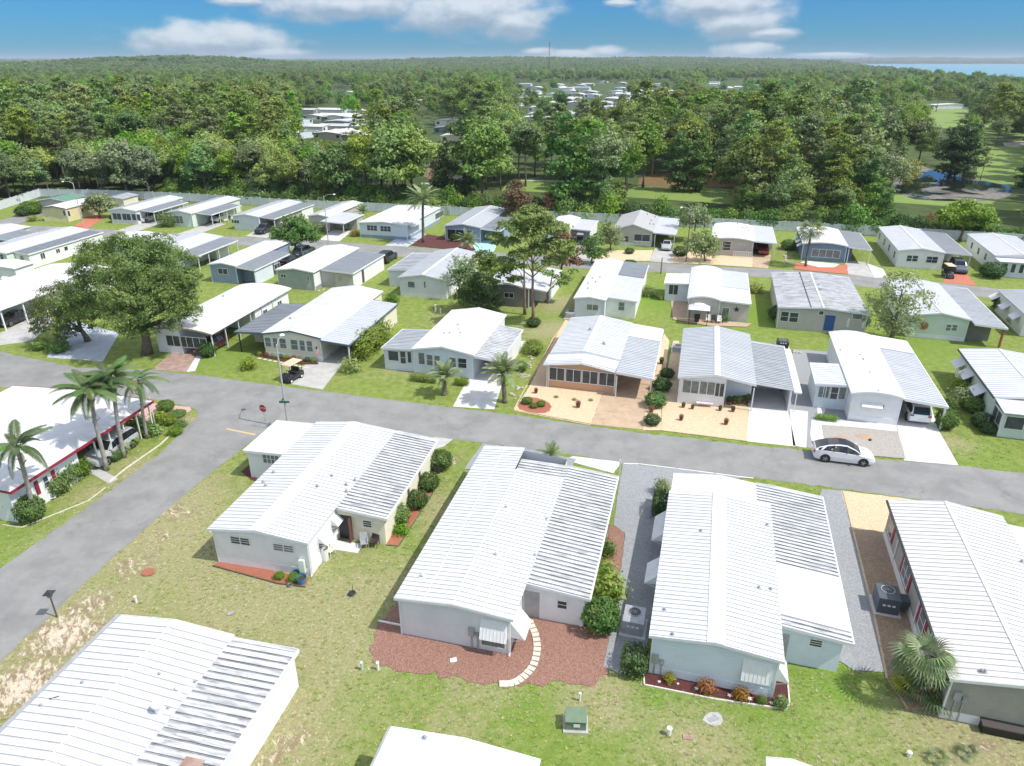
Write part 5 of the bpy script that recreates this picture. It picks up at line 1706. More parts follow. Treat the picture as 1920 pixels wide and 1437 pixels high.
def leaf_quads(c, nrm, size, aspect=0.55, bend=0.15):
    """diamond shaped leaf cards round centres c"""
    n = len(c)
    a = np.cross(nrm, unit(n))
    a /= np.linalg.norm(a, axis=1, keepdims=True) + 1e-9
    b = np.cross(nrm, a)
    s = (size * (0.6 + 0.8 * rng.random(n)))[:, None]
    v = np.empty((n, 4, 3))
    v[:, 0] = c - a * s
    v[:, 1] = c - b * s * aspect + nrm * s * bend
    v[:, 2] = c + a * s
    v[:, 3] = c + b * s * aspect + nrm * s * bend
    return v.reshape(-1, 3), np.arange(n * 4).reshape(n, 4)


def lobes_to_leaves(lobes, per_m2, size, clump=0.3, fill=0.35, up=0.35, spread=0.5, nclump=26, aspect=.55):
    C, N = [], []
    for cx, cy, cz, rx, ry, rz in lobes:
        r = np.array([rx, ry, rz])
        area = 4 * math.pi * ((rx * ry) ** 1.6 / 3 + (rx * rz) ** 1.6 / 3 + (ry * rz) ** 1.6 / 3) ** (1 / 1.6)
        n = int(area * per_m2)
        k = max(5, int(nclump * (0.7 + 0.6 * rng.random())))
        d = unit(k)
        d[:, 2] = np.where(d[:, 2] < -0.35, -d[:, 2], d[:, 2])
        cc = d * (0.72 + 0.34 * rng.random((k, 1)))
        w_ = rng.random(k) + .4
        which = rng.choice(k, n, p=w_ / w_.sum())
        off = rng.normal(size=(n, 3)) * clump * spread
        p = cc[which] + off
        p[:, 2] = np.where(p[:, 2] < -0.75, -0.75 + (rng.random(n) - .5) * .3, p[:, 2])
        C.append(np.array([cx, cy, cz]) + p * r)
        out = p / (np.linalg.norm(p, axis=1, keepdims=True) + 1e-6)
        nn = out * .75 + unit(n) * .75 + np.array([0, 0, up])
        N.append(nn / np.linalg.norm(nn, axis=1, keepdims=True))
        m = int(n * fill)
        q = unit(m) * (rng.random((m, 1)) ** .5) * .72
        C.append(np.array([cx, cy, cz]) + q * r)
        N.append(unit(m))
    return leaf_quads(np.concatenate(C), np.concatenate(N), size, aspect)


def trunk_mb(h, r, lobes, lean=(0, 0), nb=7, seed=0, top=None, wob=.25):
    rd = random.Random(seed)
    mb = MB()
    top = top or (lean[0], lean[1], h)
    pts, rad = [], []
    K = 6
    for k in range(K + 1):
        t = k / K
        pts.append((top[0] * t + (rd.random() - .5) * wob * (0 < k < K), top[1] * t + (rd.random() - .5) * wob * (0 < k < K), top[2] * t))
        rad.append(r * (1.35 if k == 0 else 1 - .72 * t))
    mb.tube(pts, rad, 8)
    for i, L in enumerate(sorted(lobes, key=lambda q: q[2])[:nb]):
        t = min(.95, max(.3, (L[2] - L[5] * .6) / top[2] * .8))
        s = Vector((top[0] * t, top[1] * t, top[2] * t))
        e = Vector((L[0], L[1], L[2] + L[5] * .1))
        m = s.lerp(e, .5) + Vector(((rd.random() - .5) * .6, (rd.random() - .5) * .6, .3))
        rr = r * (1 - .72 * t) * .65
        mb.tube([s, m, e], [rr, rr * .6, rr * .2], 6)
        for j in range(3):
            e2 = e + Vector((rd.uniform(-1, 1) * L[3], rd.uniform(-1, 1) * L[4], rd.uniform(-.2, .8) * L[5])) * .75
            mb.tube([m.lerp(e, .4 + .2 * j), e2], [rr * .35, rr * .1], 4)
    return mb


def round_lobes(seed, h, cr, ch, n=9, base=.35):
    """lobes filling a crown of radius cr and height ch below the top h"""
    rd = random.Random(seed)
    out = [(0, 0, h - ch * .42, cr * .62, cr * .62, ch * .42)]
    for k in range(n):
        a = 2 * math.pi * (k + rd.random() * .7) / n * 1.62
        rr = cr * rd.uniform(.4, .72)
        zz_ = h - ch * rd.uniform(.22, .80)
        s = cr * rd.uniform(.30, .46)
        out.append((rr * math.cos(a), rr * math.sin(a), zz_, s, s * rd.uniform(.85, 1.15), s * rd.uniform(.6, .85)))
    return out


class TreeKind:
    def __init__(s, key, crown, trunk, lm, bark):
        v, f = crown
        s.crown = mesh_np('crown', v, f, lm)
        s.trunk = trunk.mesh('trunk', [bark], smooth=True)
        s.h = float(np.percentile(v[:, 2], 99.5))

    def place(s, name, loc, h, label, cat='tree', group=None, rz=None, wide=1.0):
        k = h / s.h
        o = empty(name, loc, random.uniform(0, 6.28) if rz is None else rz, label, cat, group)
        link('trunk', s.trunk, o, scale=(k, k, k))
        link('crown', s.crown, o, scale=(k * wide, k * wide, k))
        return o


def kind_broad(seed, h, cr, ch, lm, per=9, size=.26, n=9, bark=None, tr=.22, **kw):
    lb = round_lobes(seed, h, cr, ch, n)
    return TreeKind('b', lobes_to_leaves(lb, per, size, **kw), trunk_mb(h * .8, tr, lb, seed=seed), lm, bark or BARK)


def kind_pine(seed, h, cr, lm=None, size=.3, n=16, per=7, start=.55, **kw):
    rd = random.Random(seed)
    lb = []
    for k in range(n):
        t = start + (1 - start) * (k + .5) / n
        a = k * 2.4 + rd.random()
        reach = cr * (1.05 - .75 * ((t - start) / (1 - start)) ** 1.6) * rd.uniform(.55, 1)
        s = cr * rd.uniform(.26, .42)
        lb.append((reach * math.cos(a), reach * math.sin(a), h * t, s * 1.15, s * 1.15, s * .55))
    lb.append((0, 0, h * .97, cr * .35, cr * .35, cr * .3))
    return TreeKind('p', lobes_to_leaves(lb, per, size, fill=.15, nclump=12, **kw), trunk_mb(h * .97, .2, lb, nb=n, seed=seed, wob=.35), lm or LEAF_PINE, BARKP)


def kind_vine(seed, h, cr, lm, per=8, size=.27):
    rd = random.Random(seed)
    lb = []
    for k in range(13):
        t = (k + .6) / 13
        a = k * 2.1 + rd.random()
        wv = cr * (.45 + .4 * math.sin(t * 2.8 + .4)) if t > .25 else cr * .75
        lb.append((wv * .55 * math.cos(a), wv * .55 * math.sin(a), h * t, wv * rd.uniform(.55, .8), wv * rd.uniform(.55, .8), h * .085 * rd.uniform(.9, 1.4)))
    return TreeKind('v', lobes_to_leaves(lb, per, size, fill=.25), trunk_mb(h * .9, .22, lb, nb=6, seed=seed), lm, BARK)


KB = [kind_broad(1, 14, 5.0, 9.5, LEAF_MID), kind_broad(2, 13, 4.4, 10, LEAF_MID, n=11), kind_broad(3, 15, 5.6, 10, LEAF_MID, n=12), kind_broad(4, 12, 4.6, 9, LEAF_LIGHT), kind_broad(5, 13, 4.2, 10, LEAF_LIGHT, n=8),
      kind_broad(6, 11, 5.0, 8, LEAF_OAK), kind_broad(12, 15, 4.4, 9, LEAF_OLIVE, per=6), kind_broad(13, 14, 5, 8, LEAF_MID, per=5)]
KPALE = kind_broad(7, 11, 4.0, 9, LEAF_PALE, per=10)
KP = [kind_pine(8, 19, 4.0), kind_pine(9, 18, 3.4, start=.5, n=18), kind_pine(10, 20, 4.4, start=.6), kind_pine(14, 19, 3.2, start=.42, n=20, lm=LEAF_MID)]
KV = [kind_vine(11, 14, 4.2, LEAF_MID), kind_vine(15, 13, 3.8, LEAF_DARK), kind_vine(16, 12, 4.0, LEAF_LIGHT)]


def shrub_mesh(seed, lm, n=1500, size=.10, squash=.85, rough=.12, core=True, square=0.0):
    d = unit(n)
    if square:
        m = np.max(np.abs(d), axis=1, keepdims=True)
        d2 = d / m
        d2 = d2 / 1.12
        dd = d * (1 - square) + d2 * square
    else:
        dd = d
    bump = np.array([mnoise.noise(Vector(tuple(q * 2.3 + seed))) for q in dd])[:, None]
    c = dd * (1 - .10 + rough * rng.normal(size=(n, 1)) * .55 + bump * .24)
    c[:, 2] = c[:, 2] * squash + squash
    c[:, 2] = np.maximum(c[:, 2], .02)
    nn = d * .9 + unit(n) * .7 + np.array([0, 0, .2])
    nn /= np.linalg.norm(nn, axis=1, keepdims=True)
    v, f = leaf_quads(c, nn, size)
    return mesh_np('shrub', v, f, lm)


LEAF_SHRUB = leaf_material('garden_shrub_leaves', (.045, .115, .018), (.095, .20, .03), (.17, .29, .05), rnd=.12, scale=1.5)
LEAF_SHRUBD = leaf_material('dark_garden_leaves', (.028, .075, .016), (.06, .13, .026), (.11, .19, .045), rnd=.12, scale=1.5)
SH = {'dark': shrub_mesh(1, LEAF_SHRUBD, n=2200, size=.085), 'mid': shrub_mesh(2, LEAF_SHRUB, n=2200, size=.085), 'bright': shrub_mesh(3, LEAF_BRIGHT, rough=.3), 'yellow': shrub_mesh(4, LEAF_YELLOW, n=700, rough=.5, size=.14), 'orange': shrub_mesh(5, LEAF_ORANGE, n=500, size=.13, rough=.4),
      'loose': shrub_mesh(6, LEAF_MID, n=900, rough=.55, size=.13), 'boxy': shrub_mesh(7, LEAF_SHRUBD, square=.8), 'olive': shrub_mesh(8, LEAF_OLIVE, n=1100, rough=.5), 'boxbright': shrub_mesh(9, LEAF_BRIGHT, square=.7, rough=.25, n=2200, size=.08), 'rust': shrub_mesh(10, LEAF_RUST, rough=.5)}


def shrub(kind, px, py, rx, h, label, ry=None, cat='shrub', name='shrub', rz=0, group=None, z=0):
    """px, py: where its foot stands in the photo"""
    p = G(px, py, z)
    ry = ry or rx
    o = link(name, SH[kind], None, (p.x, p.y, z), (0, 0, rz), (rx, ry, h / 1.7))
    return setp(o, label, cat, group)


# ---- palms
def frond_mesh(L, droop, lm, pairs=26, leaflet=.55, wd=.035, vee=.5, lift=.35):
    """feather frond growing along +x, arching down"""
    mb = MB()
    def P(t):
        return Vector((L * t * (1 - .18 * droop * t), 0, L * (lift * t - droop * t * t)))
    pts = [P(k / 7) for k in range(8)]
    mb.tube(pts, [.03 * (1 - .8 * k / 7) for k in range(8)], 4)
    for k in range(pairs):
        t = .14 + .86 * (k + .5) / pairs
        c = P(t)
        d = (P(min(1, t + .03)) - P(t - .03)).normalized()
        ll = leaflet * math.sin(math.pi * (.12 + .83 * t)) ** .7
        for sgn in (-1, 1):
            side = Vector((d.x * .45, sgn * .8, d.z * .45 + vee * .45 - .55 * droop * t)).normalized()
            e = c + side * ll * random.uniform(.85, 1.1) + Vector((0, 0, -.18 * ll))
            wv = d * wd
            mid = c.lerp(e, .5) + Vector((0, 0, .05 * ll))
            mb.poly([c - wv * .6, mid - wv * 1.2, e, mid + wv * 1.2, c + wv * .6])
    me = mb.mesh('frond', [lm])
    return me


def fan_mesh(L, lm, blades=17, stalk=.55, droop=.25, wd=.05):
    """fan frond along +x: a stalk and folded blades"""
    mb = MB()
    s = Vector((L * stalk, 0, L * stalk * .15))
    mb.tube([(0, 0, 0), s * .5 + Vector((0, 0, .05)), s], [.025, .02, .015], 4)
    for k in range(blades):
        a = (k / (blades - 1) - .5) * 3.9
        r_ = L * (1 - stalk) * (1.25 - .25 * abs(a) / 2)
        d = Vector((math.cos(a), math.sin(a), .0))
        e = s + d * r_ + Vector((0, 0, -droop * r_ * (1 + .5 * random.random())))
        m = s + d * r_ * .6 + Vector((0, 0, .04))
        q = Vector((-d.y, d.x, 0)) * wd
        mb.poly([s, m - q, e - q * .2, e + q * .2, m + q])
    return mb.mesh('frond', [lm])


FR_QUEEN = [frond_mesh(3.3, .75, LEAF_PALM, 52, .68, .026, -.2, .5), frond_mesh(3.0, 1.05, LEAF_PALM, 52, .68, .026, -.2, .45), frond_mesh(3.2, .5, LEAF_PALM, 52, .66, .026, .1, .6)]
FR_DATE = [frond_mesh(3.0, .45, LEAF_SILVER, 34, .5, .03, .5, .3), frond_mesh(3.1, .25, LEAF_SILVER, 34, .5, .03, .5, .3)]
FR_PINDO = [frond_mesh(1.9, .55, LEAF_SILVER, 24, .42, .028, .6, .6), frond_mesh(1.8, .3, LEAF_SILVER, 24, .42, .028, .6, .6)]
FR_FAN = [fan_mesh(1.9, LEAF_SILVER), fan_mesh(1.8, LEAF_PALM, droop=.4), fan_mesh(1.7, LEAF_SILVER, 15)]
FR_FANY = [fan_mesh(1.3, LEAF_YELLOW), fan_mesh(1.3, LEAF_DRY)]
FR_DRY = [frond_mesh(2.2, 1.6, LEAF_DRY, 22, .5, .03, 0, .1)]


def palm(base, top, r, fronds, n, label, name='palm_tree', up=(70, -35), bark=None, seed=0, dry=0, scale=1.0, group=None, swell=0, boots=0, cat='palm tree'):
    """base, top: world points of the trunk; fronds set round the crown from steep to hanging"""
    rd = random.Random(seed)
    o = empty(name, base, 0, label, cat, group)
    t = top - base
    mb = MB()
    K = 9
    pts = [t * (k / K) + Vector((math.sin(k * .7 + seed) * .03, 0, 0)) for k in range(K + 1)]
    rad = [r * (1.25 if k == 0 else 1.0 - .25 * k / K + swell * math.sin(k / K * math.pi)) for k in range(K + 1)]
    mb.tube(pts, rad, 10)
    if boots:
        for k in range(boots):
            a = k * 2.4
            zc = t * (1 - .45 * (k / boots))
            d = Vector((math.cos(a), math.sin(a), .9)).normalized()
            rr = r * .8
            p0 = zc + Vector((math.cos(a), math.sin(a), 0)) * rr
            mb.bar(p0, p0 + d * .3, .09, .04)
    mb.obj('trunk', [bark or BARKG], o, smooth=True)
    g = 2.39996
    for k in range(n):
        tt = k / max(1, n - 1)
        el = up[0] + (up[1] - up[0]) * tt
        me = rd.choice(fronds)
        f = link('frond', me, o, t, (0, -R(el) * .75, g * k + rd.random() * .3), scale * rd.uniform(.85, 1.08))
    for k in range(dry):
        link('dead_frond', rd.choice(FR_DRY), o, t + Vector((0, 0, -.25)), (0, R(35), k * 2.1), scale * .8)
    return o


def palm_px(bx, by, tx, ty, r, *a, lean=0, **k):
    """trunk foot and trunk top in the photo (top at the foot's distance)"""
    b = G(bx, by)
    rr = ray(tx, ty)
    t = b.y / rr.y
    top = Vector((rr.x * t, b.y + lean, CAM_H + rr.z * t))
    return palm(b, top, r, *a, **k)


palm_px(200, 882, 166, 735, .17, FR_QUEEN, 30, 'tallest queen palm, second from the left beside the red trimmed roof', seed=1, dry=3, boots=10, name='queen_palm', up=(72, -38), scale=.84)
palm_px(232, 858, 208, 712, .17, FR_QUEEN, 30, 'queen palm third from the left, its trunk crossing the parked van', seed=2, dry=3, boots=8, name='queen_palm', up=(72, -38), scale=.78)
palm_px(276, 822, 258, 716, .14, FR_QUEEN[:2] + FR_DRY, 15, 'thin yellowing queen palm nearest the road corner', seed=3, dry=2, boots=8, name='queen_palm', scale=.75)
palm_px(68, 972, 32, 840, .17, FR_QUEEN, 18, 'leftmost queen palm with sparse crown beside two clipped shrubs', seed=4, dry=2, boots=6, name='queen_palm', scale=.8)
palm_px(832, 741, 834, 707, .22, FR_PINDO, 30, 'shorter stout palm in front of the powder blue home', seed=5, name='pindo_palm', bark=BARK, up=(80, -35), boots=14)
palm_px(946, 755, 943, 702, .24, FR_PINDO, 34, 'taller stout palm beside the white driveway', seed=6, name='pindo_palm', bark=BARK, up=(80, -35), boots=14, scale=1.2)
palm_px(793, 455, 793, 374, .27, FR_DATE, 36, 'tall date palm in the far front yard with dark red mulch', seed=7, name='date_palm', bark=BARK, up=(75, -40), boots=16, scale=1.25)
palm_px(1756, 1312, 1734, 1240, .16, FR_FAN, 24, 'sabal palm at the corner of the taupe home', seed=8, name='sabal_palm', bark=BARKG, up=(70, -45), scale=.85)
palm_px(1510, 500, 1521, 434, .2, FR_FAN, 26, 'fan palm with leaning trunk before the slate blue home', seed=9, name='sabal_palm', bark=BARK, up=(80, -55), boots=10, scale=1.3)
palm_px(680, 422, 680, 400, .2, FR_PINDO, 24, 'small palm between the two white roofed homes of the far row', seed=10, name='pindo_palm', up=(80, -30), scale=1.2)
palm_px(877, 472, 877, 456, .2, FR_PINDO, 28, 'low silvery palm beside the turquoise driveway', seed=11, name='pindo_palm', up=(80, -35), scale=1.4)
palm_px(1032, 866, 1032, 856, .14, FR_PINDO, 18, 'young feather palm in gravel at the roadside', seed=12, name='pindo_palm', up=(70, -10), scale=.75)
for i, (px, py, lab) in enumerate([(478, 372, 'brown skirted palm in front of the woods'), (545, 366, 'broad palm at the wood edge behind the white fence')]):
    palm_px(px, py, px, py - 34, .25, FR_FAN, 26, lab, seed=20 + i, name='sabal_palm', bark=BARK, up=(75, -65), scale=1.9)
# low fan plants at the foot of the sabal palm
for i, (px, py, fr, lab, sc) in enumerate([(1715, 1300, FR_FANY, 'yellowing fan plant left of the sabal palm trunk', .9), (1700, 1285, FR_FANY, 'smaller yellow fan plant behind the taupe home corner', .7), (1768, 1322, FR_FANY + FR_FAN, 'fan plant against the taupe wall, right of the sabal palm', .8), (1735, 1310, FR_FAN, 'dull green fan plant at the sabal palm foot', .8)]):
    palm(G(px, py), G(px, py) + Vector((0, 0, .35)), .07, fr, 11, lab, name='fan_plant', seed=30 + i, up=(75, 0), scale=sc, cat='plant')
for i, (px, py, lab) in enumerate([(1757, 1425, 'left one of two spiky sprouts in the dry lawn corner'), (1812, 1415, 'right one of two spiky sprouts in the dry lawn corner')]):
    palm(G(px, py), G(px, py) + Vector((0, 0, .08)), .04, FR_FAN, 8, lab, name='palm_sprout', seed=40 + i, up=(70, 10), scale=.3, cat='plant')

# ---- single trees in the neighbourhood
def local_tree(name, lab, px, py, lobes_px, lm, per, size, tr, bark=BARK, dY=0, nb=8, kw=None, top=None, cat='tree'):
    """lobes_px: (px, py, r, squash) seen at the tree's own distance"""
    b = G(px, py)
    lb = []
    rd = random.Random(int(px))
    for L in lobes_px:
        rr = ray(L[0], L[1])
        off = L[4] if len(L) > 4 else rd.uniform(-.5, .5) * L[2]
        t = (b.y + off) / rr.y
        lb.append((rr.x * t - b.x, off, CAM_H + rr.z * t, L[2], L[2], L[2] * L[3]))
    v, f = lobes_to_leaves(lb, per, size, **(kw or {}))
    o = empty(name, (b.x, b.y, 0), 0, lab, cat)
    ztop = max(q[2] for q in lb)
    cx = sum(q[0] for q in lb) / len(lb)
    trunk_mb(ztop, tr, lb, seed=int(px), nb=nb, top=top or (cx * .7, 0, ztop * .82)).obj('trunk', [bark], o, smooth=True)
    link('crown', mesh_np('crown', v, f, lm), o)
    return o


local_tree('oak_tree', 'big spreading oak shading the left end of the street', 276, 664,
           [(275, 500, 3.6, .7), (215, 495, 3.4, .7), (325, 535, 3.0, .7), (250, 545, 3.6, .7, -1.5), (195, 540, 3.0, .7), (340, 575, 2.2, .6), (300, 585, 2.3, .7, -1.2), (235, 600, 2.4, .6, -2.2), (150, 575, 2.6, .7, 1), (265, 470, 2.4, .6, 1.5),
            (180, 485, 2.2, .7, 1.5), (320, 490, 2.4, .7, 1.5), (205, 580, 2.0, .7, -2), (285, 620, 1.4, .6, -.5), (350, 550, 1.5, .7), (365, 590, 1.2, .8), (160, 520, 1.8, .7), (235, 455, 1.5, .7), (300, 455, 1.4, .7), (355, 520, 1.4, .7), (325, 610, 1.2, .8, -1), (250, 625, 1.3, .8, -2)], LEAF_OAK, 36, .145, .5, nb=15, kw=dict(nclump=34, up=.3, clump=.24, spread=.50, aspect=.34, fill=.22))
local_tree('oak_tree', 'lower dark oak left of the big one, overhanging the driveway', 165, 640,
           [(120, 560, 2.8, .7), (95, 590, 2.4, .7), (145, 600, 2.5, .7, -1), (170, 575, 2.3, .7), (80, 615, 1.4, .6), (125, 625, 1.5, .6, -1)], LEAF_OAK, 36, .145, .3, nb=6, kw=dict(nclump=34, up=.3, clump=.24, spread=.50, aspect=.34, fill=.22))
local_tree('pine_tree', 'tall pine towering over the middle of the second row', 999, 612,
           [(1000, 405, 2.2, .5), (965, 425, 1.9, .45), (1035, 430, 2.0, .45), (995, 440, 2.0, .5), (950, 455, 1.6, .4), (1050, 460, 1.8, .45), (1010, 470, 1.8, .45), (975, 480, 1.5, .4), (945, 490, 1.2, .4), (1040, 490, 1.4, .4), (930, 445, 1.1, .4), (1065, 475, 1.2, .4), (1020, 420, 1.6, .5, 1.5), (980, 412, 1.6, .5, -1.5)],
           LEAF_PINE, 30, .17, .22, BARKP, nb=14, kw=dict(nclump=26, fill=.25, up=.5), top=(-.3, 0, 11.5))
local_tree('pine_tree', 'slimmer pine left of the tall one with lower branches', 984, 590,
           [(960, 500, 1.6, .45), (985, 475, 1.5, .45), (940, 512, 1.3, .4), (925, 530, .9, .4), (965, 525, 1.2, .4), (905, 505, .9, .4)], LEAF_PINE, 26, .17, .18, BARKP, nb=6, kw=dict(nclump=22, fill=.2), top=(-.2, 0, 8.5))
local_tree('pine_tree', 'short pine right of the tall one with drooping light foliage', 1023, 568,
           [(1030, 515, 1.2, .4), (1055, 520, 1.2, .4), (1010, 500, 1.1, .4), (1050, 535, 1.0, .4), (1075, 510, .8, .4)], LEAF_PINE, 12, .2, .17, BARKP, nb=5, kw=dict(nclump=14, fill=.1))
local_tree('dying_conifer', 'rust brown dying tree right of the tall pine', 1052, 520,
           [(1055, 450, 1.8, .6), (1068, 475, 1.8, .6), (1050, 490, 1.8, .6), (1078, 490, 1.2, .6), (1040, 430, 1.2, .6)], LEAF_RUST, 10, .22, .2, BARKP)
local_tree('dying_conifer', 'tall brownish conifer behind the pine by the wood edge', 968, 425,
           [(966, 352, 1.6, .9), (960, 370, 2.4, .7), (975, 378, 2.6, .7), (965, 395, 2.8, .7), (985, 395, 1.6, .7)], leaf_material('brown_green_needles', (.085, .06, .035), (.15, .085, .05), (.2, .13, .08)), 10, .25, .2, BARKP)
local_tree('dying_conifer', 'narrow rust red conifer right of the brownish one', 1029, 410,
           [(1027, 374, 1.0, 1.2), (1029, 386, 1.4, 1), (1030, 396, 1.5, 1)], LEAF_RUST, 10, .25, .15, BARKP)
local_tree('citrus_tree', 'dark rounded tree between the grey home and the brown cottage', 890, 582,
           [(875, 530, 2.0, .8), (905, 535, 2.0, .8), (890, 555, 2.3, .8), (910, 562, 1.8, .8), (870, 560, 1.6, .8), (925, 570, 1.2, .7), (868, 515, 1.4, .8)], LEAF_DARK, 18, .17, .2)
local_tree('bare_tree', 'thin leaved grey tree behind the dark rounded tree', 862, 560,
           [(862, 500, 1.8, .8), (845, 520, 1.4, .8), (880, 495, 1.4, .7)], LEAF_OLIVE, 7, .16, .15)
local_tree('round_tree', 'bright green tree arching over the pine-side grey home roof', 912, 520,
           [(912, 485, 1.6, .8), (920, 498, 1.5, .8), (903, 492, 1.2, .8)], LEAF_BRIGHT, 14, .2, .15)
local_tree('round_tree', 'bright green round tree beside the back street', 555, 478,
           [(552, 425, 2.2, .8), (535, 440, 2.0, .8), (572, 438, 2.1, .8), (553, 448, 2.4, .7, -1), (525, 450, 1.4, .7), (585, 448, 1.3, .7), (560, 415, 1.4, .7)], leaf_material('fresh_leaves', (.065, .13, .02), (.11, .19, .03)), 17, .2, .2)
local_tree('round_tree', 'rounded olive green tree beside the pale yellow home', 187, 408,
           [(187, 380, 2.2, .8), (172, 388, 1.8, .8), (203, 388, 1.8, .8), (187, 392, 2.0, .7)], LEAF_OLIVE, 13, .24, .2)
local_tree('bushy_tree', 'olive tree with many bare stems in front of the mint home', 1668, 640,
           [(1690, 540, 2.0, .9), (1720, 570, 1.7, .8), (1655, 570, 1.9, .9), (1690, 585, 2.1, .9), (1650, 605, 1.8, .8), (1680, 618, 1.8, .8), (1710, 605, 1.3, .7), (1640, 585, 1.2, .7), (1735, 555, 1.0, .7), (1665, 545, 1.2, .7), (1705, 520, 1.1, .8), (1675, 520, .9, .8)], LEAF_OLIVE, 9, .15, .25, kw=dict(fill=.15))
local_tree('round_tree', 'wide light green tree with flat crown behind the white home at the right', 1800, 452,
           [(1810, 395, 2.8, .6), (1785, 405, 2.4, .6), (1840, 402, 2.4, .6), (1800, 415, 2.4, .5), (1830, 415, 2.4, .5), (1855, 412, 1.6, .6), (1770, 412, 1.4, .6)], LEAF_LIGHT, 12, .26, .25)
for px, py, lb, lm, lab, nm in [
    (1322, 490, [(1318, 450, 1.9, .8), (1300, 462, 1.6, .8), (1338, 462, 1.7, .8), (1320, 472, 2.0, .8)], LEAF_OLIVE, 'grey green bushy tree at the kerb before the railed porch home', 'bushy_tree'),
    (1300, 452, [(1290, 405, 2.0, .8), (1310, 402, 1.9, .8), (1300, 418, 2.2, .7), (1322, 415, 1.6, .7)], LEAF_OLIVE, 'olive tree between two carports of the far row', 'bushy_tree'),
    (1110, 494, [(1112, 455, 1.5, .8), (1105, 470, 1.6, .8), (1120, 478, 1.5, .8)], leaf_material('fresh_leaves', (.065, .13, .02), (.11, .19, .03)), 'slim green tree at the back street kerb right of the rust tree', 'bushy_tree'),
    (1145, 470, [(1142, 435, 1.8, .8), (1130, 448, 1.7, .8), (1155, 450, 1.6, .8)], LEAF_OLIVE, 'grey green tree at the corner of the greige gabled home', 'bushy_tree'),
    (830, 372, [(830, 300, 2.4, 1), (826, 320, 3, .9), (834, 338, 3.2, .9), (828, 352, 3.2, .8)], LEAF_DARK, 'dark conical tree standing before the pond clearing', 'dark_tree'),
    (1492, 745 - 318, [(1490, 400, 2, .8), (1485, 410, 2, .8)], LEAF_MID, 'small green tree left of the slate blue home', 'bushy_tree'),
    (1640, 420, [(1632, 392, 1.8, .8), (1642, 400, 1.8, .8), (1625, 402, 1.3, .8)], LEAF_MID, 'green bush tree near the fence left of the white home', 'bushy_tree'),
    (1697, 360, [(1706, 318, 2.6, 1), (1700, 335, 2.8, 1)], LEAF_YELLOW, 'yellow green young tree by the pond edge', 'young_tree')]:
    local_tree(nm, lab, px, py, lb, lm, 12, .2, .15)

# ---- garden shrubs
shrub('mid', 62, 975, 1.0, 1.9, 'clipped shrub at the left palm foot, nearer one'); shrub('dark', 42, 960, 1.05, 2.1, 'taller clipped shrub beside the left palm, farther one')
for i, (px, py, r_, hh_) in enumerate([(108, 925, 1.0, 1.7), (128, 905, 1.1, 1.9), (150, 893, .9, 1.6)]):
    shrub('bright', px, py, r_, hh_, ['bright lime shrub lowest along the white wall by the shuttered window', 'middle bright lime shrub along the white wall', 'bright lime shrub nearest the carport corner'][i])
for i, (px, py, r_) in enumerate([(190, 838, .9), (215, 862, .7), (255, 800, .8), (300, 790, .7), (312, 770, .8), (330, 815, .6), (290, 815, .7), (270, 815, .9), (244, 835, .8), (222, 850, .9), (206, 850, .8), (318, 795, .7), (340, 800, .5)]):
    shrub(['loose', 'mid', 'bright'][i % 3], px, py, r_, r_ * 1.3, 'low garden plant in the palm bed beside the pink pavers', group='plants in the palm bed')
shrub('mid', 333, 780, .8, .5, 'round low plant in a stone ring on the pink paver corner')
shrub('mid', 827, 878, .95, 1.6, 'round shrub farthest along the cream wall, by the dark bin'); shrub('dark', 804, 917, .85, 1.35, 'round shrub second along the cream wall'); shrub('dark', 782, 950, .85, 1.3, 'round shrub third along the cream wall')
shrub('bright', 750, 982, .75, 1.5, 'lime leaved shrub nearest along the cream wall', ); shrub('loose', 753, 1000, .5, .7, 'small leafy plant at the end of the red mulch')
shrub('mid', 1124, 1178, 1.15, 2.0, 'large clipped round shrub at the store room corner'); shrub('loose', 1138, 1122, 1.05, 1.7, 'rounded shrub with reddish tips behind the large clipped one')
shrub('loose', 1132, 1085, .7, 1.2, 'leafy rose bush along the carport edge'); shrub('loose', 1141, 1042, .45, 1.1, 'thin rose bush by a white stake')
shrub('boxy', 1237, 962, .65, 1.7, 'dark clipped hedge by the gravel beside the awning home', ry=1.1, rz=R(-15)); shrub('olive', 1241, 925, .6, 1.2, 'loose grey green shrub beyond the dark hedge')
shrub('boxy', 1188, 1256, .75, 1.5, 'dark box shrub at the awning home rear corner', ry=.9, rz=R(-15))
for px, py, k, r_, lab in [(1323, 1297, 'orange', .42, 'orange croton left of centre in the star flower bed'), (1388, 1311, 'orange', .4, 'orange croton right of centre in the star flower bed'), (1255, 1278, 'yellow', .28, 'tiny yellow plant at the left end of the star flower bed'),
                           (1427, 1318, 'bright', .25, 'low green plant near the right end of the star bed'), (1463, 1325, 'bright', .35, 'green corner plant of the star flower bed')]:
    shrub(k, px, py, r_, r_ * 1.7, lab)
for px, py, r_, lab in [(1250, 708, .75, 'farthest clipped ball between the peach and grey homes'), (1240, 732, .95, 'second clipped ball, half in shade beside the peach carport'), (1228, 762, 1.05, 'largest clipped ball beside the tan drive'), (1222, 796, .75, 'clipped ball nearest the road beside the tan drive')]:
    shrub('dark' if r_ < .97 else 'mid', px, py, r_, r_ * 1.35, lab)
for px, py, r_, lab in [(988, 757, .55, 'left low shrub of the three on orange mulch'), (1001, 765, .4, 'front low shrub of the three on orange mulch'), (1014, 762, .45, 'right low shrub of the three on orange mulch')]:
    shrub('mid', px, py, r_, r_ * 1.2, lab)
o = shrub('boxbright', 700, 655, 1.15, 2.6, 'long bright hedge along the cream home carport', ry=4.2, rz=R(-12.5))
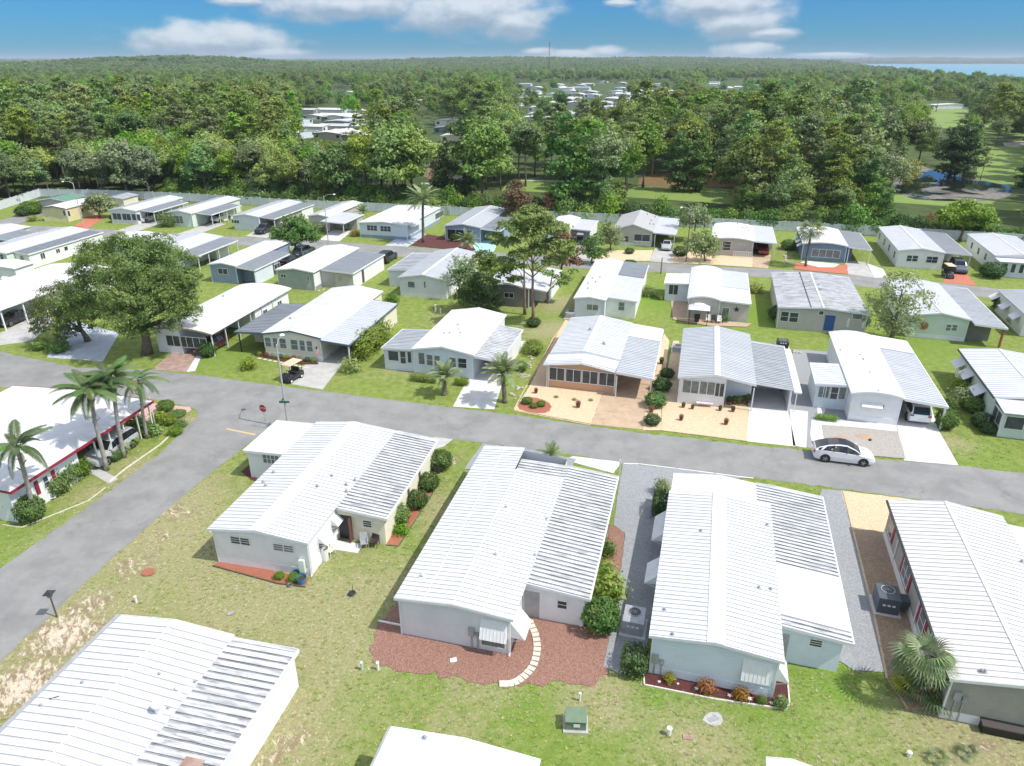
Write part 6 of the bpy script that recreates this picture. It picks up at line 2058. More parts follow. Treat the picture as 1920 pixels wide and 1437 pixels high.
shrub('dark', 391, 668, 1.0, 1.7, 'round green shrub beside the brown driveway'); shrub('yellow', 467, 692, .75, 1.2, 'yellow green bush alone on the lawn'); shrub('loose', 659, 697, .95, 1.4, 'loose shrub at the foot of the hedge by the driveway')
shrub('boxbright', 795, 715, 1.5, .8, 'low hedge left of the short palm', ry=.5, rz=R(-14)); shrub('boxbright', 866, 722, .75, .8, 'low hedge right of the short palm', ry=.45, rz=R(-14))
shrub('bright', 977, 695, .7, 1.0, 'bright shrub beyond the taller stout palm'); shrub('bright', 1000, 660, 1.1, 1.2, 'wide green bush by the patched roof home corner', ry=1.6)
shrub('boxbright', 1549, 788, .95, .55, 'low clipped hedge before the glazed porch', ry=.4, rz=R(-15)); shrub('mid', 1771, 803, .95, 1.9, 'leafy shrub beside the carport post'); shrub('bright', 1778, 770, .6, 1.3, 'smaller shrub behind the carport post')
for i, (px, py, r_) in enumerate([(1802, 735, 1.0), (1800, 758, 1.05), (1822, 772, 1.0), (1838, 800, .9), (1850, 812, .7)]):
    shrub(['loose', 'olive', 'mid', 'dark', 'dark'][i], px, py, r_, r_ * 1.5, ['leafy shrub farthest along the mint wall', 'silvery shrub second along the mint wall', 'shrub third along the mint wall', 'dark shrub fourth along the mint wall', 'small dark shrub at the mint home porch'][i])
for px, py, k, r_, lab in [(60, 402, 'mid', 2.2, 'wide bush at the far left beside the white fence'), (45, 405, 'dark', 1.6, 'dark bush left of the wide one by the white fence'), (85, 398, 'bright', 1.4, 'lime bush behind the wide one near the yellow home'), (62, 415, 'yellow', .9, 'flowering low bush on the far left lawn corner'),
                           (318, 424, 'boxbright', 2.0, 'low hedge island on the lawn between two far driveways'), (358, 423, 'olive', 1.2, 'pale bush at the right end of the hedge island'), (222, 416, 'dark', 1.5, 'dark low hedge before the screened porch home'), (598, 433, 'olive', 1.3, 'pale bush before the empty carport'), (660, 428, 'mid', 1.2, 'bush right of the empty carport drive'), (665, 443, 'orange', .9, 'reddish bush on the lawn of the blue walled home'),
                           (112, 660, 'bright', 1.1, 'bright shrub under the lower oak'), (75, 655, 'bright', 1.0, 'bright shrub at the left carport corner'), (735, 567, 'loose', .9, 'leafy bush at the grey home corner'), (1000, 612, 'dark', .9, 'dark plant round the foot of the tall pine'), (1858, 520, 'dark', 1.8, 'round dark shrub before the tall window home'),
                           (1610, 612, 'dark', 1.2, 'dark shrub under the shuttered window by the blue door'), (1462, 600, 'dark', 1.5, 'dark hedge along the left wall of the mildewed roof home'), (1240, 560, 'yellow', .8, 'yellow flowering plant by the narrow white home'), (1215, 555, 'loose', 1.0, 'plants along the store room wall of the narrow home'), (1180, 505, 'dark', 1.2, 'low dark hedge at the back street edge'), (1415, 548, 'yellow', 1.0, 'banana like bright plant by the striped roof home'),
                           (1478, 468, 'mid', 1.4, 'green shrub between the red car and the slate home'), (1275, 480, 'dark', 1.3, 'dark shrub beside the silver car carport'), (1180, 476, 'dark', .8, 'dark ball shrub under the greige gable'), (1888, 585, 'mid', 2.0, 'big leafy bush at the mint home carport right'), (1905, 610, 'bright', 1.0, 'small bright shrub at the right edge of the lawn'), (855, 452, 'dark', 1.2, 'dark shrubs by the deep porch'), (1355, 603, 'loose', .7, 'potted plants along the back terrace'), (1750, 420, 'rust', 1.6, 'brownish thicket at the fence behind the white home')]:
    shrub(k, px, py, r_, r_ * 1.25, lab)

# ------------------------------------------------------------------ white fence between the homes and the woods
FENCE_PX = [(-60, 408), (0, 394), (76, 369), (205, 371), (375, 379), (507, 388), (729, 398), (864, 405), (1060, 414), (1159, 419), (1330, 427), (1469, 433), (1645, 443), (1790, 451), (1920, 459), (2100, 470)]
VINYL = material('white_vinyl_fence', (0.66, 0.69, 0.72), (0.56, 0.60, 0.63), 1.5, 0.7, 0.5)
fp = [G(*p) for p in FENCE_PX]
FX = np.array([p.x for p in fp]); FY = np.array([p.y for p in fp])
fence = empty('vinyl_fence', fp[2], 0, 'long white vinyl panel fence between the far homes and the woods', 'fence')
pm = MB()
pm.box(0, 2.36, -.02, .02, .05, 1.80)
pm.box(0, 2.36, -.04, .04, 1.72, 1.83)
pm.box(0, 2.36, -.04, .04, .05, .16)
for k in range(12):
    pm.box(.05 + k * .19, .06 + k * .19, -.032, -.02, .16, 1.72)
pmesh = pm.mesh('fence_panel', [VINYL])
pp = MB(); pp.box(-.065, .065, -.065, .065, 0, 1.92); pp.hexa([(-.09, -.09, 1.92), (.09, -.09, 1.92), (.09, .09, 1.92), (-.09, .09, 1.92), (-.02, -.02, 1.99), (.02, -.02, 1.99), (.02, .02, 1.99), (-.02, .02, 1.99)])
ppmesh = pp.mesh('fence_post', [VINYL])
for a, b in zip(fp[1:-1], fp[2:]):
    d = b - a
    n = max(1, round(d.length / 2.42))
    ang = math.atan2(d.y, d.x)
    for k in range(n):
        p = a + d * (k / n) - fp[2]
        link('fence_post', ppmesh, fence, p, (0, 0, ang))
        link('fence_panel', pmesh, fence, p + d.normalized() * .06, (0, 0, ang), ((d.length / n - .12) / 2.36, 1, 1))

# ------------------------------------------------------------------ golf course, ponds, lake
def water_material(name, c, c2, mats, rough=.06):
    m = material(name, c, c2, .06, 1.0, rough, spec=.6)
    return m


PONDW = bpy.data.materials.new('pond_water')
PONDW.use_nodes = True
t = NT(PONDW.node_tree)
geo = t.n('ShaderNodeNewGeometry')
b = t.n('ShaderNodeBsdfPrincipled')
o_ = t.n('ShaderNodeOutputMaterial')
t.link(b.outputs[0], o_.inputs[0])
f = t.ramp(t.noise(geo.outputs['Position'], .055, 6, .6, .5), .50, .58)
t.put(b, 'Base Color', t.mix(f, (0.012, 0.016, 0.012), t.mix(t.ramp(t.noise(geo.outputs['Position'], .9, 4), .4, .6), (.15, .14, .12), (.22, .20, .17))))
t.put(b, 'Roughness', t.math('ADD', t.math('MULTIPLY', f, .8), .05))
PONDB = material('algae_brown_water', (.24, .13, .065), (.17, .13, .05), .12, 1.0, .5)
LAKE = material('lake_water', (.07, .24, .33), (.08, .27, .36), .01, 1.0, .5)
sheet('fairway', [(955, 338), (1050, 338), (1200, 350), (1350, 353), (1400, 358), (1390, 385), (1250, 375), (1050, 362), (940, 358)], .03, FAIR)
sheet('fairway', [(1838, 276), (1960, 270), (1990, 345), (1880, 352), (1828, 345)], .03, FAIR)
sheet('fairway', [(1700, 205), (1860, 205), (1960, 240), (1960, 262), (1720, 235)], .03, FAIR)
sheet('fairway', [(795, 268), (880, 268), (885, 296), (795, 298)], .03, FAIR)
sheet('fairway', [(1560, 372), (1560, 362), (1700, 366), (1900, 380), (2000, 392), (1900, 396)], .03, FAIR)
sheet('golf_path', [(960, 338.5), (1000, 338), (1100, 341), (1100, 343), (1000, 340.5)], .05, CONC)
sheet('golf_path', [(790, 343), (872, 346), (872, 349), (790, 346)], .05, CONC)
sheet('pond', [(790, 342), (800, 300), (870, 296), (885, 344)], .04, PONDB, 0, 1)
sheet('pond', [(1195, 352), (1200, 330), (1280, 322), (1440, 330), (1450, 350), (1330, 352)], .04, PONDB, 0, 1)
sheet('pond', [(1640, 285), (1700, 296), (1740, 318), (1800, 330), (1870, 345), (1910, 352), (1880, 378), (1760, 378), (1690, 372), (1665, 330)], .04, PONDW, 0, 2)
sheet('bare_bank', [(1880, 268), (1960, 262), (1960, 272), (1885, 276)], .045, GRAVELB)
lk = [at_y(1920 + 300, 700), at_y(1920, 860), at_y(1800, 1150), at_y(1700, 1800), at_y(1580, 3300), at_y(1540, 5200), at_y(1540, 7400), at_y(2600, 7400)]
mb = MB(); mb.poly([(p.x, p.y, .5) for p in lk]); lo = mb.obj('lake', LAKE); lo['kind'] = 'structure'
if mb and lo.data.polygons[0].normal.z < 0:
    lo.data.flip_normals()


def in_lake(x, y):
    if y < 700 or y > 7400: return False
    xl = np.interp(y, [700, 860, 1150, 1800, 3300, 5200, 7400], [lk[0].x, lk[1].x, lk[2].x, lk[3].x, lk[4].x, lk[5].x, lk[6].x])
    return x > xl


# ------------------------------------------------------------------ woods
KEEP = [(806, 272, 868, 342, 1), (985, 340, 1048, 360, 1), (1205, 330, 1345, 366, 1), (1700, 312, 1895, 374, 1), (1838, 280, 1925, 345, 1), (1735, 208, 1800, 226, 1), (940, 338, 1000, 352, .7), (1640, 285, 1700, 320, .6),
        (565, 210, 690, 258, .97), (800, 234, 862, 264, 1), (965, 152, 1150, 218, .97), (1150, 152, 1262, 190, .97), (1325, 150, 1425, 168, .95), (1620, 198, 1655, 214, .9), (1745, 186, 1802, 204, .9), (740, 180, 830, 200, .7), (628, 165, 662, 176, 1), (1405, 134, 1435, 141, 1)]


def project(p):
    dz = p.z - CAM_H
    f_ = p.y * math.cos(PITCH) - dz * math.sin(PITCH)
    u_ = p.y * math.sin(PITCH) + dz * math.cos(PITCH)
    return PX_W / 2 + FPX * p.x / f_, PX_H / 2 - FPX * u_ / f_


def blocked(x, y, z, h, r):
    px, pb = project(Vector((x, y, z)))
    pt = project(Vector((x, y, z + h)))[1]
    rp = r * FPX / y
    for x0, y0, x1, y1, pr in KEEP:
        if px + rp > x0 and px - rp < x1 and pb > y0 and pt < y1:
            # a tree standing behind the kept place does not hide it
            if pb < y1 - 2 and pb < y0 + 3:
                continue
            if random.random() < pr:
                return True
    return False


MARKS = [(-999, 110, 'left of the utility pole'), (110, 230, 'behind the pale yellow home'), (230, 330, 'behind the screened porch home'), (330, 440, 'behind the pale teal home'), (440, 560, 'behind the home with the dark SUV'), (560, 690, 'behind the empty carport home'), (690, 790, 'behind the date palm'),
         (790, 880, 'around the clearing with brown pond'), (880, 1000, 'behind the brownish conifer'), (1000, 1110, 'behind the rust red conifer'), (1110, 1220, 'behind the greige gabled home'), (1220, 1350, 'behind the olive bush trees'), (1350, 1470, 'behind the railed porch home'), (1470, 1600, 'behind the slate blue home'), (1600, 1720, 'left of the dark pond'), (1720, 2999, 'around the dark pond')]


def mark(px):
    return next(m for a, b, m in MARKS if a <= px < b)


cnt = dict(b=0, p=0, v=0)
G_LAB = {'b': ('broadleaf_tree', 'leafy green tree in the woods behind the long white fence', 'broadleaf trees of the woods'),
         'p': ('pine_tree', 'tall thin topped pine standing among the woods behind the fence', 'pines of the woods'),
         'v': ('vine_covered_tree', 'tree grown over with vines to the ground behind the fence', 'vine covered trees of the woods')}
heroes = [(905, 384, 225, 'b', 3, 'pale green tall tree right of the pond clearing'), (872, 372, 205, 'v', 1, 'narrow dark vine clad tree right of the pond clearing'), (985, 350, 228, 'b', 0, 'full green tree left of the fairway strip'),
          (1062, 404, 214, 'v', 1, 'dark narrow vine tower beside the rust conifer'), (1128, 404, 236, 'b', 6, 'olive crowned tree with vine skirt in the middle of the wood edge'), (1118, 405, 300, 'v', 0, 'short vine column below the olive crowned tree'), (1205, 352, 226, 'b', 1, 'green tree with visible trunk left of the brown pond'),
          (1270, 358, 248, 'v', 1, 'dark vine mass left of the brown pond trunks'), (1302, 360, 252, 'v', 1, 'dark vine mass above the brown pond'), (1400, 400, 275, 'v', 2, 'bright green vine tower right of the brown pond'), (1480, 402, 290, 'v', 0, 'green vine mound behind the railed porch home'),
          (1560, 408, 300, 'v', 0, 'green vine mound behind the slate blue home'), (1620, 405, 295, 'v', 1, 'dark vine mound left of the pond'), (1660, 395, 290, 'b', 6, 'greyish tree at the left pond shore'), (1690, 300, 216, 'b', 5, 'dark oak on the far pond bank, left'), (1722, 303, 222, 'b', 5, 'dark oak on the far pond bank, right'),
          (1662, 292, 228, 'b', 5, 'dark oak at the pond head'), (1778, 332, 225, 'v', 1, 'tall dark tree on the near pond point'), (1806, 334, 232, 'v', 1, 'second dark tree on the pond point'), (1838, 338, 275, 'p', 3, 'slanting cypress at the end of the pond point'), (1790, 330, 245, 'b', 2, 'full tree in the middle of the pond point'),
          (1868, 272, 222, 'b', 2, 'lone green tree on the golf course'), (1845, 228, 160, 'b', 5, 'wide dark oak behind the golf course'), (1895, 242, 165, 'b', 5, 'wide dark oak at the right edge behind the golf course'), (1920, 350, 290, 'v', 1, 'dark shrubby tree at the right edge by the pond'),
          (1710, 218, 172, 'b', 6, 'umbrella shaped tree before the far white home'), (1755, 210, 160, 'p', 0, 'single pine by the far white home'), (240, 372, 262, 'pale', 0, 'pale leaved tree with silvery leaf backs at the left wood edge'), (282, 374, 275, 'pale', 0, 'second pale leaved tree right of the silvery one'), (195, 366, 290, 'pale', 0, 'third pale leaved tree left of the silvery one'),
          (100, 352, 280, 'b', 3, 'rounded yellow green tree near the utility pole'), (45, 352, 295, 'b', 3, 'rounded light green tree left of the utility pole'), (140, 358, 318, 'b', 4, 'low bright round tree at the wood edge right of the utility pole'),
          (690, 384, 240, 'b', 4, 'light green tall tree left of the date palm'), (740, 388, 232, 'b', 3, 'broad light green tree behind the date palm'), (775, 388, 240, 'b', 3, 'light green tree with white stems beside the clearing'), (640, 384, 270, 'b', 5, 'dark tree with bare stems below'),
          (885, 240, 142, 'b', 2, 'towering tree in the middle distance, left of a pair'), (925, 242, 148, 'b', 4, 'towering tree in the middle distance, right of a pair'), (848, 236, 166, 'b', 4, 'yellow green tall tree before the village roofs'), (1020, 232, 178, 'b', 0, 'tall rounded tree beside the village roofs')]
hero_xy = []
for px, pb, pt, kd, ix, lab in heroes:
    p = G(px, pb)
    hh_ = h_from_top(p.y, pt)
    K = KPALE if kd == 'pale' else {'b': KB, 'p': KP, 'v': KV}[kd][ix]
    nm = 'pale_leaved_tree' if kd == 'pale' else G_LAB[kd][0]
    K.place(nm, p, hh_, lab, wide=1.25 if hh_ < K.h * .9 else 1.05)
    hero_xy.append((p.x, p.y, 4.5))

cands = []
ys = 150
for row in range(400):
    Y0 = 128 + row * 5.6
    if Y0 > 300: break
    half = Y0 * .80 + 50
    xx = -half
    while xx < half:
        x = xx + random.uniform(-2.4, 2.4); y = Y0 + random.uniform(-2.4, 2.4)
        xx += 6.1
        fy = float(np.interp(x, FX, FY))
        if y < fy + 4.5: continue
        cands.append((y, x, fy))
cands.sort()
far_pts = []
LIM = dict(b=150, p=95, v=50)
for y, x, fy in cands:
    px = project(Vector((x, y, 0)))[0]
    depth = y - fy
    left = px < 870
    rr = random.random()
    if left:
        kd = 'b' if (depth < 34 or rr < .35) else 'p'
        if depth < 34: hh_ = random.uniform(8.5, 13.5)
    else:
        kd = 'v' if depth < 18 and rr < .6 else ('b' if depth < 18 or rr < .4 else 'p')
        if depth < 18: hh_ = random.uniform(5.5, 10)
        elif kd == 'b': hh_ = random.uniform(10, 15)
    if kd == 'p': hh_ = random.uniform(14.5, 19.5)
    elif depth >= 34: hh_ = random.uniform(12, 17)
    if any((x - a) ** 2 + (y - b_) ** 2 < c * c for a, b_, c in hero_xy): continue
    if blocked(x, y, 0, hh_, 3.2): continue
    if 1640 < px < 1930 and depth > 40 and random.random() < .75: continue
    if cnt[kd] < LIM[kd] and -40 < px < 1960:
        cnt[kd] += 1
        lst = {'b': KB, 'p': KP, 'v': KV}[kd]
        if kd == 'b' and left and depth < 34:
            K = random.choice([KB[0], KB[1], KB[3], KB[4], KB[7], KPALE if random.random() < .35 else KB[0]])
        else:
            K = random.choice(lst)
        nm, lab, grp = G_LAB[kd]
        dp = 'front edge' if depth < 18 else ('middle depth' if depth < 50 else 'far back')
        kw_ = {'b': 'leafy tree', 'p': 'thin pine', 'v': 'vine covered tree'}[kd]
        lab = f'{kw_} in the {dp} of woods {mark(px)}'
        K.place(nm, (x, y, 0), hh_, lab, group=f'{kw_}s in the {dp} of the woods {mark(px)}', wide=random.uniform(1.0, 1.2))
    else:
        far_pts.append((x, y, 0, kd, hh_))
# bright undergrowth directly behind the fence
for i in range(150):
    px = 215 + (i % 84) * 20.6 + random.uniform(-6, 6) + (10 if i > 83 else 0)
    if i > 83 and px > 900: continue
    x = at_y(px, 150).x
    fy = float(np.interp(x, FX, FY))
    y = fy + random.uniform(1.5, 3.2) + (3.2 if i > 83 else 0)
    big = px > 850
    rx = random.uniform(1.6, 2.6) if big else random.uniform(1.5, 2.2)
    hgt = random.uniform(2.6, 5.2) if big else random.uniform(2.2, 3.6) + (1.6 if i > 83 else 0)
    o = link('wild_shrub', SH[random.choice(['bright', 'mid', 'mid', 'dark', 'loose'])], None, (x, y, 0), (0, 0, random.random() * 6), (rx, rx, hgt / 1.7))
    setp(o, f'wild green bush between fence and woods {mark(px)}', 'shrub', f'wild bushes {mark(px)}')

# woods farther off
random.seed(5)
row = 0
Y0 = 300.0
while Y0 < 1500:
    sp = 6.6 + (Y0 - 300) * .0075
    half = Y0 * .78 + 60
    xx = -half
    while xx < half:
        x = xx + random.uniform(-.45, .45) * sp; y = Y0 + random.uniform(-.5, .5) * sp
        xx += sp
        if in_lake(x, y + 12) or in_lake(x, y): continue
        px, py = project(Vector((x, y, 0)))
        kd = 'p' if random.random() < (.4 if px < 900 else .2) else 'b'
        hh_ = random.uniform(9, 14.5) if y < 700 else random.uniform(9, 15)
        if px < 700 and y < 500: hh_ += 3
        if blocked(x, y, 0, hh_, 3.5): continue
        if px > 1640 and y < 520 and random.random() < .5: continue
        if mnoise.noise(Vector((x * .012, y * .012, 3))) > .38: continue
        far_pts.append((x, y, terrain(x, y), kd, hh_))
    Y0 += sp


def points_object(name, pts, srcs, label, cat, seed=3, smin=.85, smax=1.15):
    me = bpy.data.meshes.new(name)
    me.vertices.add(len(pts))
    me.vertices.foreach_set('co', np.array([p[:3] for p in pts], dtype=np.float32).ravel())
    rs = np.random.default_rng(seed)
    me.attributes.new('pick', 'INT', 'POINT').data.foreach_set('value', rs.integers(0, len(srcs), len(pts)).astype(np.int32))
    me.attributes.new('size', 'FLOAT', 'POINT').data.foreach_set('value', np.array([p[3] for p in pts], dtype=np.float32) * rs.uniform(smin, smax, len(pts)).astype(np.float32))
    me.attributes.new('turn', 'FLOAT', 'POINT').data.foreach_set('value', rs.uniform(0, 6.28, len(pts)).astype(np.float32))
    o = link(name, me)
    ng = bpy.data.node_groups.new(name, 'GeometryNodeTree')
    ng.interface.new_socket('Geometry', in_out='INPUT', socket_type='NodeSocketGeometry')
    ng.interface.new_socket('Geometry', in_out='OUTPUT', socket_type='NodeSocketGeometry')
    N = ng.nodes
    gi, go = N.new('NodeGroupInput'), N.new('NodeGroupOutput')
    inst = N.new('GeometryNodeInstanceOnPoints')
    join = N.new('GeometryNodeJoinGeometry')
    for s_ in srcs:
        oi = N.new('GeometryNodeObjectInfo')
        oi.inputs['Object'].default_value = s_
        oi.inputs['As Instance'].default_value = True
        oi.transform_space = 'ORIGINAL'
        ng.links.new(oi.outputs['Geometry'], join.inputs[0])
    def attr(nm, typ):
        a = N.new('GeometryNodeInputNamedAttribute')
        a.data_type = typ
        a.inputs['Name'].default_value = nm
        return a.outputs['Attribute']
    ng.links.new(gi.outputs[0], inst.inputs['Points'])
    ng.links.new(join.outputs[0], inst.inputs['Instance'])
    inst.inputs['Pick Instance'].default_value = True
    ng.links.new(attr('pick', 'INT'), inst.inputs['Instance Index'])
    cx = N.new('ShaderNodeCombineXYZ')
    ng.links.new(attr('turn', 'FLOAT'), cx.inputs[2])
    ng.links.new(cx.outputs[0], inst.inputs['Rotation'])
    ng.links.new(attr('size', 'FLOAT'), inst.inputs['Scale'])
    ng.links.new(inst.outputs[0], go.inputs[0])
    md = o.modifiers.new('instances', 'NODES')
    md.node_group = ng
    return setp(o, label, cat, kind='stuff')


def crown_source(K):
    """a placed tree of this kind whose crown can be repeated"""
    for o in col.objects:
        if o.name.startswith('crown') and o.data == K.crown:
            return o


srcs_b = [q for q in (crown_source(K) for K in KB[:6] + KB[7:]) if q]
srcs_p = [q for q in (crown_source(K) for K in KP) if q]
points_object('distant_woods', [(x, y, z, h_ / 13.5) for x, y, z, k, h_ in far_pts if k == 'b'], srcs_b, 'broad belt of distant treetops reaching to the horizon', 'woods')
points_object('distant_pine_woods', [(x, y, z, h_ / 17.5) for x, y, z, k, h_ in far_pts if k == 'p'], srcs_p, 'scattered distant pines mixed into the far woods', 'woods', 4)

# canopy patches beyond 1.5 km
lb = []
rd = random.Random(3)
for k in range(26):
    s = rd.uniform(5, 8)
    lb.append((rd.uniform(-34, 34), rd.uniform(-34, 34), rd.uniform(6, 9.5), s, s, s * .75))
cv_, cf_ = lobes_to_leaves(lb, .9, 1.0, fill=.1, nclump=10)
cme = mesh_np('canopy', cv_, cf_, LEAF_OAK)
csrc = link('canopy_patch', cme, None, (at_y(700, 1480).x, 1480, terrain(at_y(700, 1480).x, 1480)))
setp(csrc, 'patch of far forest canopy beyond the nearer woods', 'woods', kind='stuff')
pts = []
Y0 = 1500.0
while Y0 < 8600:
    sp = 42 + (Y0 - 1500) * .016
    half = Y0 * .76
    xx = -half
    while xx < half:
        x = xx + random.uniform(-.4, .4) * sp; y = Y0 + random.uniform(-.4, .4) * sp
        xx += sp
        if in_lake(x, y + 30) or in_lake(x, y): continue
        pts.append((x, y, terrain(x, y), sp / 52 * random.uniform(.85, 1.05)))
    Y0 += sp * .9
points_object('horizon_forest', pts, [csrc], 'far forest canopy along the horizon', 'woods', 5, .9, 1.1)

# ------------------------------------------------------------------ village beyond the woods
fh_cache = {}


def far_home(px, py, W=7.5, L=15, az=15, wall=None, roof=None, label='white roofed home in the village beyond the woods', group='homes of the village beyond the woods', name='mobile_home'):
    wall, roof = wall or W_WHITE, roof or ROOF_S
    key = (W, L, wall.name, roof.name)
    if key not in fh_cache:
        mb = MB(); mb.box(.3, W - .3, .3, L - .3, 0, 2.6)
        mb.poly([(.3, .3, 2.6), (W - .3, .3, 2.6), (W / 2, .3, 3.05)])
        m1 = mb.mesh('wall', [wall])
        mb = MB()
        for a, b_ in ((0, W / 2), (W / 2, W)):
            za, zb = (2.6, 3.2) if a == 0 else (3.2, 2.6)
            mb.hexa([(a, 0, za - .05), (b_, 0, zb - .05), (b_, L, zb - .05), (a, L, za - .05), (a, 0, za + .06), (b_, 0, zb + .06), (b_, L, zb + .06), (a, L, za + .06)])
        mb.hexa([(W, 0, 2.35), (W + 3, 0, 2.2), (W + 3, L * .7, 2.2), (W, L * .7, 2.35), (W, 0, 2.45), (W + 3, 0, 2.3), (W + 3, L * .7, 2.3), (W, L * .7, 2.45)])
        m2 = mb.mesh('roof', [roof])
        mb = MB(); mb.box(0, 1.5, -.05, 0, 0, 1.1); m3 = mb.mesh('window', [GLASS])
        fh_cache[key] = (m1, m2, m3)
    m1, m2, m3 = fh_cache[key]
    p = G(px, py)
    o = empty(name, p, R(-az), label, 'mobile home', group)
    link('wall', m1, o); link('roof', m2, o)
    for k in range(2):
        link('window', m3, o, (1.1 + k * (W - 3.8), .3, 1.0))
    return o


random.seed(21)
vh = []
for y_, xs_ in [(262, (560, 585, 625, 668)), (250, (575, 612, 650, 690)), (238, (560, 600, 640, 680, 815, 845)), (226, (570, 610, 655, 695, 880)), (216, (585, 640, 690)), (222, (985, 1030, 1075)), (232, (970, 1010)), (211, (990, 1040, 1085, 1130, 1400)),
                (200, (975, 1015, 1060, 1110, 1160, 1200)), (191, (960, 1000, 1040, 1085, 1130, 1175, 1220, 1265)), (183, (980, 1020, 1060, 1100, 1145, 1190, 1235, 1275)), (176, (965, 1005, 1050, 1090, 1140, 1180, 1225, 1270, 1340, 1385)),
                (169, (990, 1030, 1070, 1110, 1150, 1345, 1375, 1405)), (163, (1000, 1040, 1080, 1110, 1200, 1225, 1350, 1400)), (158, (1120, 1150, 1345, 1410)), (196, (745, 775, 805)), (188, (765, 800))]:
    for x_ in xs_:
        vh.append((x_ + random.uniform(-6, 6), y_ + random.uniform(-1.5, 1.5)))
for x_, y_ in vh:
    zn = ('left of the towering pair of trees' if x_ < 900 else 'near the radio mast' if x_ < 1100 else 'right of the radio mast' if x_ < 1300 else 'in the right hand woods') + (', nearest rows' if y_ > 205 else ', middle rows' if y_ > 178 else ', farthest rows')
    far_home(x_, y_, label='white roofed village home ' + zn, group='village homes ' + zn, az=random.choice([15, 15, -68, -75, 20]), W=random.choice([12, 14]), L=random.choice([16, 20]), wall=random.choice([W_WHITE, W_GREIGE, W_PBLUE]), roof=random.choice([ROOF_S, ROOF_S, ROOF_W, ROOF_L]))
far_home(825, 268, 11, 14, 10, W_CREAM, ROOF_C, 'low cream home with a row of dark windows above the pond clearing', None)
far_home(812, 252, 12, 10, 10, W_SLATE, ROOF_D, 'dark blue screened pool house above the cream home', None, 'pool_house')
far_home(668, 248, 12, 9, 5, W_GREY, ROOF_D, 'home with black roof among the village left of centre', None)
far_home(632, 178, 16, 12, 20, W_GREY, ROOF_L, 'grey roofed house alone in the left middle woods', None)
far_home(1628, 214, 12, 12, 15, W_WHITE, ROOF_L, 'grey roofed house at the golf course edge', None)
far_home(1750, 205, 28, 9, 0, W_WHITE, ROOF_S, 'long white building behind the golf course oaks', None, 'clubhouse')
far_home(1408, 142, 42, 20, 0, W_WHITE, ROOF_W, 'pale long building in the far woods towards the lake', None, 'distant_building')
far_home(1450, 151, 30, 12, 0, W_WHITE, ROOF_W, 'small white roofed building just below the pale long one', None, 'distant_building')
far_home(1535, 165, 14, 12, 15, W_YELLOW, ROOF_L, 'cream house peeking from the woods on the right', None)

# ------------------------------------------------------------------ vehicles
TYRE = material('tyre_rubber', (.018, .018, .018), None, rough=.8)
RIM = material('alloy_rim', (.35, .36, .37), None, rough=.35, metallic=.7)
RIMD = material('dark_rim', (.03, .03, .032), None, rough=.4)
CARGLASS = material('car_glass', (.012, .015, .018), None, rough=.05, spec=.8)
LAMP = material('clear_lamp', (.7, .7, .72), None, rough=.15)
TAIL = material('red_lamp', (.35, .01, .01), None, rough=.2)


def paint(name, c):
    return material(name, c, None, rough=.28, coat=.6)


P_WHITE, P_SILVER, P_BLACK = paint('white_car_paint', (.80, .80, .80)), paint('silver_car_paint', (.42, .44, .43)), paint('dark_car_paint', (.02, .023, .03))
P_RED, P_GREY, P_MAROON = paint('dark_red_car_paint', (.20, .012, .015)), paint('grey_blue_car_paint', (.08, .11, .14)), paint('dark_brown_red_paint', (.06, .02, .02))

SHAPES = {   # stations: x, half width, sill, belt, roof z, roof half width
    'crossover': dict(L=4.75, W=1.92, H=1.62, st=[(-2.37, .70, .42, .80, .82, .66), (-2.25, .84, .28, .98, 1.02, .74), (-1.95, .90, .22, 1.02, 1.22, .66), (-1.3, .94, .2, 1.02, 1.47, .64), (-.5, .95, .2, 1.0, 1.61, .64), (.1, .95, .2, .98, 1.58, .63), (.75, .94, .2, .95, 1.30, .64), (1.25, .93, .2, .92, .98, .72), (1.9, .88, .22, .80, .84, .70), (2.22, .78, .28, .66, .68, .6), (2.37, .6, .36, .52, .54, .5)], g=(-2.05, 1.2), rear=(-2.2, -1.35), front=(.35, 1.2)),
    'suv': dict(L=4.8, W=1.9, H=1.75, st=[(-2.4, .84, .4, .95, .97, .8), (-2.3, .90, .3, 1.05, 1.35, .74), (-2.0, .94, .25, 1.08, 1.68, .70), (-1.2, .95, .22, 1.08, 1.75, .70), (-.2, .95, .22, 1.06, 1.75, .70), (.45, .95, .22, 1.05, 1.62, .70), (1.0, .94, .22, 1.03, 1.10, .76), (1.4, .92, .22, 1.0, 1.04, .78), (2.1, .88, .25, .92, .95, .74), (2.36, .76, .32, .78, .8, .64), (2.42, .6, .4, .6, .62, .5)], g=(-2.28, 1.0), rear=(-2.38, -2.02), front=(.45, 1.02)),
    'sedan': dict(L=4.7, W=1.8, H=1.45, st=[(-2.35, .7, .4, .82, .84, .66), (-2.2, .84, .28, .95, .98, .74), (-1.6, .89, .2, .98, 1.04, .7), (-1.0, .90, .2, .97, 1.38, .60), (-.3, .90, .2, .95, 1.45, .60), (.3, .90, .2, .93, 1.38, .60), (.95, .90, .2, .91, 1.0, .66), (1.4, .88, .2, .88, .92, .70), (2.0, .84, .24, .78, .81, .66), (2.3, .68, .3, .62, .64, .55), (2.35, .55, .36, .54, .56, .5)], g=(-1.55, .92), rear=(-1.62, -1.05), front=(.35, .95)),
}


